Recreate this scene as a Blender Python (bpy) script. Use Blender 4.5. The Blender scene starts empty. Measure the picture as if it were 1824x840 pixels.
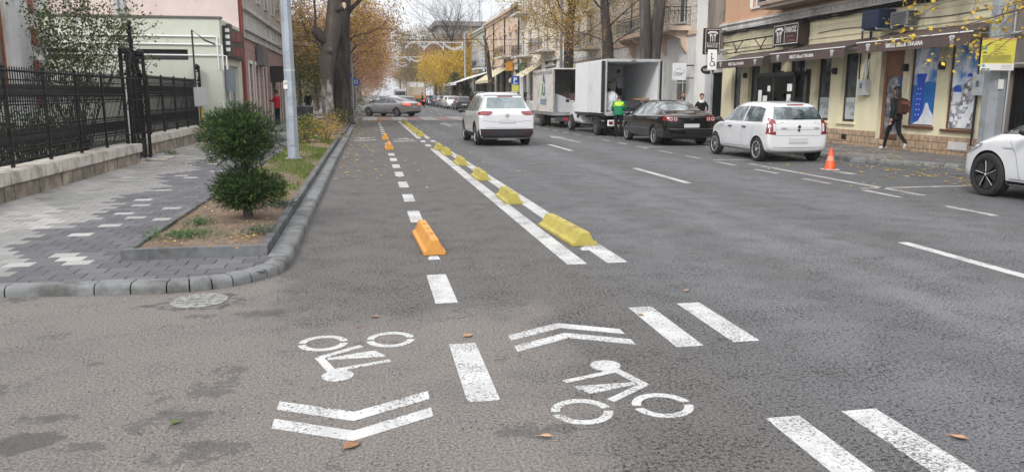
import bpy, bmesh, math, random
import numpy as np
from mathutils import Vector, Matrix, geometry
from mathutils.bvhtree import BVHTree
random.seed(7); NR = np.random.RandomState(11)
R = math.radians
scene = bpy.context.scene
col = scene.collection

# ---------------------------------------------------------------- camera
cam_d = bpy.data.cameras.new("camera"); cam = bpy.data.objects.new("camera", cam_d); col.objects.link(cam)
cam_d.sensor_width = 36.0; cam_d.lens = 27.0; cam_d.clip_start = 0.05; cam_d.clip_end = 3000
cam.location = (0, 0, 1.65)
cam.rotation_euler = (R(90 - 10.437), 0, R(-10.468))
scene.camera = cam
scene.render.resolution_x = 1024; scene.render.resolution_y = 471

# ---------------------------------------------------------------- world (overcast daylight)
w = bpy.data.worlds.new("World"); scene.world = w; w.use_nodes = True
nt = w.node_tree; nt.nodes.clear()
out = nt.nodes.new('ShaderNodeOutputWorld'); bg = nt.nodes.new('ShaderNodeBackground')
sky = nt.nodes.new('ShaderNodeTexSky'); sky.sky_type = 'NISHITA'; sky.sun_disc = False
sky.sun_elevation = R(38); sky.sun_rotation = R(215); sky.air_density = 1.0; sky.dust_density = 4.0; sky.ozone_density = 1.0
hs = nt.nodes.new('ShaderNodeHueSaturation'); hs.inputs['Saturation'].default_value = 0.3
nt.links.new(sky.outputs[0], hs.inputs['Color'])
tc = nt.nodes.new('ShaderNodeTexCoord'); mp = nt.nodes.new('ShaderNodeMapping'); mp.inputs['Scale'].default_value = (1, 1, 3.0)
nz = nt.nodes.new('ShaderNodeTexNoise'); nz.inputs['Scale'].default_value = 2.2; nz.inputs['Detail'].default_value = 5
nt.links.new(tc.outputs['Generated'], mp.inputs[0]); nt.links.new(mp.outputs[0], nz.inputs['Vector'])
rp = nt.nodes.new('ShaderNodeValToRGB'); rp.color_ramp.elements[0].position = .3; rp.color_ramp.elements[0].color = (7.6, 7.9, 8.4, 1)
rp.color_ramp.elements[1].position = .7; rp.color_ramp.elements[1].color = (10.2, 10.2, 10.3, 1)
nt.links.new(nz.outputs['Fac'], rp.inputs[0])
mx = nt.nodes.new('ShaderNodeMixRGB'); mx.inputs[0].default_value = 0.82          # the cloud deck
nt.links.new(hs.outputs[0], mx.inputs[1]); nt.links.new(rp.outputs[0], mx.inputs[2])
sxyz = nt.nodes.new('ShaderNodeSeparateXYZ'); nt.links.new(tc.outputs['Generated'], sxyz.inputs[0])      # overcast sky: brighter overhead
gr = nt.nodes.new('ShaderNodeMapRange'); gr.inputs[1].default_value = 0.0; gr.inputs[2].default_value = 1.0; gr.inputs[3].default_value = .74; gr.inputs[4].default_value = 1.36; nt.links.new(sxyz.outputs[2], gr.inputs[0])
vm = nt.nodes.new('ShaderNodeVectorMath'); vm.operation = 'SCALE'; nt.links.new(mx.outputs[0], vm.inputs[0]); nt.links.new(gr.outputs[0], vm.inputs[3]); nt.links.new(vm.outputs[0], bg.inputs['Color']); bg.inputs['Strength'].default_value = 0.1
nt.links.new(bg.outputs[0], out.inputs['Surface'])

# ---------------------------------------------------------------- sun behind the cloud
sd = bpy.data.lights.new("sun", 'SUN'); sd.energy = 1.3; sd.angle = R(14); sd.color = (1.0, 0.965, 0.92)
so = bpy.data.objects.new("sun", sd); col.objects.link(so)
so.rotation_euler = (R(52), 0, R(-35)); so.location = (0, 0, 60)
scene.view_settings.view_transform = 'Standard'; scene.view_settings.look = 'None'
scene.view_settings.exposure = 0.8; scene.view_settings.gamma = 1.0; scene.view_settings.use_curve_mapping = False
scene.cycles.use_denoising = True; scene.cycles.max_bounces = 6; scene.cycles.diffuse_bounces = 3
scene.cycles.transparent_max_bounces = 8

# ---------------------------------------------------------------- materials
MATS = {}
def srgb(h):
    v = [int(h[i:i + 2], 16) / 255 for i in (0, 2, 4)]
    return tuple(c / 12.92 if c <= .04045 else ((c + .055) / 1.055) ** 2.4 for c in v)
def mat(name, c, rough=.7, var=.12, nscale=6.0, bump=.0, bscale=40.0, metal=0.0, spec=.5, c2=None, c2scale=1.2, c2amt=.5, coat=0.0, stretch=None, emit=None):
    """procedural Principled: base colour varied by noise, optional second colour in patches (dirt), bump"""
    if name in MATS: return MATS[name]
    m = bpy.data.materials.new(name); m.use_nodes = True; n = m.node_tree; n.nodes.clear()
    L = n.links.new
    o = n.nodes.new('ShaderNodeOutputMaterial'); b = n.nodes.new('ShaderNodeBsdfPrincipled'); L(b.outputs[0], o.inputs[0])
    b.inputs['Roughness'].default_value = rough; b.inputs['Metallic'].default_value = metal
    b.inputs['Specular IOR Level'].default_value = spec
    if coat: b.inputs['Coat Weight'].default_value = coat; b.inputs['Coat Roughness'].default_value = .04
    t = n.nodes.new('ShaderNodeTexCoord'); src = t.outputs['Object']
    if stretch:
        mpn = n.nodes.new('ShaderNodeMapping'); mpn.inputs['Scale'].default_value = stretch; L(src, mpn.inputs[0]); src = mpn.outputs[0]
    nz = n.nodes.new('ShaderNodeTexNoise'); nz.inputs['Scale'].default_value = nscale; nz.inputs['Detail'].default_value = 6; L(src, nz.inputs['Vector'])
    rr = n.nodes.new('ShaderNodeMapRange'); rr.inputs[1].default_value = .25; rr.inputs[2].default_value = .75
    rr.inputs[3].default_value = 1 - var; rr.inputs[4].default_value = 1 + var; L(nz.outputs['Fac'], rr.inputs[0])
    base = n.nodes.new('ShaderNodeVectorMath'); base.operation = 'SCALE'; base.inputs[0].default_value = c[:3]
    if c2 is not None:
        n2 = n.nodes.new('ShaderNodeTexNoise'); n2.inputs['Scale'].default_value = c2scale; n2.inputs['Detail'].default_value = 7; n2.inputs['Roughness'].default_value = .65
        L(src, n2.inputs['Vector'])
        r2 = n.nodes.new('ShaderNodeMapRange'); r2.inputs[1].default_value = .62 - c2amt * .3; r2.inputs[2].default_value = .74 - c2amt * .2; L(n2.outputs['Fac'], r2.inputs[0])
        mm = n.nodes.new('ShaderNodeMixRGB'); mm.inputs[1].default_value = (*c[:3], 1); mm.inputs[2].default_value = (*c2[:3], 1); L(r2.outputs[0], mm.inputs[0])
        L(mm.outputs[0], base.inputs[0])
    L(rr.outputs[0], base.inputs[3]); L(base.outputs[0], b.inputs['Base Color'])
    if bump:
        nb = n.nodes.new('ShaderNodeTexNoise'); nb.inputs['Scale'].default_value = bscale; nb.inputs['Detail'].default_value = 5; L(src, nb.inputs['Vector'])
        bb = n.nodes.new('ShaderNodeBump'); bb.inputs['Strength'].default_value = bump; bb.inputs['Distance'].default_value = .01; L(nb.outputs['Fac'], bb.inputs['Height'])
        L(bb.outputs[0], b.inputs['Normal'])
    if emit:
        b.inputs['Emission Color'].default_value = (*emit[0], 1); b.inputs['Emission Strength'].default_value = emit[1]
    MATS[name] = m; return m
def mat_attr(name, rough=.7, transl=.0, bump=0, bscale=60, spec=.3, nvar=.15):
    """base colour from the mesh's own per-face colour (each block or leaf has its colour)"""
    if name in MATS: return MATS[name]
    m = bpy.data.materials.new(name); m.use_nodes = True; n = m.node_tree; n.nodes.clear(); L = n.links.new
    o = n.nodes.new('ShaderNodeOutputMaterial'); b = n.nodes.new('ShaderNodeBsdfPrincipled')
    a = n.nodes.new('ShaderNodeAttribute'); a.attribute_name = 'tone'
    b.inputs['Roughness'].default_value = rough; b.inputs['Specular IOR Level'].default_value = spec
    t = n.nodes.new('ShaderNodeTexCoord')
    nz = n.nodes.new('ShaderNodeTexNoise'); nz.inputs['Scale'].default_value = bscale; nz.inputs['Detail'].default_value = 4; L(t.outputs['Object'], nz.inputs['Vector'])
    rr = n.nodes.new('ShaderNodeMapRange'); rr.inputs[1].default_value = .3; rr.inputs[2].default_value = .7; rr.inputs[3].default_value = 1 - nvar; rr.inputs[4].default_value = 1 + nvar
    L(nz.outputs['Fac'], rr.inputs[0])
    s = n.nodes.new('ShaderNodeVectorMath'); s.operation = 'SCALE'; L(a.outputs['Color'], s.inputs[0]); L(rr.outputs[0], s.inputs[3])
    L(s.outputs[0], b.inputs['Base Color'])
    if bump:
        bb = n.nodes.new('ShaderNodeBump'); bb.inputs['Strength'].default_value = bump; bb.inputs['Distance'].default_value = .005; L(nz.outputs['Fac'], bb.inputs['Height']); L(bb.outputs[0], b.inputs['Normal'])
    if transl:
        tr = n.nodes.new('ShaderNodeBsdfTranslucent'); L(s.outputs[0], tr.inputs['Color'])
        ms = n.nodes.new('ShaderNodeMixShader'); ms.inputs[0].default_value = transl; L(b.outputs[0], ms.inputs[1]); L(tr.outputs[0], ms.inputs[2]); L(ms.outputs[0], o.inputs[0])
    else: L(b.outputs[0], o.inputs[0])
    MATS[name] = m; return m

# ---------------------------------------------------------------- mesh helpers
class MB:
    def __init__(s): s.v = []; s.f = []; s.mi = []; s.m = 0
    def add(s, vs, fs):
        k = len(s.v); s.v += [tuple(v) for v in vs]; s.f += [tuple(i + k for i in f) for f in fs]; s.mi += [s.m] * len(fs); return s
    def box(s, x0, x1, y0, y1, z0, z1):
        if x0 > x1: x0, x1 = x1, x0
        if y0 > y1: y0, y1 = y1, y0
        if z0 > z1: z0, z1 = z1, z0
        vs = [(x, y, z) for z in (z0, z1) for y in (y0, y1) for x in (x0, x1)]
        return s.add(vs, [(0, 2, 3, 1), (4, 5, 7, 6), (0, 1, 5, 4), (2, 6, 7, 3), (0, 4, 6, 2), (1, 3, 7, 5)])
    def obox(s, c, sx, sy, sz, rz=0, M=None):
        M = M or Matrix.Rotation(rz, 3, 'Z'); c = Vector(c)
        vs = [c + M @ Vector((a * sx / 2, b * sy / 2, d * sz / 2)) for d in (-1, 1) for b in (-1, 1) for a in (-1, 1)]
        return s.add(vs, [(0, 2, 3, 1), (4, 5, 7, 6), (0, 1, 5, 4), (2, 6, 7, 3), (0, 4, 6, 2), (1, 3, 7, 5)])
    def quad(s, a, b, c, d): return s.add([a, b, c, d], [(0, 1, 2, 3)])
    def tube(s, pts, rad, n=8, caps=True):
        pts = [Vector(p) for p in pts]; rad = rad if isinstance(rad, (list, tuple)) else [rad] * len(pts)
        k = len(s.v); prev = None; vs = []
        for i, p in enumerate(pts):
            d = (pts[min(i + 1, len(pts) - 1)] - pts[max(i - 1, 0)])
            if d.length < 1e-9: d = Vector((0, 0, 1))
            d.normalize()
            if prev is None:
                a = Vector((0, 0, 1)) if abs(d.z) < .9 else Vector((1, 0, 0)); prev = d.cross(a).normalized()
            e = (prev - d * prev.dot(d)).normalized(); g = d.cross(e); prev = e
            for j in range(n):
                t = 2 * math.pi * (j + .5) / n
                vs.append(p + (e * math.cos(t) + g * math.sin(t)) * rad[i])
        fs = []
        for i in range(len(pts) - 1):
            for j in range(n):
                a = i * n + j; b = i * n + (j + 1) % n
                fs.append((a, b, b + n, a + n))
        if caps: fs.append(tuple(reversed(range(n)))); fs.append(tuple((len(pts) - 1) * n + j for j in range(n)))
        return s.add(vs, fs)
    def lathe(s, prof, c=(0, 0, 0), axis='Z', n=16, M=None):
        c = Vector(c); vs = []; A = {'Z': Matrix.Identity(3), 'X': Matrix(((0, 0, 1), (0, 1, 0), (-1, 0, 0))), 'Y': Matrix(((1, 0, 0), (0, 0, 1), (0, -1, 0)))}[axis]
        if M is not None: A = M
        for r, z in prof:
            for j in range(n):
                t = 2 * math.pi * j / n; vs.append(c + A @ Vector((r * math.cos(t), r * math.sin(t), z)))
        fs = []
        for i in range(len(prof) - 1):
            for j in range(n):
                a = i * n + j; b = i * n + (j + 1) % n; fs.append((a, b, b + n, a + n))
        fs.append(tuple(reversed(range(n)))); fs.append(tuple((len(prof) - 1) * n + j for j in range(n)))
        return s.add(vs, fs)
    def ell(s, c, rx, ry, rz, n=12, m=8, M=None):
        vs = []; c = Vector(c)
        for i in range(m + 1):
            p = math.pi * i / m
            for j in range(n):
                t = 2 * math.pi * j / n
                q = Vector((rx * math.sin(p) * math.cos(t), ry * math.sin(p) * math.sin(t), -rz * math.cos(p)))
                vs.append(c + (M @ q if M is not None else q))
        fs = [(i * n + j, i * n + (j + 1) % n, (i + 1) * n + (j + 1) % n, (i + 1) * n + j) for i in range(m) for j in range(n)]
        return s.add(vs, fs)
    def prism(s, poly, h, T):
        """poly 2-D, T maps (u,v,w) to world; w from 0 to h"""
        n = len(poly); vs = [T(u, v, 0) for u, v in poly] + [T(u, v, h) for u, v in poly]
        return s.add(vs, [tuple(reversed(range(n))), tuple(range(n, 2 * n))] + [(i, (i + 1) % n, (i + 1) % n + n, i + n) for i in range(n)])
    def build(s, name, m, parent=None, smooth=False, bevel=0, fix=True, tri=False):
        me = bpy.data.meshes.new(name); me.from_pydata([tuple(v) for v in s.v], [], s.f)
        ms = m if isinstance(m, (list, tuple)) else [m]
        for q in ms: me.materials.append(q)
        if len(ms) > 1: me.polygons.foreach_set('material_index', s.mi)
        if fix:
            bm = bmesh.new(); bm.from_mesh(me); bmesh.ops.recalc_face_normals(bm, faces=bm.faces)
            if bevel:
                bmesh.ops.remove_doubles(bm, verts=bm.verts, dist=1e-5)
                es = [e for e in bm.edges if len(e.link_faces) == 2 and e.calc_face_angle(0) > .6]
                try: bmesh.ops.bevel(bm, geom=es, offset=bevel, segments=2, affect='EDGES', clamp_overlap=True)
                except Exception: pass
            bm.to_mesh(me); bm.free()
        if smooth:
            me.polygons.foreach_set('use_smooth', [True] * len(me.polygons))
            try: me.set_sharp_from_angle(angle=R(40))
            except Exception: pass
        me.update()
        o = bpy.data.objects.new(name, me); col.objects.link(o)
        if parent is not None: o.parent = parent
        return o
def tag(o, label=None, cat=None, group=None, kind=None):
    if label: o['label'] = label
    if cat: o['category'] = cat
    if group: o['group'] = group
    if kind: o['kind'] = kind
    return o
def empty(name, loc=(0, 0, 0), rz=0, label=None, cat=None, group=None):
    o = bpy.data.objects.new(name, None); col.objects.link(o); o.location = loc; o.rotation_euler = (0, 0, rz)
    return tag(o, label, cat, group)
def children(o): return [c for c in bpy.data.objects if c.parent == o]
def copy_tree(o, parent=None, swap=None):
    c = o.copy(); col.objects.link(c); c.parent = parent
    if swap and o.type == 'MESH':
        for a, b in swap.items():
            if any(s and s.name == a for s in o.data.materials):
                c.data = o.data.copy()
                for i, s in enumerate(c.data.materials):
                    if s and s.name == a: c.data.materials[i] = b
    for ch in children(o): copy_tree(ch, c, swap)
    return c
def structure(o): o['kind'] = 'structure'; return o
def np_mesh(name, verts, nper, tone, m, parent=None):
    """verts (N*nper,3): N separate n-gons; tone (N,3) colours"""
    N = len(verts) // nper
    me = bpy.data.meshes.new(name)
    me.vertices.add(len(verts)); me.vertices.foreach_set('co', np.asarray(verts, dtype=np.float32).ravel())
    me.loops.add(len(verts)); me.loops.foreach_set('vertex_index', np.arange(len(verts), dtype=np.int32))
    me.polygons.add(N); me.polygons.foreach_set('loop_start', np.arange(0, N * nper, nper, dtype=np.int32))
    me.update(calc_edges=True)
    if tone is not None:
        a = me.color_attributes.new('tone', 'FLOAT_COLOR', 'CORNER')
        c = np.ones((N * nper, 4), dtype=np.float32); c[:, :3] = np.repeat(np.asarray(tone), nper, axis=0)
        a.data.foreach_set('color', c.ravel())
    me.materials.append(m)
    o = bpy.data.objects.new(name, me); col.objects.link(o)
    if parent is not None: o.parent = parent
    return o
def text_mb(body, T, width, height, mb=None, depth=.004, keep=False, bold=0.0):
    """letters as mesh fitted in width x height; T(u,v,w)->world"""
    cu = bpy.data.curves.new('t', 'FONT'); cu.body = body; cu.size = 1; cu.extrude = .5; cu.resolution_u = 3; cu.offset = bold
    ob = bpy.data.objects.new('t', cu); col.objects.link(ob)
    dg = bpy.context.evaluated_depsgraph_get(); me = bpy.data.meshes.new_from_object(ob.evaluated_get(dg))
    bpy.data.objects.remove(ob); bpy.data.curves.remove(cu)
    mb = mb or MB()
    if len(me.vertices):
        co = [v.co.copy() for v in me.vertices]
        x0 = min(c.x for c in co); x1 = max(c.x for c in co); y0 = min(c.y for c in co); y1 = max(c.y for c in co)
        vs = [T((c.x - x0) / (x1 - x0) * width, (c.y - y0) / (y1 - y0) * height, (c.z + .5) * depth) for c in co]
        mb.add(vs, [tuple(p.vertices) for p in me.polygons])
    bpy.data.meshes.remove(me); return mb
def frame(o, u, v, w=None):
    o = Vector(o); u = Vector(u); v = Vector(v); w = Vector(w) if w is not None else u.cross(v)
    return lambda a, b, c=0: o + u * a + v * b + w * c
def ring(mb, T, cx, cy, rx, ry, t, h=.004, a0=0, a1=360, n=28):
    """flat annulus arc"""
    for i in range(n):
        p = R(a0 + (a1 - a0) * i / n); q = R(a0 + (a1 - a0) * (i + 1) / n)
        ii = [(cx + (rx - k) * math.cos(a), cy + (ry - k) * math.sin(a)) for a, k in ((p, 0), (q, 0), (q, t), (p, t))]
        mb.prism(ii, h, T)
    return mb
def stroke(mb, T, a, b, wd, h=.004):
    dx, dy = b[0] - a[0], b[1] - a[1]; l = math.hypot(dx, dy); nx, ny = -dy / l * wd / 2, dx / l * wd / 2
    mb.prism([(a[0] + nx, a[1] + ny), (b[0] + nx, b[1] + ny), (b[0] - nx, b[1] - ny), (a[0] - nx, a[1] - ny)], h, T); return mb

M = {}
M['white_paint'] = mat('white_painted_metal', (.78, .78, .77), .45, .04)
M['black'] = mat('black_plastic', (.02, .02, .022), .5, .1)
M['dark'] = mat('dark_interior', (.012, .012, .013), .8, .1)
M['iron'] = mat('black_iron', (.010, .010, .011), .55, .3, 20, bump=.2, spec=.3)
M['galv'] = mat('galvanised_steel', (.36, .40, .45), .5, .12, 3, metal=.25, c2=(.26, .29, .33), c2scale=2.5)
M['kerb'] = mat('kerb_concrete', (.16, .165, .167), .85, .2, 12, bump=.5, bscale=70, c2=(.075, .075, .072), c2scale=2.6, c2amt=.5)
M['edging'] = mat('edging_concrete', (.125, .13, .135), .85, .2, 14, bump=.3, bscale=90, c2=(.06, .06, .06), c2scale=3.0, c2amt=.7)
M['slab'] = mat('pavement_asphalt', (.25, .245, .24), .9, .2, 4, bump=.4, bscale=120, c2=(.13, .13, .13), c2scale=.5)
M['stone'] = mat('limestone_cap', (.52, .49, .44), .85, .16, 8, bump=.5, bscale=30, c2=(.30, .26, .21), c2scale=2.5, c2amt=.5)
M['glass'] = mat('window_glass', (.035, .042, .05), .08, .5, 1.3, spec=.9, c2=(.10, .11, .12), c2scale=.9, c2amt=.7)
M['carglass'] = mat('car_glass', (.02, .026, .03), .04, .3, 3, spec=1.0)
# ================================================================ ground and road
def asphalt():
    m = bpy.data.materials.new('asphalt'); m.use_nodes = True; n = m.node_tree; n.nodes.clear(); L = n.links.new
    def N(t, **k):
        q = n.nodes.new(t)
        for a, b in k.items(): setattr(q, a, b)
        return q
    def noise(sc, det=5, rough=.6, src=None, dist=0):
        q = N('ShaderNodeTexNoise'); q.inputs['Scale'].default_value = sc; q.inputs['Detail'].default_value = det; q.inputs['Roughness'].default_value = rough
        q.inputs['Distortion'].default_value = dist; L(src or tc.outputs['Object'], q.inputs['Vector']); return q.outputs['Fac']
    def rng(src, a, b, c=0, d=1, smooth=True):
        q = N('ShaderNodeMapRange'); q.interpolation_type = 'SMOOTHSTEP' if smooth else 'LINEAR'
        for i, v in enumerate((a, b, c, d)): q.inputs[i + 1].default_value = v
        L(src, q.inputs[0]); return q.outputs[0]
    def mth(op, a, b=0):
        q = N('ShaderNodeMath'); q.operation = op
        for i, v in enumerate((a, b)):
            if isinstance(v, (int, float)): q.inputs[i].default_value = v
            else: L(v, q.inputs[i])
        return q.outputs[0]
    def mix(f, a, b):
        q = N('ShaderNodeMixRGB'); 
        if isinstance(f, (int, float)): q.inputs[0].default_value = f
        else: L(f, q.inputs[0])
        for i, v in ((1, a), (2, b)):
            if isinstance(v, tuple): q.inputs[i].default_value = (*v, 1)
            else: L(v, q.inputs[i])
        return q.outputs[0]
    o = N('ShaderNodeOutputMaterial'); b = N('ShaderNodeBsdfPrincipled'); L(b.outputs[0], o.inputs[0])
    tc = N('ShaderNodeTexCoord'); sp = N('ShaderNodeSeparateXYZ'); L(tc.outputs['Object'], sp.inputs[0]); X, Y = sp.outputs[0], sp.outputs[1]
    st = N('ShaderNodeMapping'); st.inputs['Scale'].default_value = (1.0, .06, 1); L(tc.outputs['Object'], st.inputs[0])
    nb = noise(1.3, 4)                                            # large soft variation
    nlong = noise(1.6, 4, src=st.outputs[0])                      # wear running along the lanes
    xn = mth('ADD', X, mth('MULTIPLY', mth('SUBTRACT', nb, .5), 1.6)); yn = mth('ADD', Y, mth('MULTIPLY', mth('SUBTRACT', nb, .5), 1.8))
    # old brownish surfacing of the side street
    j1 = mth('MULTIPLY', rng(xn, 1.35, .75), rng(yn, 6.0, 5.3)); j2 = mth('MULTIPLY', rng(xn, -.6, -1.0), rng(Y, 7.6, 7.2)); j = mth('MAXIMUM', j1, j2)
    bike = rng(X, 2.6, 1.7)
    base = mix(bike, (.108, .109, .112), (.108, .102, .097))
    trk = mth('MULTIPLY', mth('MAXIMUM', mth('MULTIPLY', rng(mth('ABSOLUTE', mth('SUBTRACT', xn, 4.75), 0), 1.0, .25), 1), mth('MULTIPLY', rng(mth('ABSOLUTE', mth('SUBTRACT', xn, 3.1), 0), .45, .1), .5)), rng(nlong, .25, .6))
    trk2 = rng(mth('ABSOLUTE', mth('SUBTRACT', xn, 7.2), 0), 1.1, .2)
    base = mix(mth('MULTIPLY', mth('MAXIMUM', trk, mth('MULTIPLY', trk2, .7)), .75), base, (.162, .164, .172))
    base = mix(j, base, (.160, .145, .134))
    base = mix(mth('MULTIPLY', rng(noise(.7, 6, .7), .48, .62), .38), base, (.10, .096, .094))
    # aggregate
    ag = noise(62, 4, .8); ag2 = noise(170, 2, .7)
    f = mth('ADD', rng(ag, .34, .66, .34, 1.72, False), rng(ag2, .36, .64, -.42, .42, False))
    s = N('ShaderNodeVectorMath'); s.operation = 'SCALE'; L(base, s.inputs[0]); L(f, s.inputs[3])
    # open pits between the stones, denser on the newer asphalt
    dn = noise(2.4, 5, .6); pit = noise(44, 6, .76, dist=.4)
    thr = mth('ADD', mth('MULTIPLY', dn, .22), mth('MULTIPLY', j, -.05)); p = rng(mth('ADD', mth('MULTIPLY', pit, -1), thr), -.345, -.27)
    cl = mix(mth('MULTIPLY', p, .92), s.outputs[0], (.022, .02, .02))
    # worn-through patches with the darker layer below
    pt = mth('MULTIPLY', rng(noise(.95, 7, .62), .60, .635), j); pt2 = mth('MULTIPLY', rng(noise(3.1, 6, .7), .60, .66), j)
    cl = mix(mth('MULTIPLY', mth('MAXIMUM', pt, mth('MULTIPLY', pt2, .7)), .75), cl, (.062, .06, .058))
    fn = noise(7, 8, .72); acc = None
    for cx, cy, rx, ry in ((-.88, 4.70, .10, .20), (-.93, 4.36, .17, .17), (-1.02, 3.95, .22, .17), (-.80, 3.57, .22, .13), (-2.20, 4.55, .22, .06), (-1.68, 4.12, .2, .06), (-1.38, 3.72, .16, .06), (-.80, 5.95, .26, .14), (.72, 3.52, .22, .09), (-.5, 3.15, .22, .08), (-1.6, 3.1, .2, .06)):
        ex = mth('POWER', mth('ABSOLUTE', mth('DIVIDE', mth('SUBTRACT', X, cx), rx)), 2); ey = mth('POWER', mth('ABSOLUTE', mth('DIVIDE', mth('SUBTRACT', Y, cy), ry)), 2); d = mth('ADD', ex, ey)
        q_ = rng(mth('ADD', d, mth('MULTIPLY', mth('SUBTRACT', fn, .5), 9)), .85, .25); acc = q_ if acc is None else mth('MAXIMUM', acc, q_)
    cl = mix(mth('MULTIPLY', acc, .6), cl, (.066, .062, .06))
    # thin cracks
    vo = N('ShaderNodeTexVoronoi'); vo.feature = 'DISTANCE_TO_EDGE'; vo.inputs['Scale'].default_value = .55
    nv = N('ShaderNodeTexNoise'); nv.inputs['Scale'].default_value = 3; nv.inputs['Detail'].default_value = 6; L(tc.outputs['Object'], nv.inputs['Vector'])
    av = N('ShaderNodeVectorMath'); av.operation = 'MULTIPLY_ADD'; L(nv.outputs['Color'], av.inputs[0]); av.inputs[1].default_value = (.7, .7, .7); L(tc.outputs['Object'], av.inputs[2]); L(av.outputs[0], vo.inputs['Vector'])
    cr = mth('MULTIPLY', rng(vo.outputs['Distance'], .006, .0), rng(noise(.5, 3), .5, .6))
    cl = mix(mth('MULTIPLY', cr, .6), cl, (.03, .028, .026))
    L(cl, b.inputs['Base Color']); b.inputs['Roughness'].default_value = .82; b.inputs['Specular IOR Level'].default_value = .35
    bb = N('ShaderNodeBump'); bb.inputs['Strength'].default_value = .8; bb.inputs['Distance'].default_value = .008
    L(mth('SUBTRACT', ag, mth('MULTIPLY', p, .8)), bb.inputs['Height']); L(bb.outputs[0], b.inputs['Normal'])
    return m
def paint(name, c, wear=.5, tint=None):
    m = bpy.data.materials.new(name); m.use_nodes = True; n = m.node_tree; b = n.nodes['Principled BSDF']; L = n.links.new
    tc = n.nodes.new('ShaderNodeTexCoord')
    a = n.nodes.new('ShaderNodeTexNoise'); a.inputs['Scale'].default_value = 60; a.inputs['Detail'].default_value = 6; a.inputs['Roughness'].default_value = .75; L(tc.outputs['Object'], a.inputs['Vector'])
    d = n.nodes.new('ShaderNodeTexNoise'); d.inputs['Scale'].default_value = 2.3; d.inputs['Detail'].default_value = 4; L(tc.outputs['Object'], d.inputs['Vector'])
    su = n.nodes.new('ShaderNodeMath'); su.operation = 'MULTIPLY_ADD'; L(d.outputs['Fac'], su.inputs[0]); su.inputs[1].default_value = .35; L(a.outputs['Fac'], su.inputs[2])
    r = n.nodes.new('ShaderNodeMapRange'); r.inputs[1].default_value = .78 - wear * .12; r.inputs[2].default_value = .86 - wear * .12; L(su.outputs[0], r.inputs[0])
    x = n.nodes.new('ShaderNodeMixRGB'); x.inputs[1].default_value = (*c, 1); x.inputs[2].default_value = (.12, .115, .11, 1); L(r.outputs[0], x.inputs[0])
    g = n.nodes.new('ShaderNodeTexNoise'); g.inputs['Scale'].default_value = 5; g.inputs['Detail'].default_value = 7; L(tc.outputs['Object'], g.inputs['Vector'])
    r2 = n.nodes.new('ShaderNodeMapRange'); r2.inputs[1].default_value = .35; r2.inputs[2].default_value = .7; r2.inputs[3].default_value = 1; r2.inputs[4].default_value = .76; L(g.outputs['Fac'], r2.inputs[0])
    s = n.nodes.new('ShaderNodeVectorMath'); s.operation = 'SCALE'; L(x.outputs[0], s.inputs[0]); L(r2.outputs[0], s.inputs[3]); L(s.outputs[0], b.inputs['Base Color'])
    b.inputs['Roughness'].default_value = .75
    bb = n.nodes.new('ShaderNodeBump'); bb.inputs['Strength'].default_value = .4; bb.inputs['Distance'].default_value = .004; L(a.outputs['Fac'], bb.inputs['Height']); L(bb.outputs[0], b.inputs['Normal'])
    MATS[name] = m; return m
M['asphalt'] = asphalt()
M['road_paint'] = paint('road_paint', (.52, .52, .515), .75)
M['worn_paint'] = paint('worn_road_paint', (.42, .415, .40), 1.0)
M['red_paint'] = paint('red_road_paint', (.42, .20, .165), 1.3)
g = MB().quad((-400, -60, -.03), (400, -60, -.03), (400, 1500, -.03), (-400, 1500, -.03)).build('ground', mat('earth', (.11, .10, .085), .95, .3, .5)); structure(g)
g = MB().quad((-40, -14, 0), (45, -14, 0), (45, 1400, 0), (-40, 1400, 0)).build('road', M['asphalt']); structure(g)

PZ = .085                       # left pavement level above the road
# left kerb outline (outer, road side), going from the left along the side street round the corner and up the road
arc = []
for i in range(9):
    a = R(-90 + 90 * i / 8); arc.append((-1.72 + .92 * math.cos(a), 7.62 + .92 * math.sin(a)))
outline = [(-14, 6.86), (-6, 6.83), (-3.0, 6.80), (-2.3, 6.75)] + arc + [(-.8, 10.0), (-.8, 20), (-.74, 30), (-.66, 58)]
def resample(pts, step):
    out = [Vector((*pts[0], 0))]; acc = 0
    for a, b in zip(pts, pts[1:]):
        a = Vector((*a, 0)); b = Vector((*b, 0)); l = (b - a).length; n = max(1, int(math.ceil(l / step)))
        for i in range(1, n + 1): out.append(a.lerp(b, i / n))
    return out
def kerb(name, pts, step, wd, h, m, side=1, gap=.006):
    """stones along pts (outer edge); side=+1: body lies to the left of travel"""
    P = resample(pts, step); mb = MB()
    def nrm(i):
        d = (P[min(i + 1, len(P) - 1)] - P[max(i - 1, 0)]).normalized(); return Vector((-d.y, d.x, 0)) * side
    prof = [(0, -.02), (0, h * .55), (.012, h * .82), (.035, h * .97), (.06, h), (wd, h), (wd, -.02)]
    for i in range(len(P) - 1):
        d = (P[i + 1] - P[i]).normalized(); a = P[i] + d * gap; b = P[i + 1] - d * gap; na, nb_ = nrm(i), nrm(i + 1); jz = random.uniform(-.002, .002)
        va = [a + na * x + Vector((0, 0, z + jz)) for x, z in prof]; vb = [b + nb_ * x + Vector((0, 0, z + jz)) for x, z in prof]; k = len(prof)
        mb.add(va + vb, [(q, (q + 1) % k, (q + 1) % k + k, q + k) for q in range(k)] + [tuple(range(k)), tuple(reversed(range(k, 2 * k)))])
    o = mb.build(name, m, smooth=True); return structure(o)
near = [p for p in outline if p[1] < 9.9]
kerb('kerb', outline[:4], .75, .15, .09, M['kerb']); kerb('kerb', outline[3:13], .36, .17, .092, M['kerb'])
kerb('kerb', [outline[12], (-.8, 20), (-.74, 29.3)], .8, .21, .10, M['kerb'])
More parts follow.
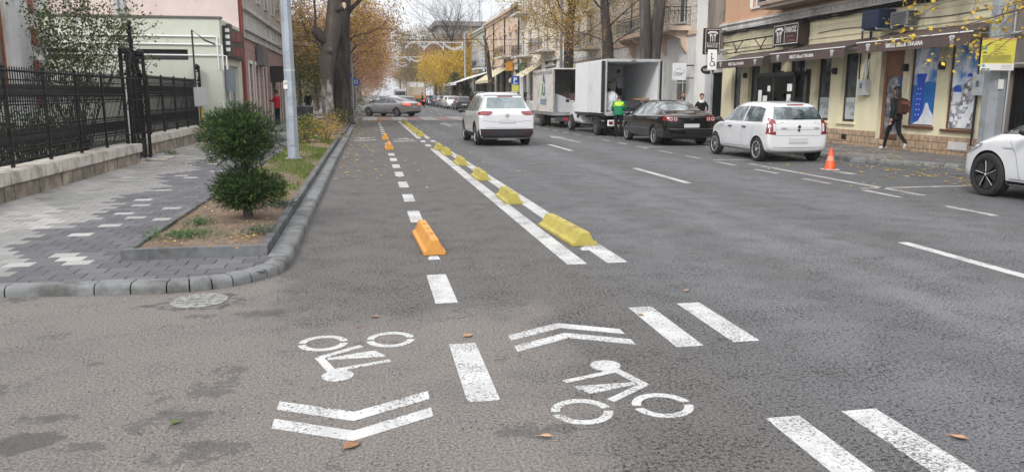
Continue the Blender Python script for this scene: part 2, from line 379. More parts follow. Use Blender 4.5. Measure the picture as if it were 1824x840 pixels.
kerb('kerb', [(-.74, 30.2), (-.66, 57)], 1.0, .21, .10, M['kerb']); kerb('kerb', [(-.7, 64), (-.7, 240)], 4.0, .21, .10, M['kerb'])
# pavement base slab
inner = [(p[0], p[1] + .1) for p in outline[:4]] + [(-1.72 + .80 * math.cos(R(-90 + 11.25 * i)), 7.66 + .80 * math.sin(R(-90 + 11.25 * i))) for i in range(9)]
poly = [(x, y) for x, y in inner] + [(-.9, 58), (-14, 58)]
mb = MB(); mb.prism(poly, PZ - .008, lambda u, v, w_: (u, v, w_)); structure(mb.build('pavement_bed', mat('joint_sand', (.09, .085, .08), .95, .2, 30)))
mb = MB().box(-5.2, -.85, 64, 400, 0, .09); structure(mb.build('pavement', M['slab']))
mb = MB().box(-5.4, -2.4, 31, 58, PZ - .01, PZ + .004); structure(mb.build('pavement', M['slab']))
# paving blocks
def paving():
    bw, bl, gp = .255, .20, .005; vs = []; tone = []
    rs = random.Random(5); row = 0; y = 6.84
    lightrow = {}
    while y < 31:
        x = -9.0 + (bw / 2 if row % 2 else 0)
        edge = -3.55 - .035 * (y - 9) + .22 * math.sin(y * 1.9) + rs.choice((0, 0, .12, -.12)); e2 = edge - .62 + .25 * math.sin(y * 1.3 + 1)
        while x < -.9:
            cx, cy = x + bw / 2, y + bl / 2
            inside = cx < -2.36 or cy < 7.86
            if cy < 8.0 and cx > -1.75:
                inside = inside and math.hypot(cx + 1.72, cy - 7.62) < .80
            if cx < -5.62: inside = False
            if cy < 6.95 and cx < -3: inside = inside and True
            if inside:
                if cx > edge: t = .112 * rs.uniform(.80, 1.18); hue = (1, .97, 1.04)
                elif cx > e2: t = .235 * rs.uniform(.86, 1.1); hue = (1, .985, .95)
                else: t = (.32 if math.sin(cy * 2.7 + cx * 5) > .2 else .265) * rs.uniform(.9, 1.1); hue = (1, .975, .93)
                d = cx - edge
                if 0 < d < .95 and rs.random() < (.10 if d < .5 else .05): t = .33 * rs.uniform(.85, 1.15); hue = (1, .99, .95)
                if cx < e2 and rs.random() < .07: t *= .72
                z = PZ + rs.uniform(-.0015, .0015)
                x0, x1, y0, y1 = x + gp / 2, x + bw - gp / 2, y + gp / 2, y + bl - gp / 2; c = .004; zb = z - .006
                top = [(x0 + c, y0 + c, z), (x1 - c, y0 + c, z), (x1 - c, y1 - c, z), (x0 + c, y1 - c, z)]; bt = [(x0, y0, zb), (x1, y0, zb), (x1, y1, zb), (x0, y1, zb)]
                vs += top; tone.append([t * h for h in hue])
                for i in range(4):
                    k = (i + 1) % 4; vs += [bt[i], bt[k], top[k], top[i]]; tone.append([t * .9 * h for h in hue])
            x += bw
        y += bl; row += 1
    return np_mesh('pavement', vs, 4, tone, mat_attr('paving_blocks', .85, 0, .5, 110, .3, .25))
structure(paving())
# right kerb and pavement
RP = [(13.25, -14), (13.2, 13.0), (13.05, 15.0), (12.4, 16.2), (11.75, 17.3), (11.6, 18.5), (11.6, 58), (11.7, 320)]
kerb('kerb', RP[:2], 1.0, .16, .11, M['kerb'], side=-1); kerb('kerb', RP[1:6], .5, .16, .11, M['kerb'], side=-1); kerb('kerb', RP[5:], 1.6, .16, .11, M['kerb'], side=-1)
mb = MB(); mb.prism([(x + .12, y) for x, y in RP] + [(40, 320), (40, -14)], .106, lambda u, v, w_: (u, v, w_)); structure(mb.build('pavement', mat('old_pavement', (.21, .20, .195), .9, .2, 5, bump=.4, bscale=80, c2=(.125, .12, .118), c2scale=.7, c2amt=.9)))

# ---------------------------------------------------------------- painted markings (sheets 4 mm above the road)
def marks(name, rects, m, z=.004, label=None):
    mb = MB(); T = lambda u, v, w_: (u, v, z - .003 + w_)
    for r in rects:
        if not isinstance(r[0], tuple): x0, x1, y0, y1 = r; r = [(x0, y0), (x1, y0), (x1, y1), (x0, y1)]
        mb.prism(r, .003, T)
    return structure(mb.build(name, m))
cd = [(.48, .66, y, y + 1) for y in (3.93, 5.97)] + [(.50, .67, y, y + 1) for y in (10.0,)] + [(.51, .68, y, y + .9) for y in (12.0, 13.9, 15.85, 17.65, 19.55, 21.3)] + [(.52, .69, y, y + .9) for y in (26.0, 31.0, 32.9, 34.8, 36.7, 38.6, 40.5, 42.4, 44.3, 46.2)]
marks('bike_lane_dashes', cd, M['road_paint'])
marks('bike_lane_border', [[(1.88, 7.17), (2.08, 7.17), (2.0, 23.8), (1.82, 23.8)], [(2.29, 7.17), (2.50, 7.17), (2.36, 23.8), (2.18, 23.8)],
      (1.81, 1.98, 24.9, 25.9), (1.80, 1.97, 27.2, 28.2), (2.17, 2.34, 24.9, 25.9), (2.16, 2.33, 27.2, 28.2), (1.78, 1.95, 29.4, 49), (2.12, 2.29, 29.4, 49)], M['road_paint'])
marks('border_dashes', [(1.96, 2.15, 4.6, 5.57), (2.38, 2.57, 4.63, 5.62), (1.97, 2.16, 2.3, 3.44), (2.41, 2.61, 2.3, 3.45)], M['road_paint'])
marks('lane_dashes', [(5.84, 5.97, y, y + 3.0) for y in (4.6, 13.6, 22.2, 31.0, 40.0, 64, 73, 82, 92, 102, 112, 125, 140)], M['road_paint'])
marks('parking_dashes', [(8.42, 8.54, y, y + .95) for y in np.arange(9.1, 60, 1.95)] + [(8.6, 11.6, 12.2, 12.32), (8.6, 11.6, 18.3, 18.42), (8.6, 11.6, 23.4, 23.52), (8.6, 11.6, 29, 29.12), (8.95, 9.08, 11.2, 17.2), (9.86, 10.1, 14.55, 15.15)], M['worn_paint'])
def symbol(ox, oy, flip):
    s = -1 if flip else 1; mb = MB(); T = lambda u, v, w_: (ox + s * u, oy + s * v, .001 + w_)
    for cx in (-.225, .225):
        ring(mb, T, cx, 0, .165, .165, .05, .003, 8, 172); ring(mb, T, cx, 0, .165, .165, .05, .003, 188, 352)
    for q, (a, b, wd) in enumerate((((-.21, .43), (.15, .55), .045), ((.14, .57), (.235, .29), .055), ((-.17, .325), (.18, .325), .045), ((-.095, .245), (.135, .32), .04), ((-.03, .11), (.23, .30), .05), ((.05, .57), (.16, .60), .05))):
        stroke(mb, T, a, b, wd, .003 + .0003 * q)
    mb.prism([(-.185, .345), (-.115, .225), (-.03, .25), (-.06, .33)], .0052, T)
    n = 18; mb.prism([(.105 + .095 * math.cos(2 * math.pi * i / n), .645 + .09 * math.sin(2 * math.pi * i / n)) for i in range(n)], .0055, T)
    structure(mb.build('bicycle_marking', M['road_paint']))
symbol(1.285, 3.70, False); symbol(-.125, 5.11, True)
def chevron(ox, y0, up, w_=.81):
    mb = MB(); s = 1 if up else -1; T = lambda u, v, c: (ox + u, y0 + s * v, .001 + c)
    for k in (0, .235):
        mb.prism([(-w_ / 2, k), (0, k + .22), (w_ / 2, k), (w_ / 2, k + .115), (0, k + .335), (-w_ / 2, k + .115)], .003, T)
    structure(mb.build('chevron_marking', M['road_paint']))
chevron(-.125, 4.13, False); chevron(1.31, 4.70, True)
# markings further up: symbols, arrows, red and white crossing
for ox in (-.15, 1.25): symbol(ox, 29.0 if ox > 0 else 30.4, ox < 0); chevron(ox, 27.6 if ox > 0 else 29.0, ox > 0)
def arrow(x, y, turn=0):
    mb = MB(); T = lambda u, v, c: (x + u, y + v, .001 + c)
    mb.prism([(-.08, 0), (.08, 0), (.08, 3), (-.08, 3)], .003, T); mb.prism([(-.3, 3), (.3, 3), (0, 4.6)], .003, T)
    if turn: mb.prism([(.08, 1.4), (.5, 2.2), (.5, 2.5), (.08, 1.9)], .003, T); mb.prism([(.35, 1.9), (.95, 2.6), (.4, 3.2)], .003, T)
    structure(mb.build('arrow_marking', M['worn_paint']))
arrow(4.2, 40.5, 1); arrow(7.2, 26, 0); arrow(4.1, 78, 0); arrow(7.4, 84, 0)
red = []; wht = []
for i, x in enumerate(np.arange(-.4, 11.3, 1.0)):
    (red if i % 2 else wht).append((x, x + .97, 50.5, 58.2))
marks('crossing_bands', red, M['red_paint']); marks('crossing_bands', wht, M['worn_paint'])

# ---------------------------------------------------------------- manhole cover and its patch
mb = MB(); mb.lathe([(.222, 0), (.222, .008), (.205, .012), (.2, .008), (.19, .010), (0.001, .010)], (-1.40, 6.40, .001), n=40)
T = frame((-1.40, 6.40, .010), (1, 0, 0), (0, 1, 0))
for i in range(12):
    a = R(30 * i); mb.prism([(r * math.cos(a + da), r * math.sin(a + da)) for r, da in ((.12, -.11), (.175, -.09), (.175, .09), (.12, .11))], .005, T)
for i in range(5): mb.prism([(-.09, -.08 + i * .036), (.09, -.08 + i * .036), (.09, -.064 + i * .036), (-.09, -.064 + i * .036)], .005, T)
o = mb.build('manhole_cover', mat('cast_iron_cover', (.27, .27, .265), .5, .25, 30, metal=.3, c2=(.12, .11, .10), c2scale=20)); tag(o, 'round grey metal manhole cover set in the asphalt below the corner kerb', 'manhole cover')
from mathutils import noise as mnoise
MATS['patch_asphalt'] = mat('patch_asphalt', (.085, .08, .075), .9, .45, 40, bump=.7, bscale=60, c2=(.05, .047, .045), c2scale=9)
def worn_patch(x, y, rx, ry, seed, hole=0, z=.0012):
    n = 110; o = []
    for i in range(n):
        a = 2 * math.pi * i / n; k = 1 + .42 * mnoise.noise(Vector((math.cos(a) * 1.3, math.sin(a) * 1.3, seed))) + .38 * mnoise.noise(Vector((math.cos(a) * 4, math.sin(a) * 4, seed))) + .22 * mnoise.noise(Vector((math.cos(a) * 13, math.sin(a) * 13, seed))); o.append((x + rx * k * math.cos(a), y + ry * k * math.sin(a), z))
    mb = MB()
    if hole: i_ = [(x + (p[0] - x) * (hole + .09 * math.sin(q * .31) + .05 * math.sin(q * 1.3)), y + (p[1] - y) * (hole + .09 * math.sin(q * .31) + .05 * math.sin(q * 1.3)), z) for q, p in enumerate(o)]; mb.add(o + i_, [(q, (q + 1) % n, (q + 1) % n + n, q + n) for q in range(n)])
    else: mb.add([(x, y, z)] + o, [(0, q + 1, (q + 1) % n + 1) for q in range(n)])
    structure(mb.build('worn_asphalt_patch', MATS['patch_asphalt']))
worn_patch(-1.38, 6.36, .36, .23, 1.0, .80, .0008)

# ---------------------------------------------------------------- planter strips
def planter(y0, y1, x0, x1, label):
    p = empty('planter', (0, 0, 0), 0, label, 'planter'); z1 = .185; t = .09
    def strip(a, b, c, d, along):
        n = max(1, round((d - c if along == 'y' else b - a) / 1.0)); mb = MB()
        for i in range(n):
            if along == 'y': u = c + (d - c) * i / n; v = c + (d - c) * (i + 1) / n; mb.box(a, b, u + .003, v - .003, 0, z1 + random.uniform(-.004, .004))
            else: u = a + (b - a) * i / n; v = a + (b - a) * (i + 1) / n; mb.box(u + .003, v - .003, c, d, 0, z1)
        mb.build('edging', M['edging'], p, bevel=.006)
    strip(x0, x1, y0, y0 + t, 'x'); strip(x0, x1, y1 - t, y1, 'x'); strip(x0, x0 + t, y0 + t + .003, y1 - t - .003, 'y'); strip(x1 - t, x1, y0 + t + .003, y1 - t - .003, 'y')
    # soil with uneven surface
    nx, ny = 14, int((y1 - y0) / .12); vs = []; fs = []
    for j in range(ny + 1):
        for i in range(nx + 1):
            x = x0 + t - .01 + (x1 - x0 - 2 * t + .02) * i / nx; y = y0 + t - .01 + (y1 - y0 - 2 * t + .02) * j / ny
            vs.append((x, y, .15 + random.uniform(-.008, .012) + (.03 * math.sin(i / nx * 3.14))))
    fs = [(j * (nx + 1) + i, j * (nx + 1) + i + 1, (j + 1) * (nx + 1) + i + 1, (j + 1) * (nx + 1) + i) for j in range(ny) for i in range(nx)]
    o = MB().add(vs, fs).build('soil', mat('soil', (.155, .108, .075), .95, .4, 18, bump=.8, bscale=50, c2=(.10, .07, .045), c2scale=3), smooth=True); structure(o)
planter(7.76, 29.6, -2.38, -1.02, 'long grey concrete edged planting bed with the clipped yew and grass')
planter(30.4, 57.5, -2.9, -.93, 'planting bed beyond the gap, holding the big trunks and shrubs')
# ================================================================ buildings
def brickmat(name, c1, c2, mortar, w_=.4, h=.2, rough=.85, rot=None, ms=.012):
    m = bpy.data.materials.new(name); m.use_nodes = True; n = m.node_tree; b = n.nodes['Principled BSDF']; L = n.links.new
    tc = n.nodes.new('ShaderNodeTexCoord'); sx = n.nodes.new('ShaderNodeSeparateXYZ'); L(tc.outputs['Object'], sx.inputs[0])
    ad = n.nodes.new('ShaderNodeMath'); ad.operation = 'ADD'; L(sx.outputs[0], ad.inputs[0]); L(sx.outputs[1], ad.inputs[1])
    cx = n.nodes.new('ShaderNodeCombineXYZ'); L(ad.outputs[0], cx.inputs[0]); L(sx.outputs[2], cx.inputs[1])
    br = n.nodes.new('ShaderNodeTexBrick'); br.inputs['Scale'].default_value = 1; br.inputs['Brick Width'].default_value = w_; br.inputs['Row Height'].default_value = h
    br.inputs['Mortar Size'].default_value = ms; br.inputs['Color1'].default_value = (*c1, 1); br.inputs['Color2'].default_value = (*c2, 1); br.inputs['Mortar'].default_value = (*mortar, 1); L(cx.outputs[0], br.inputs['Vector'])
    nz = n.nodes.new('ShaderNodeTexNoise'); nz.inputs['Scale'].default_value = 9; nz.inputs['Detail'].default_value = 7; L(tc.outputs['Object'], nz.inputs['Vector'])
    r = n.nodes.new('ShaderNodeMapRange'); r.inputs[1].default_value = .3; r.inputs[2].default_value = .7; r.inputs[3].default_value = .7; r.inputs[4].default_value = 1.25; L(nz.outputs['Fac'], r.inputs[0])
    s = n.nodes.new('ShaderNodeVectorMath'); s.operation = 'SCALE'; L(br.outputs['Color'], s.inputs[0]); L(r.outputs[0], s.inputs[3]); L(s.outputs[0], b.inputs['Base Color'])
    bb = n.nodes.new('ShaderNodeBump'); bb.inputs['Strength'].default_value = .6; bb.inputs['Distance'].default_value = .01; bb.invert = True; L(br.outputs['Fac'], bb.inputs['Height']); L(bb.outputs[0], b.inputs['Normal'])
    b.inputs['Roughness'].default_value = rough; MATS[name] = m; return m
def wallmat(name, c, dirt=None, amt=.35, var=.07):
    return mat(name, c, .9, var, 2.5, bump=.25, bscale=45, c2=dirt or tuple(v * .62 for v in c), c2scale=.9, c2amt=amt, stretch=(1, 1, .45))
M['cream'] = wallmat('cream_render', (.70, .645, .45), amt=.25)
M['plinth'] = brickmat('plinth_tiles', (.44, .31, .21), (.35, .25, .17), (.17, .13, .1), .32, .2)
M['salmon'] = wallmat('salmon_render', (.50, .31, .20)); M['peach'] = wallmat('peach_render', (.60, .46, .37)); M['white_r'] = wallmat('white_render', (.74, .73, .69), amt=.2)
M['beige'] = wallmat('beige_render', (.62, .58, .51), amt=.3); M['pinkr'] = wallmat('pink_render', (.38, .255, .225), amt=.4); M['pink_up'] = wallmat('pale_pink_render', (.50, .41, .39), amt=.2)
M['greenw'] = wallmat('pale_green_render', (.54, .56, .48), amt=.15); M['trim'] = wallmat('stone_trim', (.60, .585, .56), amt=.5); M['greyr'] = wallmat('stained_grey_render', (.30, .26, .22), (.14, .115, .095), .8)
M['brownwood'] = mat('brown_door_wood', (.13, .055, .03), .55, .3, 6, stretch=(3, 3, .4)); M['whiteframe'] = mat('white_window_frame', (.62, .61, .59), .5, .08)
M['redstripe'] = wallmat('red_painted_pipe', (.22, .05, .04), amt=.2); M['fabric'] = mat('brown_awning_canvas', (.088, .062, .055), .9, .12, 8, bump=.2, bscale=200)
M['white_print'] = mat('white_print', (.72, .72, .70), .7, .03); M['roof'] = mat('roof_dark', (.12, .09, .08), .9, .2)

class Fac:
    def __init__(s, O, U, N): s.O = Vector(O); s.U = Vector(U); s.N = Vector(N)
    def p(s, u, z, d=0): return s.O + s.U * u - s.N * d + Vector((0, 0, z))
    def box(s, mb, u0, u1, z0, z1, d0, d1):
        a = s.p(u0, z0, d0); b = s.p(u1, z1, d1); mb.box(a.x, b.x, a.y, b.y, a.z, b.z); return mb
    def wall(s, mb, u0, u1, z0, z1, ops, depth=.25):
        us = sorted({u0, u1, *[o[0] for o in ops], *[o[1] for o in ops]}); zs = sorted({z0, z1, *[o[2] for o in ops], *[o[3] for o in ops]})
        for a, b in zip(us, us[1:]):
            for c, d in zip(zs, zs[1:]):
                m = ((a + b) / 2, (c + d) / 2)
                if any(o[0] < m[0] < o[1] and o[2] < m[1] < o[3] for o in ops): continue
                mb.quad(s.p(a, c), s.p(b, c), s.p(b, d), s.p(a, d))
        for o in ops:
            for (a, c), (b, d) in (((o[0], o[2]), (o[0], o[3])), ((o[1], o[2]), (o[1], o[3])), ((o[0], o[2]), (o[1], o[2])), ((o[0], o[3]), (o[1], o[3]))):
                mb.quad(s.p(a, c), s.p(b, d), s.p(b, d, depth), s.p(a, c, depth))
        return mb
    def window(s, par, o, depth=.2, fm=None, gm=None, nx=2, nz=1, fw=.06, name='window', transom=None, sill=True, sm=None):
        u0, u1, z0, z1 = o; mb = MB(); fm = fm or M['whiteframe']; e = .002
        s.box(mb, u0 + e, u0 + fw, z0 + e, z1 - e, depth - .06, depth); s.box(mb, u1 - fw, u1 - e, z0 + e, z1 - e, depth - .06, depth)
        s.box(mb, u0 + fw, u1 - fw, z0 + e, z0 + fw, depth - .06, depth); s.box(mb, u0 + fw, u1 - fw, z1 - fw, z1 - e, depth - .06, depth)
        for i in range(1, nx):
            c = u0 + (u1 - u0) * i / nx; s.box(mb, c - fw / 2, c + fw / 2, z0 + fw, z1 - fw, depth - .05, depth)
        for i in range(1, nz):
            c = z0 + (z1 - z0) * i / nz; s.box(mb, u0 + fw, u1 - fw, c - fw / 2, c + fw / 2, depth - .045, depth)
        if transom: s.box(mb, u0 + fw, u1 - fw, transom - fw / 2, transom + fw / 2, depth - .05, depth)
        w_ = mb.build(name, fm, par, fix=False)
        q = MB(); s.box(q, u0, u1, z0, z1, depth - .02, depth + .03); q.build('pane', gm or M['glass'], w_)
        if sill: q = MB(); s.box(q, u0 - .06, u1 + .06, z0 - .07, z0 - .001, -.07, depth - .06); q.build('sill', sm or M['trim'], w_)
        return w_
    def shell(s, mb, u0, u1, z0, z1, dd):
        """sides, back and roof of the building body"""
        P = s.p
        mb.quad(P(u0, z0), P(u0, z1), P(u0, z1, dd), P(u0, z0, dd)); mb.quad(P(u1, z0), P(u1, z1), P(u1, z1, dd), P(u1, z0, dd))
        mb.quad(P(u0, z0, dd), P(u1, z0, dd), P(u1, z1, dd), P(u0, z1, dd)); mb.quad(P(u0, z1), P(u1, z1), P(u1, z1, dd), P(u0, z1, dd)); return mb
    def rail(s, u0, u1, z0, h, dp, par, name='balcony_rail', sp=.13, deco=True):
        """wrought balcony railing: front run and two returns"""
        mb = MB(); runs = [((u0, -dp), (u1, -dp)), ((u0, -dp), (u0, 0)), ((u1, -dp), (u1, 0))]
        for (a, da), (b, db) in runs:
            A = s.p(a, z0 + h, da); B = s.p(b, z0 + h, db); mb.tube([A, B], .022, 4); A = s.p(a, z0 + .06, da); B = s.p(b, z0 + .06, db); mb.tube([A, B], .015, 4); L = (B - A).length
            A2 = A + Vector((0, 0, h - .22)); B2 = B + Vector((0, 0, h - .22)); mb.tube([A2, B2], .012, 4)
            n = max(2, int(L / sp))
            for i in range(n + 1):
                q = A.lerp(B, i / n); mb.tube([q, q + Vector((0, 0, h - .06))], .010, 4, False)
                if deco and i < n:
                    q2 = A.lerp(B, (i + .5) / n); d = (B - A).normalized() * sp * .42
                    mb.tube([q2 + Vector((0, 0, .12)), q2 + d + Vector((0, 0, .26)), q2 + Vector((0, 0, .42)), q2 - d + Vector((0, 0, .56)), q2 + Vector((0, 0, .66))], .009, 3, False)
        return mb.build(name, M['iron'], par, fix=False)
FR = Fac((14.8, 0, 0), (0, 1, 0), (-1, 0, 0)); FL = Fac((-5.0, 0, 0), (0, 1, 0), (1, 0, 0))
ZR = .11

# ---------------------------------------------------------------- the taverna
B = empty('taverna_building', (14.8, 24, 0), 0, 'cream and salmon restaurant building with stone plinth and brown awnings', 'building')
B.location = (0, 0, 0)
ops = [(29.35, 30.15, .75, 2.9), (27.85, 28.72, .75, 2.9), (26.30, 27.2, ZR + .02, 2.9), (24.72, 25.85, ZR + .02, 2.9), (23.15, 24.0, .8, 2.92), (21.75, 22.55, .8, 2.9), (19.66, 20.66, .36, 2.88), (18.33, 19.36, .8, 2.9), (16.92, 17.9, .76, 2.97)]
mb = MB(); FR.wall(mb, 16.45, 31.05, .57, 4.2, ops, .26); FR.shell(mb, 16.45, 31.05, 0, 9.5, 9); mb.build('wall', M['cream'], B, fix=False)
mb = MB(); FR.wall(mb, 16.45, 31.05, 4.2, 9.5, [(27.6, 28.7, 4.95, 7.2), (24.9, 25.9, 4.95, 7.2), (21.5, 22.5, 4.95, 7.2), (18.3, 19.3, 4.95, 7.2)], .2)
mb.build('upper_wall', M['salmon'], B, fix=False)
for u in (27.6, 24.9, 21.5, 18.3):
    FR.window(B, (u, u + 1.1 if u == 27.6 else u + 1.0, 4.95, 7.2), .18, nx=2)
    mb = MB(); FR.box(mb, u - .16, u - .002, 4.95, 7.4, -.04, .02); FR.box(mb, u + 1.102 if u == 27.6 else u + 1.002, u + 1.26, 4.95, 7.4, -.04, .02); mb.build('window_surround', M['white_r'], B)
mb = MB()
for a, b in ((16.45, 16.92), (17.9, 18.33), (18.33, 19.36), (19.36, 19.66), (20.66, 21.75), (21.75, 23.15), (23.15, 24.72), (25.85, 26.3), (27.2, 31.05)):
    mb = MB(); FR.box(mb, a + .001, b - .001, ZR - .02, .565, -.05, .05); mb.build('plinth', M['plinth'], B, bevel=.01)
mb = MB(); FR.box(mb, 19.66, 20.66, ZR - .02, .36, -.04, .3); mb.build('door_step', M['plinth'], B, bevel=.01); mb = MB(); FR.box(mb, 16.92, 17.9, ZR - .02, .565, -.02, .05); mb.build('plinth', M['plinth'], B, bevel=.01)
mb = MB(); FR.box(mb, 17.0, 17.65, .25, .45, -.035, .0); mb.build('basement_vent', M['whiteframe'], B); mb = MB(); FR.box(mb, 22.0, 22.25, .25, .42, -.056, -.03); mb.build('basement_vent', M['dark'], B)
for i, o in enumerate(ops[:2] + ops[4:6]): FR.window(B, o, .2, mat('dark_bronze_frame', (.03, .028, .027), .5), nx=1, sm=M['cream'])
FR.window(B, ops[3], .22, MATS['dark_bronze_frame'], nx=2, transom=2.3, sill=False); FR.window(B, ops[2], .22, MATS['dark_bronze_frame'], nx=1, transom=2.3, name='door', sill=False)
# frosted lettering panels in the lower halves of two windows
frost = mat('frosted_film', (.42, .45, .47), .4, .06)
for u0, u1 in ((23.2, 23.95), (21.8, 22.5)):
    mb = MB(); FR.box(mb, u0, u1, .88, 1.55, .168, .176); f = mb.build('window_film', frost, B)
    T = frame(FR.p(u1 - .05, 1.2, .167), (0, -1, 0), (0, 0, 1)); m2 = text_mb('MAIA', T, .62, .22, depth=.002)
    T = frame(FR.p(u1 - .32, .96, .167), (0, -1, 0), (0, 0, 1)); text_mb('pizza', T, .34, .15, m2, .002); m2.build('film_lettering', mat('film_letter', (.12, .17, .19), .5), f)
# brown door with frosted printed leaf
mb = MB(); o = ops[6]; FR.box(mb, o[0] + .01, o[1] - .01, 2.28, 2.87, .16, .22); FR.box(mb, o[0] + .01, o[0] + .12, .37, 2.28, .14, .22); FR.box(mb, o[1] - .12, o[1] - .01, .37, 2.28, .14, .22); FR.box(mb, o[0] + .12, o[1] - .12, .37, .5, .15, .22); FR.box(mb, o[0] + .12, o[1] - .12, 2.16, 2.28, .15, .22)
d = mb.build('door', mat('brown_panel', (.19, .085, .05), .6, .15), B)
mb = MB(); FR.box(mb, o[0] + .12, o[1] - .12, .5, 2.16, .18, .2); mb.build('pane', mat('printed_pane', (.40, .38, .37), .25, .5, 3, c2=(.08, .09, .12), c2scale=4.5, c2amt=.9), d)
mb = MB(); FR.box(mb, o[0] + .125, o[0] + .34, .75, 2.14, .172, .18); mb.build('blue_panel', mat('print_blue', (.03, .10, .33), .3), d)
mb = MB(); mb.tube([FR.p(19.86, 1.0, .10), FR.p(19.86, 1.45, .10)], .015, 6); mb.build('handle', M['galv'], d)
# printed sea views in the two right hand windows
skyp = mat('printed_sky', (.09, .33, .80), .3, .35, 1.2, c2=(.80, .85, .92), c2scale=2.4, c2amt=.75)
seap = mat('printed_sea', (.03, .16, .47), .3, .2); whp = mat('printed_white', (.76, .79, .84), .35, .15, 6); bluep = mat('printed_cobalt', (.03, .10, .55), .3, .25, 4); greyp = mat('printed_grey', (.45, .46, .49), .35, .5, 9, c2=(.1, .1, .11), c2scale=7, c2amt=.6)
for k, o in enumerate(ops[7:9]):
    FR.window(B, o, .12, M['brownwood'], skyp, nx=1, fw=.03, sm=M['brownwood']); pass
    W_ = o[1] - o[0]; T = frame(FR.p(o[1], o[2], .098), (0, -1, 0), (0, 0, 1))
    S = lambda name, m, pol, h=.001: MB().prism(pol, h, T).build(name, m, B)
    if k == 0:
        S('printed_view', seap, [(.03, .03), (W_ - .03, .03), (W_ - .03, 1.15), (.6, 1.2), (.3, 1.1), (.03, 1.1)])
        S('printed_view', whp, [(.1, .04), (W_ - .03, .04), (W_ - .03, .2), (.74, .45), (.66, .62), (.58, .62), (.5, .35), (.3, .12)], .002)
        S('printed_vase', bluep, [(.15, .12), (.12, .6), (.2, 1.1), (.14, 1.4), (.55, 1.4), (.47, 1.15), (.5, .7), (.46, .3), (.33, .12)], .003)
        mb = MB(); rs = random.Random(4)
        for i in range(6):
            for j in range(2):
                cx, cy = .22 + j * .11 + .02 * (i % 2), .3 + i * .14; mb.prism([(cx + .02 * math.cos(a), cy + .02 * math.sin(a)) for a in np.linspace(0, 5.3, 6)], .0045, T)
        mb.build('printed_dots', whp, B)
    else:
        S('printed_view', greyp, [(.03, .03), (W_ - .03, .03), (W_ - .03, 1.35), (.62, 1.28), (.4, 1.1), (.2, 1.12), (.03, 1.05)])
        mb = MB(); rs = random.Random(9)
        for i in range(26):
            cx, cy, a, b = rs.uniform(.06, W_ - .2), rs.uniform(.1, 1.15), rs.uniform(.06, .16), rs.uniform(.05, .13)
            mb.prism([(cx, cy), (cx + a, cy), (cx + a, cy + b), (cx, cy + b)], .002 + .0001 * i, T)
        mb.build('printed_houses', whp, B)
        S('printed_view', whp, [(.28, .04), (.62, .04), (W_ - .03, .75), (W_ - .03, .95)], .006)
        for cx, cy, r in ((.24, .95, .15), (.62, 1.32, .09)):
            S('printed_dome', bluep, [(cx + r * math.cos(a), cy + r * math.sin(a) * 1.1) for a in np.linspace(0, math.pi, 12)], .007)
        S('printed_view', whp, [(.1, .7), (.38, .7), (.38, .94), (.1, .94)], .0055)
# mouldings, cornice, balcony slab
mb = MB(); FR.box(mb, 16.45, 31.05, 3.47, 3.52, -.03, .02); FR.box(mb, 16.45, 31.05, 3.86, 3.9, -.02, .02); mb.build('moulding', M['cream'], B)
mb = MB(); FR.box(mb, 16.4, 31.1, 4.2, 4.42, -.14, .02); FR.box(mb, 16.4, 31.1, 4.422, 4.5, -.22, .02)
for u in np.arange(16.6, 31, .16): FR.box(mb, u, u + .08, 4.26, 4.36, -.17, -.139)
mb.build('cornice', M['trim'], B); mb = MB(); FR.box(mb, 16.4, 31.1, 4.502, 4.6, -.1, .02); mb.build('cornice', M['salmon'], B)
mb = MB(); FR.box(mb, 16.5, 26.4, 4.62, 4.74, -.9, .02); FR.box(mb, 16.5, 26.4, 4.742, 4.86, -.98, .02); mb.build('balcony_slab', wallmat('balcony_render', (.33, .25, .21)), B)
FR.rail(16.55, 26.35, 4.86, 1.0, .92, B)
for u in (29.75, 28.2, 23.6, 22.9):  # little wall lamps between the windows
    pass
for u in (28.9, 26.1, 24.35, 22.85, 19.5, 18.1):
    mb = MB(); FR.box(mb, u - .05, u + .05, 2.28, 2.48, -.14, 0); FR.box(mb, u - .065, u + .065, 2.34, 2.42, -.15, -.01); mb.build('wall_lamp', M['black'], B, bevel=.006)
# glazed entrance porch
P_ = empty('entrance_porch', (0, 0, 0)); P_.parent = B
mb = MB(); u0, u1 = 24.3, 26.95
for u in (u0, (u0 + u1) / 2, u1 - .08): FR.box(mb, u, u + .08, ZR, 2.36, -.62, -.55)
FR.box(mb, u0, u1, 2.28, 2.38, -.64, -.54); FR.box(mb, u0, u1, ZR, ZR + .12, -.63, -.56)
for u in (u0, u1 - .08): FR.box(mb, u + .001, u + .079, 2.28, 2.37, -.54, -.002); FR.box(mb, u + .001, u + .079, ZR, 2.3, -.08, -.002)
FR.box(mb, u0 + .01, u1 - .01, 2.381, 2.41, -.62, -.002)
P_ = mb.build('porch_frame', MATS['dark_bronze_frame'], B); 
mb = MB()
for a, b in ((u0 + .08, (u0 + u1) / 2 - .001), ((u0 + u1) / 2 + .08, u1 - .08)): FR.box(mb, a, b, ZR + .12, 2.28, -.59, -.585)
for u in (u0 + .035, u1 - .045): FR.box(mb, u, u + .006, ZR + .12, 2.28, -.55, -.08)
gl = bpy.data.materials.new('clear_glass'); gl.use_nodes = True; nn = gl.node_tree; nn.nodes.clear(); oo = nn.nodes.new('ShaderNodeOutputMaterial'); g1 = nn.nodes.new('ShaderNodeBsdfTransparent'); g2 = nn.nodes.new('ShaderNodeBsdfGlossy'); g2.inputs['Roughness'].default_value = .03; fz = nn.nodes.new('ShaderNodeFresnel'); fz.inputs[0].default_value = 1.6; ms = nn.nodes.new('ShaderNodeMixShader')
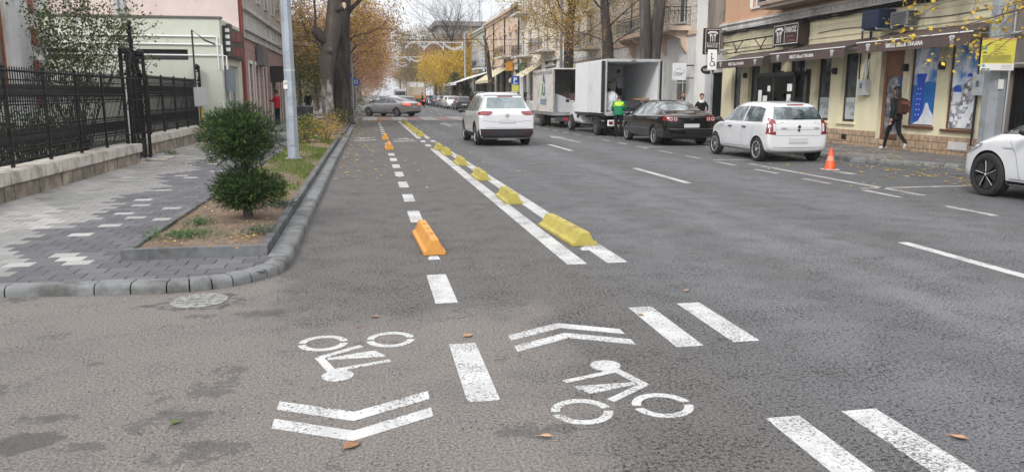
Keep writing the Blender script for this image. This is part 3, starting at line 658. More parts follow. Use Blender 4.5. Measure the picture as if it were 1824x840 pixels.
g1.inputs[0].default_value = (.8, .85, .85, 1); nn.links.new(fz.outputs[0], ms.inputs[0]); nn.links.new(g1.outputs[0], ms.inputs[1]); nn.links.new(g2.outputs[0], ms.inputs[2]); nn.links.new(ms.outputs[0], oo.inputs[0]); M['clear'] = gl
mb.build('porch_glass', gl, P_)
mb = MB()
for u, z, a, b in ((26.5, 1.4, .25, .4), (26.1, 1.3, .3, .3), (24.5, 1.3, .25, .35), (24.45, 1.75, .3, .25), (24.6, .95, .2, .25), (25.9, 1.75, .2, .2)): FR.box(mb, u, u + a, z, z + b, -.597, -.591)
mb.build('notice', M['white_print'], P_)
# awnings
def utensil_logo(mb, T, s, d=.003):
    """column capital over fork, knife and spoon"""
    mb.prism([(-.5 * s, .42 * s), (.5 * s, .42 * s), (.42 * s, .60 * s), (-.42 * s, .60 * s)], d, T)
    for sx in (-1, 1): mb.prism([(sx * .5 * s + .12 * s * math.cos(a), .40 * s + .12 * s * math.sin(a)) for a in np.linspace(0, 5.5, 8)], d, T)
    for x, wd in ((-.26, .07), (0, .08), (.27, .07)): mb.prism([(x * s - wd * s / 2, -.55 * s), (x * s + wd * s / 2, -.55 * s), (x * s + wd * s / 2, .28 * s), (x * s - wd * s / 2, .28 * s)], d, T)
    mb.prism([(.27 * s + .11 * s * math.cos(a), .18 * s + .16 * s * math.sin(a)) for a in np.linspace(0, 5.5, 9)], d * 1.2, T); mb.prism([(-.36 * s, .02 * s), (-.16 * s, .02 * s), (-.16 * s, .3 * s), (-.36 * s, .3 * s)], d * 1.2, T)
for (u0, u1, lab, sc) in ((25.75, 29.5, 'farthest brown canvas awning with white lettering, beside the black sign', 1), (20.95, 25.2, 'middle brown canvas awning under the large brown sign', 1), (16.05, 20.35, 'nearest brown awning above the brown door and blue pictures', 1)):
    A = empty('awning', (0, 0, {25.75: -.07, 20.95: 0, 16.05: .07}[u0]), 0, lab, 'awning', 'brown awnings on the taverna')
    mb = MB(); a = FR.p(u0, 3.30, -.02); 
    n = 8
    for i in range(n):  # slightly sagging canvas
        for (uA, uB) in ((u0, u1),):
            t0, t1 = i / n, (i + 1) / n; z = lambda t: 3.30 - .28 * t - .02 * math.sin(math.pi * t); dd = lambda t: -.02 - 1.0 * t
            mb.add([FR.p(uA, z(t0), dd(t0)), FR.p(uB, z(t0), dd(t0)), FR.p(uB, z(t1), dd(t1)), FR.p(uA, z(t1), dd(t1)), FR.p(uA, z(t0) - .012, dd(t0)), FR.p(uB, z(t0) - .012, dd(t0)), FR.p(uB, z(t1) - .012, dd(t1)), FR.p(uA, z(t1) - .012, dd(t1))], [(0, 1, 2, 3), (7, 6, 5, 4), (0, 3, 7, 4), (1, 5, 6, 2)])
    mb.build('canvas', M['fabric'], A, fix=False)
    mb = MB(); k = 24
    for i in range(k):
        ua, ub = u0 + (u1 - u0) * i / k, u0 + (u1 - u0) * (i + 1) / k; wa, wb = .012 * math.sin(i * 1.1), .012 * math.sin((i + 1) * 1.1)
        mb.quad(FR.p(ua, 3.0, -1.035), FR.p(ub, 3.0, -1.035), FR.p(ub, 2.715 + wb * .4, -1.035 + wb), FR.p(ua, 2.715 + wa * .4, -1.035 + wa))
        mb.quad(FR.p(ua, 3.0, -1.03), FR.p(ub, 3.0, -1.03), FR.p(ub, 2.715 + wb * .4, -1.03 + wb), FR.p(ua, 2.715 + wa * .4, -1.03 + wa))
    mb.build('valance', M['fabric'], A, fix=False)
    mb = MB().tube([FR.p(u0 - .03, 3.01, -1.04), FR.p(u1 + .03, 3.01, -1.04)], .016, 6); mb.build('front_bar', M['white_paint'], A)
    mb = MB()
    for u in (u0 + .1, u1 - .1): mb.tube([FR.p(u, 3.05, -.02), FR.p(u, 2.99, -.5), FR.p(u, 2.99, -1.0)], .02, 6)
    mb.build('arm', M['galv'], A)
    L_ = u1 - u0; T = frame(FR.p(u0 + L_ * .70, 2.80, -1.052), (0, -1, 0), (0, 0, 1)); m2 = text_mb('ΝΙΚΟΣ GRεεK TAVεRNA', T, L_ * .33, .115, depth=.003, bold=.02)
    m2.build('lettering', M['white_print'], A)
    for q in (.14, .88): m2 = MB(); utensil_logo(m2, frame(FR.p(u0 + L_ * q, 2.86, -1.052), (0, -1, 0), (0, 0, 1)), .16); m2.build('emblem', M['white_print'], A)
# big brown sign box
A = empty('restaurant_sign', (0, 0, 0), 0, 'large dark brown box sign with white cutlery emblem above the middle awning', 'sign')
mb = MB(); FR.box(mb, 24.55, 26.25, 3.32, 4.08, -.42, -.02); A2 = mb.build('sign_box', mat('dark_brown_sign', (.035, .022, .02), .4, .1), A, bevel=.01)
T = frame(FR.p(26.25, 3.32, -.422), (0, -1, 0), (0, 0, 1)); m2 = MB()
for a, b in (((.06, .06), (1.64, .06)), ((1.64, .06), (1.64, .70)), ((1.64, .70), (.06, .70)), ((.06, .70), (.06, .06)), ((.80, .06), (.80, .70))): stroke(m2, T, a, b, .018, .003)
utensil_logo(m2, frame(FR.p(26.25 - .43, 3.32 + .36, -.422), (0, -1, 0), (0, 0, 1)), .44)
text_mb('ΝΙΚΟΣ', frame(FR.p(26.25 - .87, 3.32 + .43, -.422), (0, -1, 0), (0, 0, 1)), .68, .19, m2, .003, bold=.01); m2.build('sign_print', M['white_print'], A)
m3 = text_mb('Greek\nTaverna', frame(FR.p(26.25 - .93, 3.32 + .12, -.422), (0, -1, 0), (0, 0, 1)), .56, .24, depth=.003); m3.build('sign_print', mat('red_print', (.30, .12, .10), .6), A)
# truss carrying the projecting sign, cables
mb = MB(); mb.tube([FR.p(31.0, 3.75, -.05), FR.p(26.3, 3.72, -.35)], .03, 5); mb.tube([FR.p(31.0, 3.3, -.06), FR.p(26.3, 3.3, -.3)], .022, 5)
for u in (27, 28, 29, 30): mb.tube([FR.p(u, 3.73, -.3 + (u - 26.3) * .05), FR.p(u + (.6 if u % 2 else -.6), 3.3, -.2)], .018, 4)
tag(mb.build('sign_truss', M['iron']), 'black steel lattice bracket along the cream wall above the far awning', 'bracket')
rs = random.Random(2); mb = MB()
for k in range(6):
    mb.tube([FR.p(u, 4.12 + .05 * math.sin(u * .9 + k) + rs.uniform(-.03, .03), -.06 - .02 * k) for u in np.arange(16.5, 31.3, .5)], .018, 5)
mb.tube([FR.p(u, 3.66 + .02 * math.sin(u * 2), -.02) for u in np.arange(16.5, 24.5, .5)], .012, 4); mb.tube([FR.p(21.6, 4.1, -.05), FR.p(21.6, 2.1, -.04)], .022, 5); mb.tube([FR.p(21.2, 4.1, -.05), FR.p(21.2, 2.1, -.04)], .03, 5)
mb.tube([FR.p(16.85, 3.0, -.05), FR.p(16.85, .4, -.05)], .03, 5); tag(mb.build('cable_bundle', M['black'], fix=False), 'tangled black cables strung along the taverna wall below its cornice', 'cables')
# air conditioning units
def ac(u0, u1, z0, z1, dp, label, m1, face='-Y'):
    A = empty('air_conditioner', (0, 0, 0), 0, label, 'air conditioner', 'air conditioning units on the walls')
    mb = MB(); FR.box(mb, u0, u1, z0, z1, -dp - .1, -.1); A_ = mb.build('casing', m1, A, bevel=.012)
    c = FR.p((u0 + u1) / 2, (z0 + z1) / 2, -dp - .104); mb = MB(); r = min(u1 - u0, z1 - z0) * .4
    for i in range(7): mb.box(c.x - .004, c.x + .002, c.y - (u1 - u0) * .42, c.y + (u1 - u0) * .42, z0 + (z1 - z0) * (.12 + .12 * i), z0 + (z1 - z0) * (.17 + .12 * i))
    mb.build('grille', M['black'], A); mb = MB()
    for i in range(9):
        z = z0 + (z1 - z0) * (.08 + .1 * i); a = FR.p(u0 - .003, z, -dp - .06); b = FR.p(u0 - .003, z, -.14); mb.box(min(a.x, b.x), max(a.x, b.x), u0 - .006, u0 - .002, z, z + .02)
    mb.build('grille', M['black'], A)
    mb = MB(); 
    for u in (u0 + .05, u1 - .09): FR.box(mb, u, u + .04, z0 - .05, z0 - .002, -dp - .1, -.003)
    mb.build('bracket', M['galv'], A)
ac(20.05, 20.8, 3.5, 4.0, .55, 'navy blue air conditioner under the taverna cables', mat('navy_casing', (.012, .03, .075), .4))
ac(19.15, 19.85, 3.5, 3.88, .32, 'pale grey air conditioner just right of the navy one', mat('pale_casing', (.17, .175, .18), .5))
# meter boxes
for (u, z, w1, h1, lab) in ((21.05, 1.62, .38, .46, 'grey meter box on the cream pillar left of the brown door'), (16.5, 1.62, .34, .5, 'white meter box on the last cream pillar by the steel pole')):
    mb = MB(); FR.box(mb, u, u + w1, z, z + h1, -.2, -.002); A = mb.build('meter_box', mat('meter_white', (.50, .52, .53), .5, .05), bevel=.01); tag(A, lab, 'meter box')
    mb = MB(); FR.box(mb, u + .04, u + w1 - .04, z + .05, z + h1 - .05, -.206, -.2); d = mb.build('door', mat('meter_door', (.44, .46, .47), .5), A)
    mb = MB(); FR.box(mb, u + w1 * .35, u + w1 * .65, z + .2, z + .35, -.209, -.206); mb.build('warning_sticker', mat('sticker', (.1, .15, .2), .5), A)
    mb = MB(); 
    for q in (.1, .26): mb.tube([FR.p(u + q, z + h1, -.1), FR.p(u + q, z + h1 + .6, -.06)], .018, 5)
    mb.build('conduit', M['galv'], A)

# ---------------------------------------------------------------- neighbours on the right side
# alley wall and gate
A = empty('alley_wall', (0, 0, 0), 0, 'tall stained grey brown wall between the taverna and the pale house', 'wall')
F2 = Fac((15.3, 0, 0), (0, 1, 0), (-1, 0, 0)); mb = MB(); F2.wall(mb, 31.06, 33.88, 3.6, 9, []); F2.shell(mb, 31.06, 33.88, 0, 9, 6); mb.build('wall', M['greyr'], A, fix=False)
mb = MB(); F2.wall(mb, 31.06, 33.88, 0, 3.6, [(31.5, 33.2, ZR, 2.6)], .3); mb.build('lower_wall', wallmat('grey_plaster', (.50, .48, .48)), A, fix=False)
mb = MB(); F2.box(mb, 31.5, 33.2, ZR, 2.6, .1, .16)
for u in np.arange(31.55, 33.2, .12): F2.box(mb, u, u + .03, ZR + .1, 2.55, .07, .1)
mb.build('gate', M['iron'], A)
# dark yard gate right of the taverna and its wall
A = empty('courtyard_wall', (0, 0, 0), 0, 'brown grey wall with black gate at the right edge behind the pole', 'wall')
mb = MB(); FR.wall(mb, 6, 16.44, 0, 7, [(13.2, 16.0, ZR, 2.25)], .3); mb.build('wall', wallmat('brown_grey_render', (.21, .185, .165), amt=.6), A, fix=False)
mb = MB(); FR.box(mb, 13.2, 16.0, ZR, 2.25, .2, .26)
for u in np.arange(13.25, 16, .14): FR.box(mb, u, u + .02, ZR + .1, 2.4, .12, .14)
g_ = mb.build('gate', M['iron'], A); mb = MB(); FR.box(mb, 13.4, 15.7, .3, .95, .13, .15); mb.build('gate_panel', mat('green_sheet', (.02, .055, .03), .7), g_)
mb = MB()
for u, r in ((16.2, .03), (15.9, .02)): mb.tube([FR.p(u, .2, -.06), FR.p(u, 7, -.06)], r, 6)
mb.tube([FR.p(16.4, 3.05, -.08), FR.p(12, 3.0, -.08)], .03, 6); mb.tube([FR.p(16.4, 2.35, -.08), FR.p(12, 2.32, -.08)], .02, 6); mb.build('pipe', mat('wall_pipe', (.38, .38, .38), .6), A)

# pale house with the salmon balcony
B = empty('corner_house', (0, 0, 0), 0, 'off-white house with salmon balcony and iron railing behind the double trunk', 'building')
gops = [(34.9, 36.4, ZR, 2.75), (38.2, 39.4, ZR + .7, 2.7), (41, 42.4, ZR, 2.7), (44.2, 45.4, .8, 2.7)]; uops = [(35.1, 36.3, 5.0, 7.6), (38.5, 39.7, 4.75, 7.4), (42.6, 43.6, 5.2, 7.4)]
mb = MB(); FR.wall(mb, 33.9, 46.5, 0, 4.35, gops, .25); FR.shell(mb, 33.9, 46.5, 0, 9, 8); mb.build('lower_wall', wallmat('pale_plaster', (.68, .68, .67), amt=.2), B, fix=False)
mb = MB(); FR.wall(mb, 33.9, 46.5, 4.35, 9, uops, .22); 
mb.build('upper_wall', brickmat('grooved_render', (.66, .62, .56), (.64, .60, .54), (.36, .32, .28), 9.0, .33, ms=.014), B, fix=False)
for o in gops: FR.window(B, o, .2, M['beige'] if o[2] > .5 else M['trim'], nx=2, transom=2.2, sill=False)
for o in uops: FR.window(B, o, .18, nx=2, transom=o[3] - .5)
mb = MB(); FR.box(mb, 33.88, 46.5, 4.35, 4.55, -.08, .02); FR.box(mb, 34.6, 42.6, 4.56, 4.75, -1.05, -.0); mb.build('balcony_slab', M['peach'], B)
for u in (34.9, 37.4, 39.9, 42.1):
    mb = MB(); a, b = u, u + .2; pol = [(0, 4.56), (-.95, 4.56), (-.9, 4.42), (-.35, 4.2), (-.25, 3.85), (-.05, 3.55), (0, 3.6)]
    mb.prism([(-d, z) for d, z in pol], .2, lambda p, q, w_, a=a: FR.p(a + w_, q, -p)); mb.build('bracket', M['peach'], B)
FR.rail(34.65, 42.55, 4.75, .85, 1.0, B, sp=.2)

def row_house(name, label, u0, u1, H, wall_m, lower_m, floors, cols, lower_h, shutters=False, balcs=(), depth=9, cornice=True, arch=False, sgn=FR):
    B = empty(name, (0, 0, 0), 0, label, 'building'); ops_u = []; ops_l = []; n = cols; cw = (u1 - u0) / n
    for z in floors:
        for i in range(n):
            c = u0 + cw * (i + .5); ops_u.append((c - cw * .2, c + cw * .2, z, z + 1.9))
    for i in range(max(1, n - 1)):
        cw2 = (u1 - u0) / max(1, n - 1); c = u0 + cw2 * (i + .5); ops_l.append((c - cw2 * .33, c + cw2 * .33, .15, lower_h - .9))
    mb = MB(); sgn.wall(mb, u0, u1, 0, lower_h, ops_l, .35); mb.build('lower_wall', lower_m, B, fix=False)
    mb = MB(); sgn.wall(mb, u0, u1, lower_h, H, ops_u, .2); sgn.shell(mb, u0, u1, 0, H, depth); mb.build('wall', wall_m, B, fix=False)
    for o in ops_u: sgn.window(B, o, .16, nx=2, transom=o[3] - .5)
    for o in ops_l: sgn.window(B, o, .3, M['black'], nx=3, transom=o[3] - .5, name='shop_window', sill=False)
    mb = MB()
    if cornice: sgn.box(mb, u0 - .05, u1 + .05, H - .45, H - .2, -.18, .02); sgn.box(mb, u0 - .08, u1 + .08, H - .199, H, -.4, .02)
    sgn.box(mb, u0, u1, lower_h - .25, lower_h, -.12, .02)
    for o in ops_u:
        sgn.box(mb, o[0] - .12, o[0] - .002, o[2], o[3] + .12, -.05, .01); sgn.box(mb, o[1] + .002, o[1] + .12, o[2], o[3] + .12, -.05, .01); sgn.box(mb, o[0] - .18, o[1] + .18, o[3] + .121, o[3] + .24, -.12, .01)
        if arch:
            c = (o[0] + o[1]) / 2; r = (o[1] - o[0]) / 2 + .12
            for k in range(8):
                a0, a1 = math.pi * k / 8, math.pi * (k + 1) / 8; pp = [sgn.p(c + rr * math.cos(a), o[3] + .25 + rr * .7 * math.sin(a), dd) for dd in (-.09, .0) for rr, a in ((r, a0), (r, a1), (r - .14, a1), (r - .14, a0))]
                mb.add(pp, [(0, 1, 2, 3), (4, 5, 6, 7), (0, 1, 5, 4), (2, 3, 7, 6)])
    mb.build('trim', M['trim'] if not arch else wallmat('peach_trim', (.58, .44, .36)), B, fix=False)
    for (a, b, z, dp) in balcs:
        mb = MB(); sgn.box(mb, a, b, z - .18, z, -dp - .08, .0); mb.build('balcony_slab', M['trim'], B); sgn.rail(a + .04, b - .04, z, .95, dp, B, sp=.22)
    return B
row_house('row_house', 'plain white house hidden behind the brown leaved street trees', 46.6, 58.9, 9.5, M['white_r'], M['beige'], (5.0,), 4, 4.2, balcs=((49, 52, 4.7, .9),))
WB = row_house('row_house', 'tall cream house with two iron balconies above the white trucks', 59.1, 76.0, 13.5, wallmat('ivory_render', (.74, .70, .60), amt=.2), M['white_r'], (5.4, 9.2), 5, 4.6, balcs=((61, 66.5, 5.2, 1.1), (70, 75, 5.2, 1.0), (71.5, 75.5, 9.1, 1.0)))
PH = row_house('row_house', 'peach house with arched window mouldings and dark downpipes', 76.1, 98.0, 10.2, M['peach'], M['beige'], (5.9,), 7, 5.0, balcs=((79, 85, 5.55, 1.1),), arch=True)
row_house('row_house', 'grey glass fronted block at the far end of the right hand row', 98.1, 112, 10.0, wallmat('grey_panel', (.30, .35, .41)), M['trim'], (5.4, 7.7), 8, 4.8, balcs=((100, 104, 5.0, 1.0),))
mb = MB(); Fx = Fac((18.5, 0, 0), (0, 1, 0), (-1, 0, 0)); Fx.shell(mb, 76.5, 97, 9, 15.5, 8); Fx.wall(mb, 76.5, 97, 9, 15.5, [(90, 91, 11, 13)], .2)
B = mb.build('rear_block', M['white_r'], fix=False); tag(B, 'white rear block rising behind the peach house roof', 'building')
q = MB(); Fx.box(q, 90, 91, 11, 13, .1, .2); q.build('window', M['glass'], B)
for u in (76.05, 84, 91.5, 98.05): MB().tube([FR.p(u, .2, -.1), FR.p(u, 9.7, -.1)], .07, 6).build('downpipe', M['iron'], PH)
def shop_awning(u0, u1, z1, z0, dp, m, label):
    A = empty('shop_awning', (0, 0, 0), 0, label, 'awning', 'light shop awnings further down the street'); mb = MB()
    mb.add([FR.p(u0, z1, 0), FR.p(u1, z1, 0), FR.p(u1, z0, -dp), FR.p(u0, z0, -dp), FR.p(u0, z1 - .03, 0), FR.p(u1, z1 - .03, 0), FR.p(u1, z0 - .03, -dp), FR.p(u0, z0 - .03, -dp)], [(0, 1, 2, 3), (7, 6, 5, 4), (0, 3, 7, 4), (1, 5, 6, 2), (2, 6, 7, 3), (0, 4, 5, 1)])
    mb.build('canvas', m, A); mb = MB(); FR.box(mb, u0, u1, z0 - .28, z0 - .031, -dp - .005, -dp + .01); mb.build('valance', m, A)
cw = mat('cream_canvas', (.55, .48, .34), .9, .1); ww = mat('white_canvas', (.62, .62, .60), .9, .06)
shop_awning(66, 71.5, 4.2, 3.0, 1.9, cw, 'domed cream shop awning just left of the nearer white truck'); shop_awning(80, 90, 4.6, 3.1, 2.5, cw, 'cream shop awning under the peach house'); shop_awning(92, 108, 4.4, 3.0, 4.5, ww, 'long white terrace awning at the far grey block')
mb = MB(); FR.box(mb, 72.2, 75, 3.9, 4.6, -.25, -.13); tag(mb.build('shop_sign', mat('green_sign', (.02, .22, .12), .5)), 'small green shop sign under the first balcony of the cream house', 'sign')
mb = MB(); FR.box(mb, 79, 80.2, 4.0, 4.9, -.7, -.13); tag(mb.build('shop_sign', mat('orange_sign', (.6, .28, .02), .5)), 'small orange shop sign beside the cream awning under the peach house', 'sign')
# big cutlery emblem on the cream house wall
m2 = MB(); T = frame(FR.p(64.5, 4.25, -.02), (0, -1, 0), (0, 0, 1)); m2.prism([(0, -.05), (3.0, -.03), (3.0, .05), (0, .05)], .05, T); m2.prism([(3, -.2), (3.2, -.22), (3.9, -.2), (3.9, .2), (3.2, .22), (3, .2)], .05, T); m2.prism([(.2, -.5), (3.8, -.42), (3.8, -.34), (.2, -.38)], .05, T); m2.prism([(0, -.18), (.9, -.12), (.9, .12), (0, .18)], .05, T)
tag(m2.build('wall_emblem', M['black']), 'black fork and knife emblem on the cream house wall', 'emblem')
# far flat roofed block
B = empty('office_block', (0, 0, 0), 0, 'long flat roofed office block far behind the trees', 'building')
mb = MB().box(14.5, 45, 160, 175, 0, 15.2); mb.build('wall', wallmat('office_grey', (.40, .38, .36)), B); mb = MB().box(13.6, 46, 159, 176, 15.2, 16.1); mb.build('roof', mat('roof_slab', (.22, .21, .21), .8), B)
for i in range(9):
    mb = MB().box(15.2 + i * 3.1, 17.4 + i * 3.1, 159.9, 160, 11.6, 13.6); mb.build('window', M['glass'], B)
mb = MB(); mb.tube([(24, 168, 16), (24, 168, 25)], .12, 5); mb.tube([(23, 168, 17), (25, 168, 22)], .06, 4); mb.build('mast', M['galv'], B)
# ================================================================ left side
# low pale green building
FF = Fac((0, 29.0, 0), (1, 0, 0), (0, -1, 0))
B = empty('low_building', (0, 0, 0), 0, 'low pale green rendered building with dark slot windows behind the fence', 'building')
sl = [(-11.2, -9.6, 2.82, 3.18), (-7.75, -6.1, 2.82, 3.18)]
mb = MB(); FF.wall(mb, -17, -5.0, 0, 4.24, sl, .3); lop = [(29.35, 30.1, ZR, 2.65), (30.5, 32.4, ZR, 2.7)]
FL.wall(mb, 29.0, 33.3, 0, 4.24, lop, .25); mb.quad((-17, 29, 4.24), (-5, 29, 4.24), (-5, 33.3, 4.24), (-17, 33.3, 4.24)); mb.build('wall', M['greenw'], B, fix=False)
for o in sl: FF.window(B, o, .22, M['black'], nx=1, sill=False, gm=mat('dark_slot_glass', (.05, .055, .055), .3))
for o in lop: FL.window(B, o, .15, nx=2, transom=2.2, sill=False, name='door' if o[0] < 30 else 'window')
mb = MB().box(-17, -4.93, 28.94, 29.3, 4.242, 4.30); mb.build('roof_edge', mat('roof_flashing', (.12, .11, .10), .6), B)
mb = MB()
for z, xe in ((3.62, -5.25), (3.35, -5.1), (2.98, -4.97)): mb.tube([(-11, 28.95, z + .03), (xe, 28.95, z), (xe + .15, 28.95, z - .02), (xe + .15, 28.95, 2.5)], .025, 6)
mb.build('conduit', M['white_paint'], B); mb = MB(); mb.ell((-8.0, 28.97, 3.42), .09, .04, .09); mb.build('vent_cap', M['black'], B)
# shop sign boards, street side of the low building
A = empty('shop_sign', (0, 0, 0), 0, 'dark grey sign board with faded red letter blocks on the low building', 'sign')
mb = MB(); FL.box(mb, 29.5, 33.0, 2.95, 4.05, -.16, -.01); FL.box(mb, 29.35, 29.75, 2.95, 4.1, -.3, -.161); mb.build('board', mat('dark_sign_board', (.06, .055, .055), .6, .3, 5), A, bevel=.01)
T = frame(FL.p(29.8, 2.95, -.165), (0, 1, 0), (0, 0, 1)); m2 = MB()
for (a, b, c, d) in ((.2, 1.3, .62, .98), (1.5, 2.7, .66, 1.0), (.2, 1.1, .1, .42), (1.3, 2.1, .12, .44), (2.25, 2.9, .12, .44)): m2.prism([(a, c), (b, c), (b, d), (a, d)], .02, T)
m2.build('lettering', mat('faded_red', (.20, .06, .05), .6, .3, 9), A)
T = frame((-4.84, 29.345, 2.98), (1, 0, 0), (0, 0, 1)); 
mb = MB()
for i in range(4): mb.box(-4.88, -4.74, 29.33, 29.349, 3.15 + .22 * i, 3.27 + .22 * i)
mb.build('lettering', M['white_print'], A)
mb = MB(); FL.box(mb, 29.45, 29.95, 1.75, 2.55, -.28, -.01) ; tag(mb.build('cabinet', mat('grey_cabinet', (.22, .26, .29), .5), bevel=.01), 'blue grey metal cabinet hung under the dark sign board on the left', 'cabinet')
# pink building
B = empty('pink_building', (0, 0, 0), 0, 'dusty pink street building with white cornice on the left', 'building')
go = [(35.3, 36.3, ZR, 2.95), (37.2, 38.2, ZR, 2.95), (40.0, 41.0, ZR, 2.95), (42.9, 44.6, ZR, 2.9), (46.8, 47.8, ZR, 2.9), (49.5, 50.5, ZR, 2.9), (52.5, 53.6, ZR, 2.9)]
uo = [(36 + 2.9 * i, 37.0 + 2.9 * i, 5.9, 8.0) for i in range(6)]
mb = MB(); FL.wall(mb, 33.35, 55, 0, 3.95, go, .25); mb.build('lower_wall', brickmat('pink_blocks', (.38, .25, .225), (.36, .235, .21), (.22, .15, .13), 1.4, .5), B, fix=False)
mb = MB(); FL.wall(mb, 33.35, 55, 3.95, 12, uo, .2); mb.build('upper_wall', wallmat('sand_render', (.44, .385, .345), amt=.3), B, fix=False)
mb = MB(); FQ = Fac((0, 33.35, 0), (1, 0, 0), (0, -1, 0)); FQ.wall(mb, -17, -5, 0, 12, []); mb.quad((-17, 55, 0), (-5, 55, 0), (-5, 55, 12), (-17, 55, 12)); mb.quad((-17, 33.35, 12), (-5, 33.35, 12), (-5, 55, 12), (-17, 55, 12)); mb.build('side_wall', M['pink_up'], B, fix=False)
for o in go: FL.window(B, o, .16, M['whiteframe'], nx=1, transom=2.5, sill=False, name='door' if o[1] - o[0] > 1.2 else 'window', gm=mat('brown_shutter', (.16, .12, .105), .6))
for o in uo: FL.window(B, o, .16, nx=2)
for o in go: mb = MB(); FL.box(mb, o[0] - .13, o[0] - .002, ZR, 3.1, -.04, .01); FL.box(mb, o[1] + .002, o[1] + .13, ZR, 3.1, -.04, .01); FL.box(mb, o[0] - .0, o[1] + .0, 2.955, 3.1, -.045, .01); mb.build('window_surround', M['white_r'], B)
for o in uo: mb = MB(); FL.box(mb, o[0] - .15, o[0] - .002, 5.8, 8.2, -.05, .01); FL.box(mb, o[1] + .002, o[1] + .15, 5.8, 8.2, -.05, .01); FL.box(mb, o[0] - .2, o[1] + .2, 8.2, 8.4, -.14, .01); mb.build('window_surround', M['white_r'], B)
mb = MB()
for z0, z1, d in ((3.95, 4.25, .10), (4.251, 4.33, .22), (4.331, 4.45, .15), (4.451, 5.05, .08), (5.051, 5.2, .25)): FL.box(mb, 33.9, 55, z0, z1, -d, .01)
for u in np.arange(35, 55, 2.9): FL.box(mb, u, u + .25, 4.46, 5.04, -.12, -.081)
mb.build('cornice', M['trim'], B)
for z, r in ((0, 0),): pass
mb = MB(); FL.box(mb, 33.45, 33.8, 0.1, 12, -.1, -.001); mb.build('pilaster', M['redstripe'], B)
mb = MB(); FL.box(mb, 42.7, 44.9, 2.3, 3.1, -.75, -.02); mb.build('entrance_box', mat('dark_lightbox', (.03, .022, .02), .5), B); mb = MB(); FL.box(mb, 37.6, 39.4, 2.95, 3.85, -.35, -.05); tag(mb.build('wall_sign', mat('brown_grey_sign', (.14, .135, .125), .6), bevel=.01), 'blank brown grey sign box on the pink building wall', 'sign')
mb = MB(); FL.box(mb, 52, 56.5, 4.75, 5.0, -1.2, 0); FL.box(mb, 52.4, 56, 4.3, 4.749, -.7, 0); mb.build('balcony_slab', M['pink_up'], B); FL.rail(52.05, 56.4, 5.0, 1.1, 1.15, B, sp=.2)
FQ.rail  # 
mb = MB().tube([(-9.5, 33.3, 4.3), (-9.5, 33.3, 12)], .08, 6); mb.tube([(-9.25, 33.3, 4.3), (-9.25, 33.3, 12)], .06, 6); mb.build('downpipe', M['galv'], B)
# leftmost house
FH = Fac((-8.4, 0, 0), (0, 1, 0), (1, 0, 0))
B = empty('villa', (0, 0, 0), 0, 'white villa with red brick quoins and wooden window at the left edge', 'building')
vo = [(19.15, 20.75, 1.6, 4.9), (15.8, 17.4, 1.6, 4.9)]
mb = MB(); FH.wall(mb, 12, 23.0, 0, 8, vo, .2); FH.shell(mb, 12, 23.0, 0, 8, 8); mb.build('wall', M['white_r'], B, fix=False)
orw = mat('orange_wood', (.28, .09, .035), .5, .2)
for o in vo: FH.window(B, o, .15, orw, gm=mat('grey_blind', (.20, .20, .19), .5), nx=2, transom=3.9, fw=.09)
mb = MB(); FH.box(mb, 20.9, 21.6, 0, 8, -.18, .01); FH.box(mb, 18.3, 19.0, 0, 8, -.18, .01); mb.build('pilaster', mat('white_pilaster', (.68, .68, .68), .7, .05), B, bevel=.01)
RBm = brickmat('red_brick', (.42, .075, .045), (.36, .06, .04), (.30, .2, .16), .2, .1)
for i in range(10):
    mb = MB(); m3 = MB(); z = .5 + i * .8; FH.box(mb, 22.35, 23.05, z, z + .42, -.15, .3); FH.box(m3, 21.95, 22.34, z, z + .42, -.03, .01); mb.build('quoin', M['white_r'], B, bevel=.05); m3.build('brick_panel', RBm, B)
# ================================================================ vehicles
def carpaint(name, c, rough=.28, metal=0.0):
    return mat(name, c, rough, .03, 3, metal=metal, spec=.5, coat=.8)
M['tyre'] = mat('tyre_rubber', (.018, .018, .019), .85, .2, 20); M['rim'] = mat('alloy', (.42, .42, .43), .35, .05, metal=.25); M['rim_dark'] = mat('dark_alloy', (.02, .02, .022), .3, .1, metal=.3)
M['lamp_red'] = mat('lamp_red', (.19, .010, .012), .15, .15, 30, coat=1); M['lamp_clear'] = mat('lamp_clear', (.55, .55, .57), .15, .2, 40, coat=1); M['plate'] = mat('plate', (.50, .50, .52), .5, .03)
M['chrome'] = mat('chrome', (.6, .6, .6), .15, .02, metal=1.0); M['lit_red'] = mat('lit_brake_lamp', (.5, .03, .02), .3, .1, emit=((1, .08, .04), 1.6))
M['cladding'] = mat('dark_cladding', (.014, .014, .016), .6, .1)
def crom(P, n):
    out = []; m = len(P)
    for i in range(m - 1):
        p0, p1, p2, p3 = P[max(i - 1, 0)], P[i], P[i + 1], P[min(i + 2, m - 1)]
        for k in range(n):
            t = k / n; out.append(tuple(.5 * ((2 * b) + (-a + c) * t + (2 * a - 5 * b + 4 * c - d) * t * t + (-a + 3 * b - 3 * c + d) * t ** 3) for a, b, c, d in zip(p0, p1, p2, p3)))
    out.append(P[-1]); return out
def lin(P, n):
    out = []
    for a, b in zip(P, P[1:]):
        for k in range(n): out.append(tuple(x + (y - x) * k / n for x, y in zip(a, b)))
    out.append(P[-1]); return out
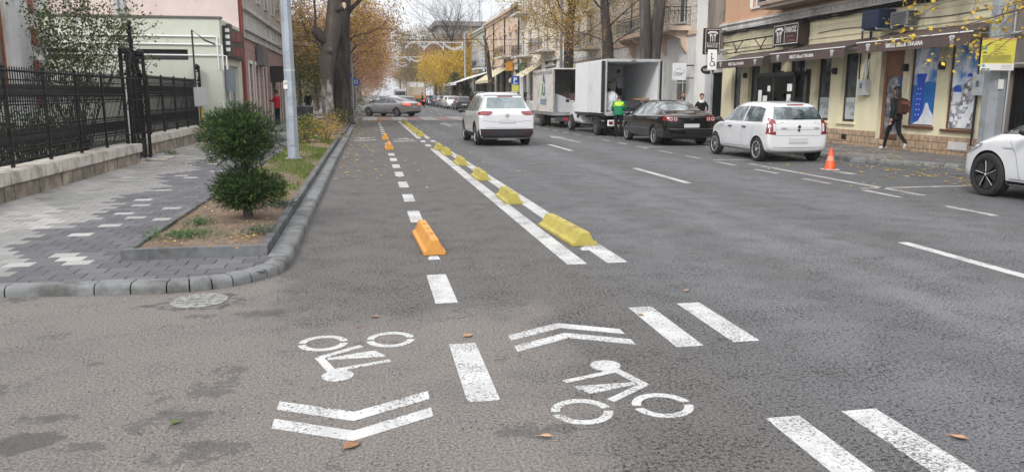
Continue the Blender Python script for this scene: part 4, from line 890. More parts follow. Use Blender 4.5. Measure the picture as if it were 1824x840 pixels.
def body_mesh(st, sub=2):
    """stations (y, zbottom, zbelt, ztop, w_sill, w_belt, w_top) from tail to nose"""
    S = lin(st, 2); rings = []
    for (y, zb, zs, zt, wb, ws, wt) in S:
        h = zs - zb; top = zt - zs
        half = [(0, zb), (wb * .86, zb), (wb, zb + .07), (max(wb, ws) * 1.0 + .004, zb + h * .45), (ws + .002, zb + h * .78), (ws, zs - .03), (ws - .035, zs + .012)]
        if top > .18: half += [(wt + (ws - wt) * .42, zs + top * .52), (wt, zt - .075), (wt - .10, zt - .012), (wt * .5, zt), (0, zt + .004)]
        else: half += [(ws - .10, zs + top * .35 + .012), (ws * .80, zs + top * .62 + .012), (ws * .62, zs + top * .85 + .01), (ws * .35, zt), (0, zt + .004)]
        rings.append([(x, y, z) for x, z in half] + [(-x, y, z) for x, z in reversed(half[1:-1])])
    n = len(rings[0]); vs = [p for r in rings for p in r]; fs = []
    for i in range(len(rings) - 1):
        for j in range(n):
            a, b = i * n + j, i * n + (j + 1) % n; fs.append((a, a + n, b + n, b))
    h = n // 2
    for base, flip in ((0, False), ((len(rings) - 1) * n, True)):   # capped ends as quads strips across
        for j in range(h):
            a, b, c, d = j, j + 1, (n - j - 1) % n, (n - j) % n
            f = (base + a, base + b, base + c, base + d)
            if a == d: f = (base + a, base + b, base + c)
            if b == c: f = (base + a, base + b, base + d)
            fs.append(f if not flip else tuple(reversed(f)))
    me = bpy.data.meshes.new('b'); me.from_pydata(vs, [], fs); ob = bpy.data.objects.new('b', me); col.objects.link(ob)
    bm = bmesh.new(); bm.from_mesh(me); bmesh.ops.recalc_face_normals(bm, faces=bm.faces); bm.to_mesh(me); bm.free()
    md = ob.modifiers.new('s', 'SUBSURF'); md.levels = sub; md.render_levels = sub
    dg = bpy.context.evaluated_depsgraph_get(); m2 = bpy.data.meshes.new_from_object(ob.evaluated_get(dg)); bpy.data.objects.remove(ob)
    return m2
def patch(bvh, poly, view, m, name, par, off=.004, res=.05, rev=None):
    """project a 2-D outline onto the body: view 'L','R' (y,z), 'B' rear (x,z), 'F' front (x,z), 'T' top (x,y)"""
    P2 = [Vector(p) for p in poly]; n = len(P2); pts = []; eds = []
    for i in range(n):
        a, b = P2[i], P2[(i + 1) % n]; k = max(1, int((b - a).length / res))
        for j in range(k): pts.append(a.lerp(b, j / k))
    nb = len(pts); eds = [(i, (i + 1) % nb) for i in range(nb)]
    xs = [p.x for p in pts]; ys = [p.y for p in pts]
    def inside(q):
        c = False
        for i in range(nb):
            a, b = pts[i], pts[(i + 1) % nb]
            if (a.y > q.y) != (b.y > q.y) and q.x < (b.x - a.x) * (q.y - a.y) / (b.y - a.y) + a.x: c = not c
        return c
    gx = np.arange(min(xs) + res / 2, max(xs), res); gy = np.arange(min(ys) + res / 2, max(ys), res); extra = []
    for x in gx:
        for y in gy:
            q = Vector((x, y))
            if inside(q) and min((q - p).length for p in pts) > res * .5: extra.append(q)
    r = geometry.delaunay_2d_cdt(pts + extra, eds, [list(range(nb))], 1, 1e-5)
    vs = []; ok = []
    for p in r[0]:
        o, d = {'L': (Vector((-3, p.x, p.y)), Vector((1, 0, 0))), 'R': (Vector((3, p.x, p.y)), Vector((-1, 0, 0))), 'B': (Vector((p.x, -5, p.y)), Vector((0, 1, 0))), 'F': (Vector((p.x, 5, p.y)), Vector((0, -1, 0))), 'T': (Vector((p.x, p.y, 5)), Vector((0, 0, -1)))}[view]
        h = bvh.ray_cast(o, d)
        if h[0] is None: vs.append(None); continue
        nn = h[1] if h[1].dot(d) < 0 else -h[1]; vs.append(h[0] + nn * off)
    idx = {}; V = []; Fs = []
    for i, v in enumerate(vs):
        if v is not None: idx[i] = len(V); V.append(v)
    for f in r[2]:
        if all(i in idx for i in f): Fs.append(tuple(idx[i] for i in f))
    if not Fs: return None
    return MB().add(V, Fs).build(name, m, par, smooth=True)
def line_patch(bvh, pts, view, wd, m, name, par, off=.003):
    mb = MB()
    for a, b in zip(pts, pts[1:]):
        a = Vector(a); b = Vector(b); L = (b - a).length; n = max(1, int(L / .08)); d = (b - a) / L; nn = Vector((-d.y, d.x)) * wd / 2; prev = None
        for i in range(n + 1):
            c = a.lerp(b, i / n); row = []
            for q in (c + nn, c - nn):
                o, dd = {'L': (Vector((-3, q.x, q.y)), Vector((1, 0, 0))), 'R': (Vector((3, q.x, q.y)), Vector((-1, 0, 0))), 'B': (Vector((q.x, -5, q.y)), Vector((0, 1, 0))), 'F': (Vector((q.x, 5, q.y)), Vector((0, -1, 0)))}[view]
                h = bvh.ray_cast(o, dd)
                if h[0] is None: row = None; break
                k = h[1] if h[1].dot(dd) < 0 else -h[1]; row.append(h[0] + k * off)
            if row and prev: mb.quad(prev[0], prev[1], row[1], row[0])
            prev = row
    return mb.build(name, m, par) if mb.f else None
def wheel(par, x, y, r, wd, side, rim_m, spokes, style=0, rim_r=.68):
    W = empty('wheel', (x, y, r)); W.parent = par; s = side
    mb = MB(); w2 = wd / 2; rr = r * rim_r
    mb.lathe([(rr, -w2 * .8), (rr + .02, -w2), (r - .03, -w2), (r, -w2 * .7), (r, w2 * .7), (r - .03, w2), (rr + .02, w2), (rr, w2 * .8)], axis='X', n=36)
    mb.build('tyre', M['tyre'], W, smooth=True)
    q = MB(); q.lathe([(rr + .002, -w2 * .5), (rr + .002, w2 * .2), (rr * .3, w2 * .2), (.001, w2 * .2)], axis='X', n=24, M=Matrix(((0, 0, s), (0, 1, 0), (-s, 0, 0)))); q.build('wheel_well_disc', M['dark'], W)
    q = MB(); MX = Matrix(((0, 0, s), (0, 1, 0), (-s, 0, 0)))
    ringp = [(rr + .004, w2 * .3), (rr + .006, w2 * .92), (rr - .012, w2 * .95), (rr - .022, w2 * .6), (rr - .02, w2 * .3)]
    nn = 30; vs = []
    for R_, z in ringp:
        for j in range(nn): t = 2 * math.pi * j / nn; vs.append(MX @ Vector((R_ * math.cos(t), R_ * math.sin(t), z)))
    q.add(vs, [(i * nn + j, i * nn + (j + 1) % nn, (i + 1) * nn + (j + 1) % nn, (i + 1) * nn + j) for i in range(4) for j in range(nn)])
    for i in range(spokes):
        for da in ((0,) if style == 0 else (-.10, .10)):
            t = 2 * math.pi * i / spokes + .3; w_ = rr * (.13 if style == 0 else .055)
            c, s_ = math.cos(t), math.sin(t); tt = t + da; c2, s2 = math.cos(tt), math.sin(tt)
            A = [(rr * .12, -w_ * 1.2), (rr * .12, w_ * 1.2), (rr * .97, w_ * .8), (rr * .97, -w_ * .8)]
            pp = []
            for z in (w2 * .45, w2 * .8):
                for u, v in A:
                    cc, ss = (c2, s2) if u > rr * .5 else (c, s_); pp.append(MX @ Vector((u * cc - v * ss, u * ss + v * cc, z)))
            q.add(pp, [(0, 1, 2, 3), (7, 6, 5, 4), (0, 4, 5, 1), (1, 5, 6, 2), (2, 6, 7, 3), (3, 7, 4, 0)])
    q.lathe([(rr * .2, w2 * .4), (rr * .2, w2 * .85), (rr * .12, w2 * .95), (.001, w2 * .95)], axis='X', n=12, M=MX)
    q.build('rim', rim_m, W, smooth=True)
    return W
def car(name, label, loc, rz, st, paint_m, wb, wr, track, win, rear, lights_fn, group=None, rim=None, spokes=5, style=0, cat='car', tw=.22, arch=.05, detail=True, glass=None, front_axle=None):
    """wb = (rear axle y, front axle y)"""
    C = empty(name, loc, rz, label, cat, group); G = glass or M['carglass']
    me = body_mesh(st); co = [v.co.copy() for v in me.vertices]; bvh = BVHTree.FromPolygons(co, [tuple(p.vertices) for p in me.polygons])
    ob = bpy.data.objects.new('body', me); col.objects.link(ob); ob.parent = None; me.materials.append(paint_m); me.materials.append(M['dark'])
    W = max(max(s[4], s[5]) for s in st)
    cut = MB()
    for y in wb:
        for s in (-1, 1):
            cut.lathe([(wr + arch, -.16), (wr + arch, .30)], ((W - .14) * s, y, wr), axis='X', n=32, M=Matrix(((0, 0, s), (0, 1, 0), (-s, 0, 0))))
    k = MB(); 
    co_ = cut.build('cut', M['dark']); 
    for p in co_.data.polygons: p.use_smooth = False
    md = ob.modifiers.new('b', 'BOOLEAN'); md.object = co_; md.operation = 'DIFFERENCE'; md.solver = 'EXACT'
    try: md.material_mode = 'TRANSFER'
    except Exception: pass
    dg = bpy.context.evaluated_depsgraph_get(); m2 = bpy.data.meshes.new_from_object(ob.evaluated_get(dg)); ob.modifiers.clear(); ob.data = m2; m2.name = 'body'
    bpy.data.objects.remove(co_)
    m2.polygons.foreach_set('use_smooth', [True] * len(m2.polygons))
    try: m2.set_sharp_from_angle(angle=R(35))
    except Exception: pass
    ob.parent = C
    for i, y in enumerate(wb):
        for s in (-1, 1): wheel(C, s * (track / 2), y, wr, tw, s, rim or M['rim'], spokes, style)
    for side in 'LR':
        for wn in win:
            sh = patch(bvh, wn, side, G, 'side_window', C)
    if rear.get('B'): patch(bvh, rear['B'], 'B', G, 'rear_window', C, off=.005)
    if rear.get('F'): patch(bvh, rear['F'], 'F', G, 'windscreen', C, off=.005)
    lights_fn(C, bvh)
    return C, bvh, W
def plate(C, bvh, z, w=.52, h=.11, x=0, view='B', y=None):
    d = -1 if view == 'B' else 1; hh = bvh.ray_cast(Vector((x, 5 * d, z)), Vector((0, -d, 0))); yy = hh[0].y + .012 * d
    mb = MB().box(x - w / 2, x + w / 2, yy - .008, yy + .008, z - h / 2, z + h / 2); mb.build('licence_plate', M['plate'], C, bevel=.003)
def mirror(C, x, y, z, m, s):
    mb = MB(); mb.ell((s * (x + .13), y, z), .11, .06, .075, 12, 8); mb.tube([(s * (x - .02), y, z - .04), (s * (x + .07), y, z - .03)], .025, 6); mb.build('wing_mirror', m, C, smooth=True)
def handles(C, bvh, pts, m):
    for y, z in pts:
        for s, o in ((-1, Vector((-3, y, z))), (1, Vector((3, y, z)))):
            h = bvh.ray_cast(o, Vector((-s, 0, 0)))
            if h[0]: c = h[0] + Vector((s * .018, 0, 0)); MB().obox(c, .03, .19, .028).build('door_handle', m, C, bevel=.008)
def emblem(C, bvh, z, r, m, view='B', kind='VW'):
    d = -1 if view == 'B' else 1; hh = bvh.ray_cast(Vector((0, 5 * d, z)), Vector((0, -d, 0)))[0]; T = frame((0, hh.y + .012 * d, z), (1, 0, 0) if d < 0 else (-1, 0, 0), (0, 0, 1))
    mb = MB(); ring(mb, T, 0, 0, r, r, r * .14, .006, 0, 360, 18)
    if kind == 'VW':
        for a, b in (((-.35, .8), (0, .08)), ((0, .08), (.35, .8)), ((-.75, .45), (-.38, -.72)), ((-.38, -.72), (0, .02)), ((0, .02), (.38, -.72)), ((.38, -.72), (.75, .45))): stroke(mb, T, (a[0] * r, a[1] * r), (b[0] * r, b[1] * r), r * .14, .006)
    mb.build('badge', m, C)
W_ = carpaint('white_car_paint', (.62, .63, .645)); K_ = carpaint('black_car_paint', (.007, .007, .008), .12); S_ = carpaint('silver_grey_paint', (.33, .32, .315), .3, .35)
BL = M['black']
# --- white family SUV driving away
def suv_l(C, b):
    for s in (-1, 1):
        pr = [(s * .50, 1.03), (s * .46, 1.075), (s * .48, 1.11), (s * .80, 1.12), (s * .86, .985), (s * .60, .985)]
        patch(b, pr, 'B', M['lamp_red'], 'tail_light', C, off=.010); patch(b, [(-2.2, .99), (-2.02, 1.0), (-1.92, 1.07), (-2.2, 1.12)], 'L' if s < 0 else 'R', M['lamp_red'], 'tail_light', C, off=.010)
        patch(b, [(s * .52, .45), (s * .84, .45), (s * .84, .53), (s * .52, .51)], 'B', mat('dark_reflector', (.05, .01, .012), .3), 'reflector', C, off=.012)
    patch(b, [(-.90, .20), (.90, .20), (.92, .56), (-.92, .56)], 'B', M['cladding'], 'bumper_cladding', C, off=.006)
    for sd in 'LR':
        patch(b, [(-.93, .2), (1.0, .2), (1.0, .40), (-.93, .40)], sd, M['cladding'], 'sill_cladding', C, off=.005); patch(b, [(-2.18, .2), (-1.85, .2), (-1.84, .44), (-2.18, .56)], sd, M['cladding'], 'sill_cladding', C, off=.005)
        for yc in (-1.32, 1.36):
            o = [(yc + .45 * math.cos(a), .35 + .45 * math.sin(a)) for a in np.linspace(0, math.pi, 16)] + [(yc + .39 * math.cos(a), .35 + .39 * math.sin(a)) for a in np.linspace(math.pi, 0, 16)]
            patch(b, o, sd, M['cladding'], 'arch_cladding', C, off=.007, res=.07)
        for p in ([(-.42, .42), (-.42, 1.0)], [(.62, .42), (.62, 1.0)], [(-.42, .46), (.62, .46)]): line_patch(b, p, sd, .010, BL, 'door_gap', C)
    for p in ([(-.80, .82), (-.35, .78)], [(.80, .82), (.35, .78)], [(-.35, .78), (.35, .78)], [(-.72, .60), (.72, .60)]): line_patch(b, p, 'B', .008, mat('panel_gap', (.10, .10, .10), .8), 'panel_gap', C)
    patch(b, [(-.26, 1.555), (.26, 1.555), (.26, 1.585), (-.26, 1.585)], 'B', M['lamp_red'], 'brake_light', C, off=.012); patch(b, [(-.62, 1.60), (.62, 1.60), (.62, 1.625), (-.62, 1.625)], 'B', BL, 'spoiler_gap', C, off=.008)
    MB().obox((.2, -2.06, 1.175), .34, .03, .03).build('wiper', BL, C); MB().box(-.3, .3, -2.2, -2.0, .20, .235).build('exhaust_trim', M['chrome'], C)
    MB().tube([(-.55, -1.2, 1.66), (-.55, -.9, 1.72), (-.55, 1.0, 1.71), (-.55, 1.1, 1.64)], .018, 6).build('roof_rail', M['galv'], C); MB().tube([(.55, -1.2, 1.66), (.55, -.9, 1.72), (.55, 1.0, 1.71), (.55, 1.1, 1.64)], .018, 6).build('roof_rail', M['galv'], C)
    MB().add([(-.03, -1.05, 1.66), (.03, -1.05, 1.66), (.0, -1.0, 1.66), (0, -1.1, 1.73)], [(0, 1, 3), (1, 2, 3), (2, 0, 3)]).build('antenna', BL, C)
suv_st = [(-2.25, .34, .94, 1.02, .78, .82, .66), (-2.19, .24, .98, 1.10, .88, .90, .70), (-1.98, .20, 1.06, 1.44, .90, .915, .63), (-1.72, .20, 1.08, 1.66, .90, .92, .62), (-1.0, .20, 1.07, 1.72, .90, .92, .66), (.1, .20, 1.04, 1.72, .90, .92, .67), (.8, .20, 1.02, 1.60, .90, .92, .64), (1.35, .20, 1.0, 1.20, .90, .92, .60), (1.9, .22, .92, 1.04, .88, .88, .5), (2.2, .28, .80, .88, .80, .80, .4), (2.26, .38, .66, .70, .66, .66, .3)]
C, b, W = car('family_suv', 'white family SUV driving away in the lane beside the bike lane', (4.33, 26.75, 0), R(1), suv_st, W_, (-1.32, 1.36), .345, 1.58, [[(-1.72, 1.13), (-1.58, 1.50), (-1.12, 1.57), (-1.08, 1.11)], [(-1.04, 1.11), (-1.06, 1.57), (-.40, 1.60), (-.40, 1.10)], [(-.34, 1.10), (-.34, 1.60), (.30, 1.58), (.98, 1.10)]],
    {'B': [(-.66, 1.20), (.66, 1.20), (.585, 1.545), (-.585, 1.545)], 'F': [(-.66, 1.14), (.66, 1.14), (.56, 1.55), (-.56, 1.55)]}, suv_l, tw=.235, glass=mat('suv_glass', (.10, .13, .135), .08, .35, 3, spec=1.0, c2=(.22, .26, .27), c2scale=1.3, c2amt=.8))
plate(C, b, .80); emblem(C, b, .985, .065, M['chrome']); mirror(C, .93, .92, 1.08, BL, -1); mirror(C, .93, .92, 1.08, BL, 1); handles(C, b, ((-.6, .96), (.42, .94)), W_)
# --- white city hatchback parked
def cit_l(C, b):
    for s in (-1, 1):
        patch(b, [(s * .60, .68), (s * .60, 1.02), (s * .76, 1.10), (s * .80, .70)], 'B', M['lamp_red'], 'tail_light', C, off=.010); patch(b, [(s * .61, .76), (s * .61, .94), (s * .67, .95), (s * .67, .75)], 'B', M['lamp_clear'], 'reversing_light', C, off=.016)
        patch(b, [(-1.80, .70), (-1.66, .73), (-1.655, 1.04), (-1.80, 1.12)], 'L' if s < 0 else 'R', M['lamp_red'], 'tail_light', C, off=.010)
    gap = mat('panel_gap_white', (.22, .22, .22), .8)
    for sd in 'LR':
        for p in ([(-.38, .36), (-.38, .95)], [(.72, .34), (.80, .90)], [(-.95, .62), (-.80, .36)], [(-.8, .36), (.72, .33)], [(-.95, .62), (-.98, .95)]): line_patch(b, p, sd, .009, gap, 'door_gap', C)
        line_patch(b, [(-.9, .285), (.9, .275)], sd, .02, gap, 'sill_line', C)
    for p in ([(-.60, .68), (-.55, .66), (.55, .66), (.60, .68)], [(-.66, .37), (.66, .37)], [(-.60, .80), (.60, .80)]): line_patch(b, p, 'B', .008, gap, 'panel_gap', C)
    patch(b, [(-.22, 1.375), (.22, 1.375), (.22, 1.40), (-.22, 1.40)], 'B', M['lamp_red'], 'brake_light', C, off=.012)
    MB().tube([(0, -1.15, 1.46), (0.0, -1.42, 1.66)], .008, 5).build('antenna', BL, C)
    T = frame((0, b.ray_cast(Vector((0, -5, .86)), Vector((0, 1, 0)))[0].y - .012, .86), (1, 0, 0), (0, 0, 1)); mb = MB(); mb.prism([(-.035, .02), (0, .055), (.045, .03), (.03, -.02), (-.02, -.03)], .008, T); mb.prism([(.03 * math.cos(a), -.07 + .03 * math.sin(a)) for a in np.linspace(0, 5.5, 9)], .008, T); mb.build('badge', BL, C)
    mb = MB(); 
    for a, w1 in ((-.46, .14), (.40, .12)): mb.prism([(a, -.03), (a + w1, -.03), (a + w1, -.008), (a, -.008)], .004, T)
    mb.build('badge_lettering', M['galv'], C)
cit_st = [(-1.76, .38, .78, .86, .66, .70, .58), (-1.72, .27, .90, 1.00, .76, .785, .62), (-1.60, .22, .95, 1.26, .78, .80, .60), (-1.48, .21, .96, 1.43, .79, .81, .57), (-.9, .20, .95, 1.475, .80, .81, .60), (0, .20, .93, 1.475, .80, .81, .61), (.55, .20, .92, 1.36, .80, .81, .58), (1.08, .20, .90, 1.02, .79, .80, .5), (1.45, .22, .80, .90, .76, .76, .45), (1.70, .28, .66, .72, .66, .66, .4), (1.78, .36, .56, .60, .56, .56, .3)]
C, b, W = car('city_hatchback', 'small white hatchback parked in front of the taverna, rear to camera', (10.32, 19.05, 0), R(-.5), cit_st, W_, (-1.2, 1.22), .30, 1.46, [[(-1.38, .98), (-1.26, 1.30), (-.99, 1.34), (-.46, 1.36), (-.42, .97)], [(-.36, .97), (-.40, 1.36), (.18, 1.33), (.42, 1.22), (.80, .965)]],
    {'B': [(-.66, 1.04), (.66, 1.04), (.55, 1.345), (-.55, 1.345)], 'F': [(-.6, 1.0), (.6, 1.0), (.5, 1.33), (-.5, 1.33)]}, cit_l, spokes=8, tw=.18, arch=.045, glass=mat('hatch_glass', (.03, .045, .05), .05, .5, 5, spec=1.0, c2=(.16, .19, .20), c2scale=2.5, c2amt=.6))
plate(C, b, .54, .5, .12); mirror(C, .80, .74, .99, BL, -1); mirror(C, .80, .74, .99, BL, 1); handles(C, b, ((-.52, .84), (.28, .83)), BL)
MB().obox((0, b.ray_cast(Vector((0, -5, 1.07)), Vector((0, 1, 0)))[0].y - .015, 1.06), .28, .02, .03).build('wiper', BL, C)
# --- black saloon parked
def sed_l(C, b):
    for s in (-1, 1):
        patch(b, [(s * .46, .80), (s * .48, .93), (s * .80, .965), (s * .84, .82), (s * .6, .80)], 'B', M['lamp_red'], 'tail_light', C, off=.010)
        for cx in (.56, .71):
            y = b.ray_cast(Vector((s * cx, -5, .875)), Vector((0, 1, 0)))[0].y - .018; T = frame((s * cx, y, .875), (1, 0, 0), (0, 0, 1)); ring(MB(), T, 0, 0, .055, .055, .018, .006, 0, 360, 16).build('lamp_ring', M['lamp_clear'], C)
        patch(b, [(-2.34, .82), (-2.12, .84), (-2.06, .92), (-2.30, .97)], 'L' if s < 0 else 'R', M['lamp_red'], 'tail_light', C, off=.010)
    line_patch(b, [(-.82, .56), (.82, .56)], 'B', .02, M['chrome'], 'chrome_strip', C); line_patch(b, [(-.7, .36), (.7, .36)], 'B', .03, BL, 'lower_bumper', C)
    for sd in 'LR':
        line_patch(b, [(-2.25, .53), (-1.78, .53)], sd, .022, M['chrome'], 'chrome_strip', C); line_patch(b, [(-.92, .53), (.95, .53)], sd, .022, M['chrome'], 'chrome_strip', C); line_patch(b, [(-.92, .27), (.95, .27)], sd, .015, M['chrome'], 'chrome_strip', C)
        line_patch(b, [(-1.5, 1.06), (-1.1, 1.37), (-.3, 1.43), (.4, 1.38), (1.05, 1.02)], sd, .014, M['chrome'], 'chrome_trim', C); line_patch(b, [(-1.45, .98), (1.1, .955)], sd, .014, M['chrome'], 'chrome_trim', C)
        for p in ([(-.22, .3), (-.22, .95)], [(.85, .3), (.9, .9)]): line_patch(b, p, sd, .01, mat('gap_black', (.003, .003, .003), .9), 'door_gap', C)
sed_st = [(-2.40, .40, .84, .90, .68, .70, .5), (-2.36, .28, .94, .99, .82, .83, .55), (-2.15, .23, .98, 1.06, .87, .875, .58), (-1.80, .20, .98, 1.12, .89, .90, .58), (-1.35, .20, .97, 1.32, .90, .905, .58), (-.75, .20, .96, 1.455, .90, .91, .60), (0, .20, .94, 1.48, .90, .91, .62), (.55, .20, .93, 1.40, .90, .91, .60), (1.20, .20, .92, 1.06, .89, .90, .55), (1.75, .22, .84, .94, .87, .87, .5), (2.2, .26, .68, .76, .78, .78, .4), (2.36, .36, .56, .62, .64, .64, .3)]
dk = mat('saloon_glass', (.05, .06, .065), .05, .5, 4, spec=1.0, c2=(.25, .28, .28), c2scale=3.5, c2amt=.7)
C, b, W = car('saloon_car', 'black saloon car parked between the delivery truck and the white hatchback', (10.15, 25.75, 0), R(.3), sed_st, K_, (-1.36, 1.35), .315, 1.58, [[(-1.42, 1.0), (-1.12, 1.30), (-.86, 1.35), (-.84, .99)], [(-.80, .99), (-.82, 1.35), (-.28, 1.39), (-.24, .98)], [(-.18, .98), (-.22, 1.39), (.32, 1.34), (1.0, .98)]],
    {'B': [(-.66, 1.13), (.66, 1.13), (.56, 1.41), (-.56, 1.41)], 'F': [(-.66, 1.06), (.66, 1.06), (.56, 1.38), (-.56, 1.38)]}, sed_l, spokes=9, tw=.21, glass=dk)
plate(C, b, .66, .52, .12); emblem(C, b, .90, .06, M['chrome']); mirror(C, .90, .85, .99, K_, -1); mirror(C, .90, .85, .99, K_, 1); handles(C, b, ((-.45, .86), (.6, .84)), K_)
# --- grey saloon turning across the street
def maz_l(C, b):
    for s in (-1, 1):
        patch(b, [(s * .42, .84), (s * .46, .93), (s * .80, .99), (s * .84, .86)], 'B', M['lit_red'], 'tail_light', C, off=.010); patch(b, [(-2.36, .86), (-2.05, .90), (-2.1, .96), (-2.34, .98)], 'L' if s < 0 else 'R', M['lit_red'], 'tail_light', C, off=.010)
    patch(b, [(-.72, .24), (.72, .24), (.78, .40), (-.78, .40)], 'B', M['cladding'], 'bumper_cladding', C, off=.007); line_patch(b, [(-.5, .82), (.5, .82)], 'B', .018, M['chrome'], 'chrome_strip', C)
    for sd in 'LR':
        line_patch(b, [(-1.52, 1.03), (-.7, 1.36), (-.1, 1.40), (.5, 1.34), (1.15, .97)], sd, .014, BL, 'window_trim', C)
        for p in ([(-.25, .3), (-.3, .95)], [(.85, .3), (.92, .9)]): line_patch(b, p, sd, .01, BL, 'door_gap', C)
        line_patch(b, [(-1.0, .25), (1.0, .25)], sd, .05, M['cladding'], 'sill', C); patch(b, [(2.1, .58), (1.75, .72), (1.7, .77), (2.2, .68)], sd, M['lamp_clear'], 'headlight', C, off=.006)
maz_st = [(-2.42, .42, .88, .94, .66, .70, .5), (-2.38, .30, .97, 1.03, .82, .83, .55), (-2.15, .23, 1.0, 1.09, .88, .89, .56), (-1.85, .20, 1.0, 1.14, .90, .91, .56), (-1.3, .20, .98, 1.33, .90, .915, .57), (-.65, .20, .96, 1.44, .90, .92, .59), (0, .20, .94, 1.45, .90, .92, .60), (.5, .20, .92, 1.38, .90, .92, .58), (1.25, .20, .90, 1.02, .89, .91, .55), (1.8, .20, .80, .90, .88, .88, .5), (2.25, .24, .66, .72, .78, .78, .4), (2.42, .34, .54, .58, .62, .62, .3)]
C, b, W = car('saloon_car', 'silver grey saloon turning left across the red and white crossing', (1.65, 60.25, 0), R(46.5), maz_st, S_, (-1.42, 1.41), .33, 1.60, [[(-1.45, 1.02), (-.92, 1.27), (-.80, 1.30), (-.82, 1.0)], [(-.78, 1.0), (-.76, 1.31), (-.30, 1.36), (-.30, .99)], [(-.24, .99), (-.24, 1.36), (.30, 1.32), (1.05, .97)]],
    {'B': [(-.66, 1.13), (.66, 1.13), (.54, 1.38), (-.54, 1.38)], 'F': [(-.66, 1.03), (.66, 1.03), (.54, 1.36), (-.54, 1.36)]}, maz_l, spokes=5, style=1, tw=.23, rim=M['rim'])
plate(C, b, .74); emblem(C, b, .90, .06, M['chrome'], kind=''); mirror(C, .90, .88, .99, S_, -1); mirror(C, .90, .88, .99, S_, 1); handles(C, b, ((-.5, .87), (.55, .85)), S_)
GREYSAL = C
# --- white electric hatchback at right edge
def ev_l(C, b):
    for sd in 'LR':
        patch(b, [(1.90, .66), (1.55, .80), (1.52, .86), (1.70, .84), (1.98, .72)], sd, mat('headlight_dark', (.16, .17, .18), .1, .4, 20, coat=1), 'headlight', C, off=.006)
        patch(b, [(-.95, .18), (.95, .18), (.98, .30), (-.98, .30)], sd, M['cladding'], 'sill_cladding', C, off=.006); line_patch(b, [(-.9, .33), (.9, .33)], sd, .02, mat('sill_grey', (.25, .26, .27), .5), 'sill_strip', C)
        for p in ([(.70, .34), (.80, .70), (.98, .98)], [(-.25, .34), (-.22, .98)]): line_patch(b, p, sd, .010, mat('panel_gap_white', (.2, .2, .2), .8), 'door_gap', C)
        line_patch(b, [(.86, .815), (1.1, .815)], sd, .022, mat('badge_bar', (.45, .46, .48), .3), 'fender_badge', C); line_patch(b, [(.86, .80), (1.06, .80)], sd, .006, BL, 'fender_badge', C)
        for s in ('B',): patch(b, [(-2.1, .8), (-1.9, .8), (-1.9, 1.0), (-2.1, 1.0)], sd, M['lamp_red'], 'tail_light', C, off=.008)
ev_st = [(-2.12, .38, .86, .94, .68, .74, .5), (-2.06, .28, .98, 1.10, .84, .86, .6), (-1.85, .20, 1.03, 1.36, .88, .90, .60), (-1.5, .18, 1.03, 1.52, .90, .905, .60), (-.8, .18, 1.01, 1.57, .90, .905, .62), (0, .18, 1.0, 1.57, .90, .905, .63), (.6, .18, .99, 1.44, .90, .905, .62), (1.15, .18, .96, 1.14, .90, .905, .6), (1.6, .20, .87, .97, .885, .885, .55), (1.95, .24, .72, .80, .80, .80, .5), (2.12, .32, .58, .64, .62, .62, .4)]
C, b, W = car('electric_hatchback', 'white electric hatchback with black alloy wheels cut off by the right edge', (10.86, 9.62, 0), R(0), ev_st, W_, (-1.38, 1.37), .355, 1.60, [[(-1.55, 1.10), (-1.45, 1.36), (-.70, 1.42), (-.68, 1.06)], [(-.62, 1.06), (-.62, 1.43), (.05, 1.43), (.10, 1.05)], [(.16, 1.05), (.12, 1.43), (.55, 1.36), (1.28, 1.02)]],
    {'B': [(-.62, 1.10), (.62, 1.10), (.55, 1.45), (-.55, 1.45)], 'F': [(-.76, 1.02), (.76, 1.02), (.60, 1.44), (-.60, 1.44)]}, ev_l, rim=M['rim_dark'], spokes=5, style=1, tw=.23, arch=.045)
mb = MB(); 
for k in range(5):
    t = 2 * math.pi * k / 5 + .3; a = Vector((-.80 - .106, 1.37 + .05 * math.cos(t), .355 + .05 * math.sin(t))); c_ = Vector((-.80 - .100, 1.37 + .225 * math.cos(t - .1), .355 + .225 * math.sin(t - .1)))
    mb.tube([a, c_], .007, 5)
q = mb.build('rim_edge', M['rim'], C); mb = MB(); mb.ell((-.906, 1.37, .355), .012, .028, .028); mb.build('hub_cap', M['rim'], C)
mirror(C, .93, .52, 1.10, BL, -1); mirror(C, .93, .52, 1.10, BL, 1)
# --- distant traffic and parked cars: one hatch, one saloon shape, copied with other paints
def far_l(C, b):
    for s in (-1, 1):
        patch(b, [(s * .52, .82), (s * .52, .96), (s * .80, .98), (s * .80, .84)], 'B', M['lamp_red'], 'tail_light', C, off=.010); patch(b, [(s * .42, .62), (s * .42, .74), (s * .74, .76), (s * .70, .62)], 'F', M['lamp_clear'], 'headlight', C, off=.010)
    patch(b, [(-.38, .38), (.38, .38), (.42, .62), (-.42, .62)], 'F', BL, 'grille', C, off=.006)
tmpl = {}
gp = 'cars parked or queueing far up the street'
C, b, W = car('parked_car', 'dark grey hatchback parked nearest in the far row, just left of the SUV roof', (9.9, 83, 0), 0, cit_st, carpaint('dark_grey_paint', (.045, .047, .052)), (-1.2, 1.22), .30, 1.46, [[(-1.38, .98), (-1.26, 1.30), (-.46, 1.36), (-.42, .97)], [(-.36, .97), (-.40, 1.36), (.18, 1.33), (.80, .965)]], {'B': [(-.62, 1.04), (.62, 1.04), (.55, 1.345), (-.55, 1.345)], 'F': [(-.6, 1.0), (.6, 1.0), (.5, 1.33), (-.5, 1.33)]}, far_l, group=gp, tw=.2)
plate(C, b, .6); C.scale = (1.08, 1.15, 1.0); H0 = C
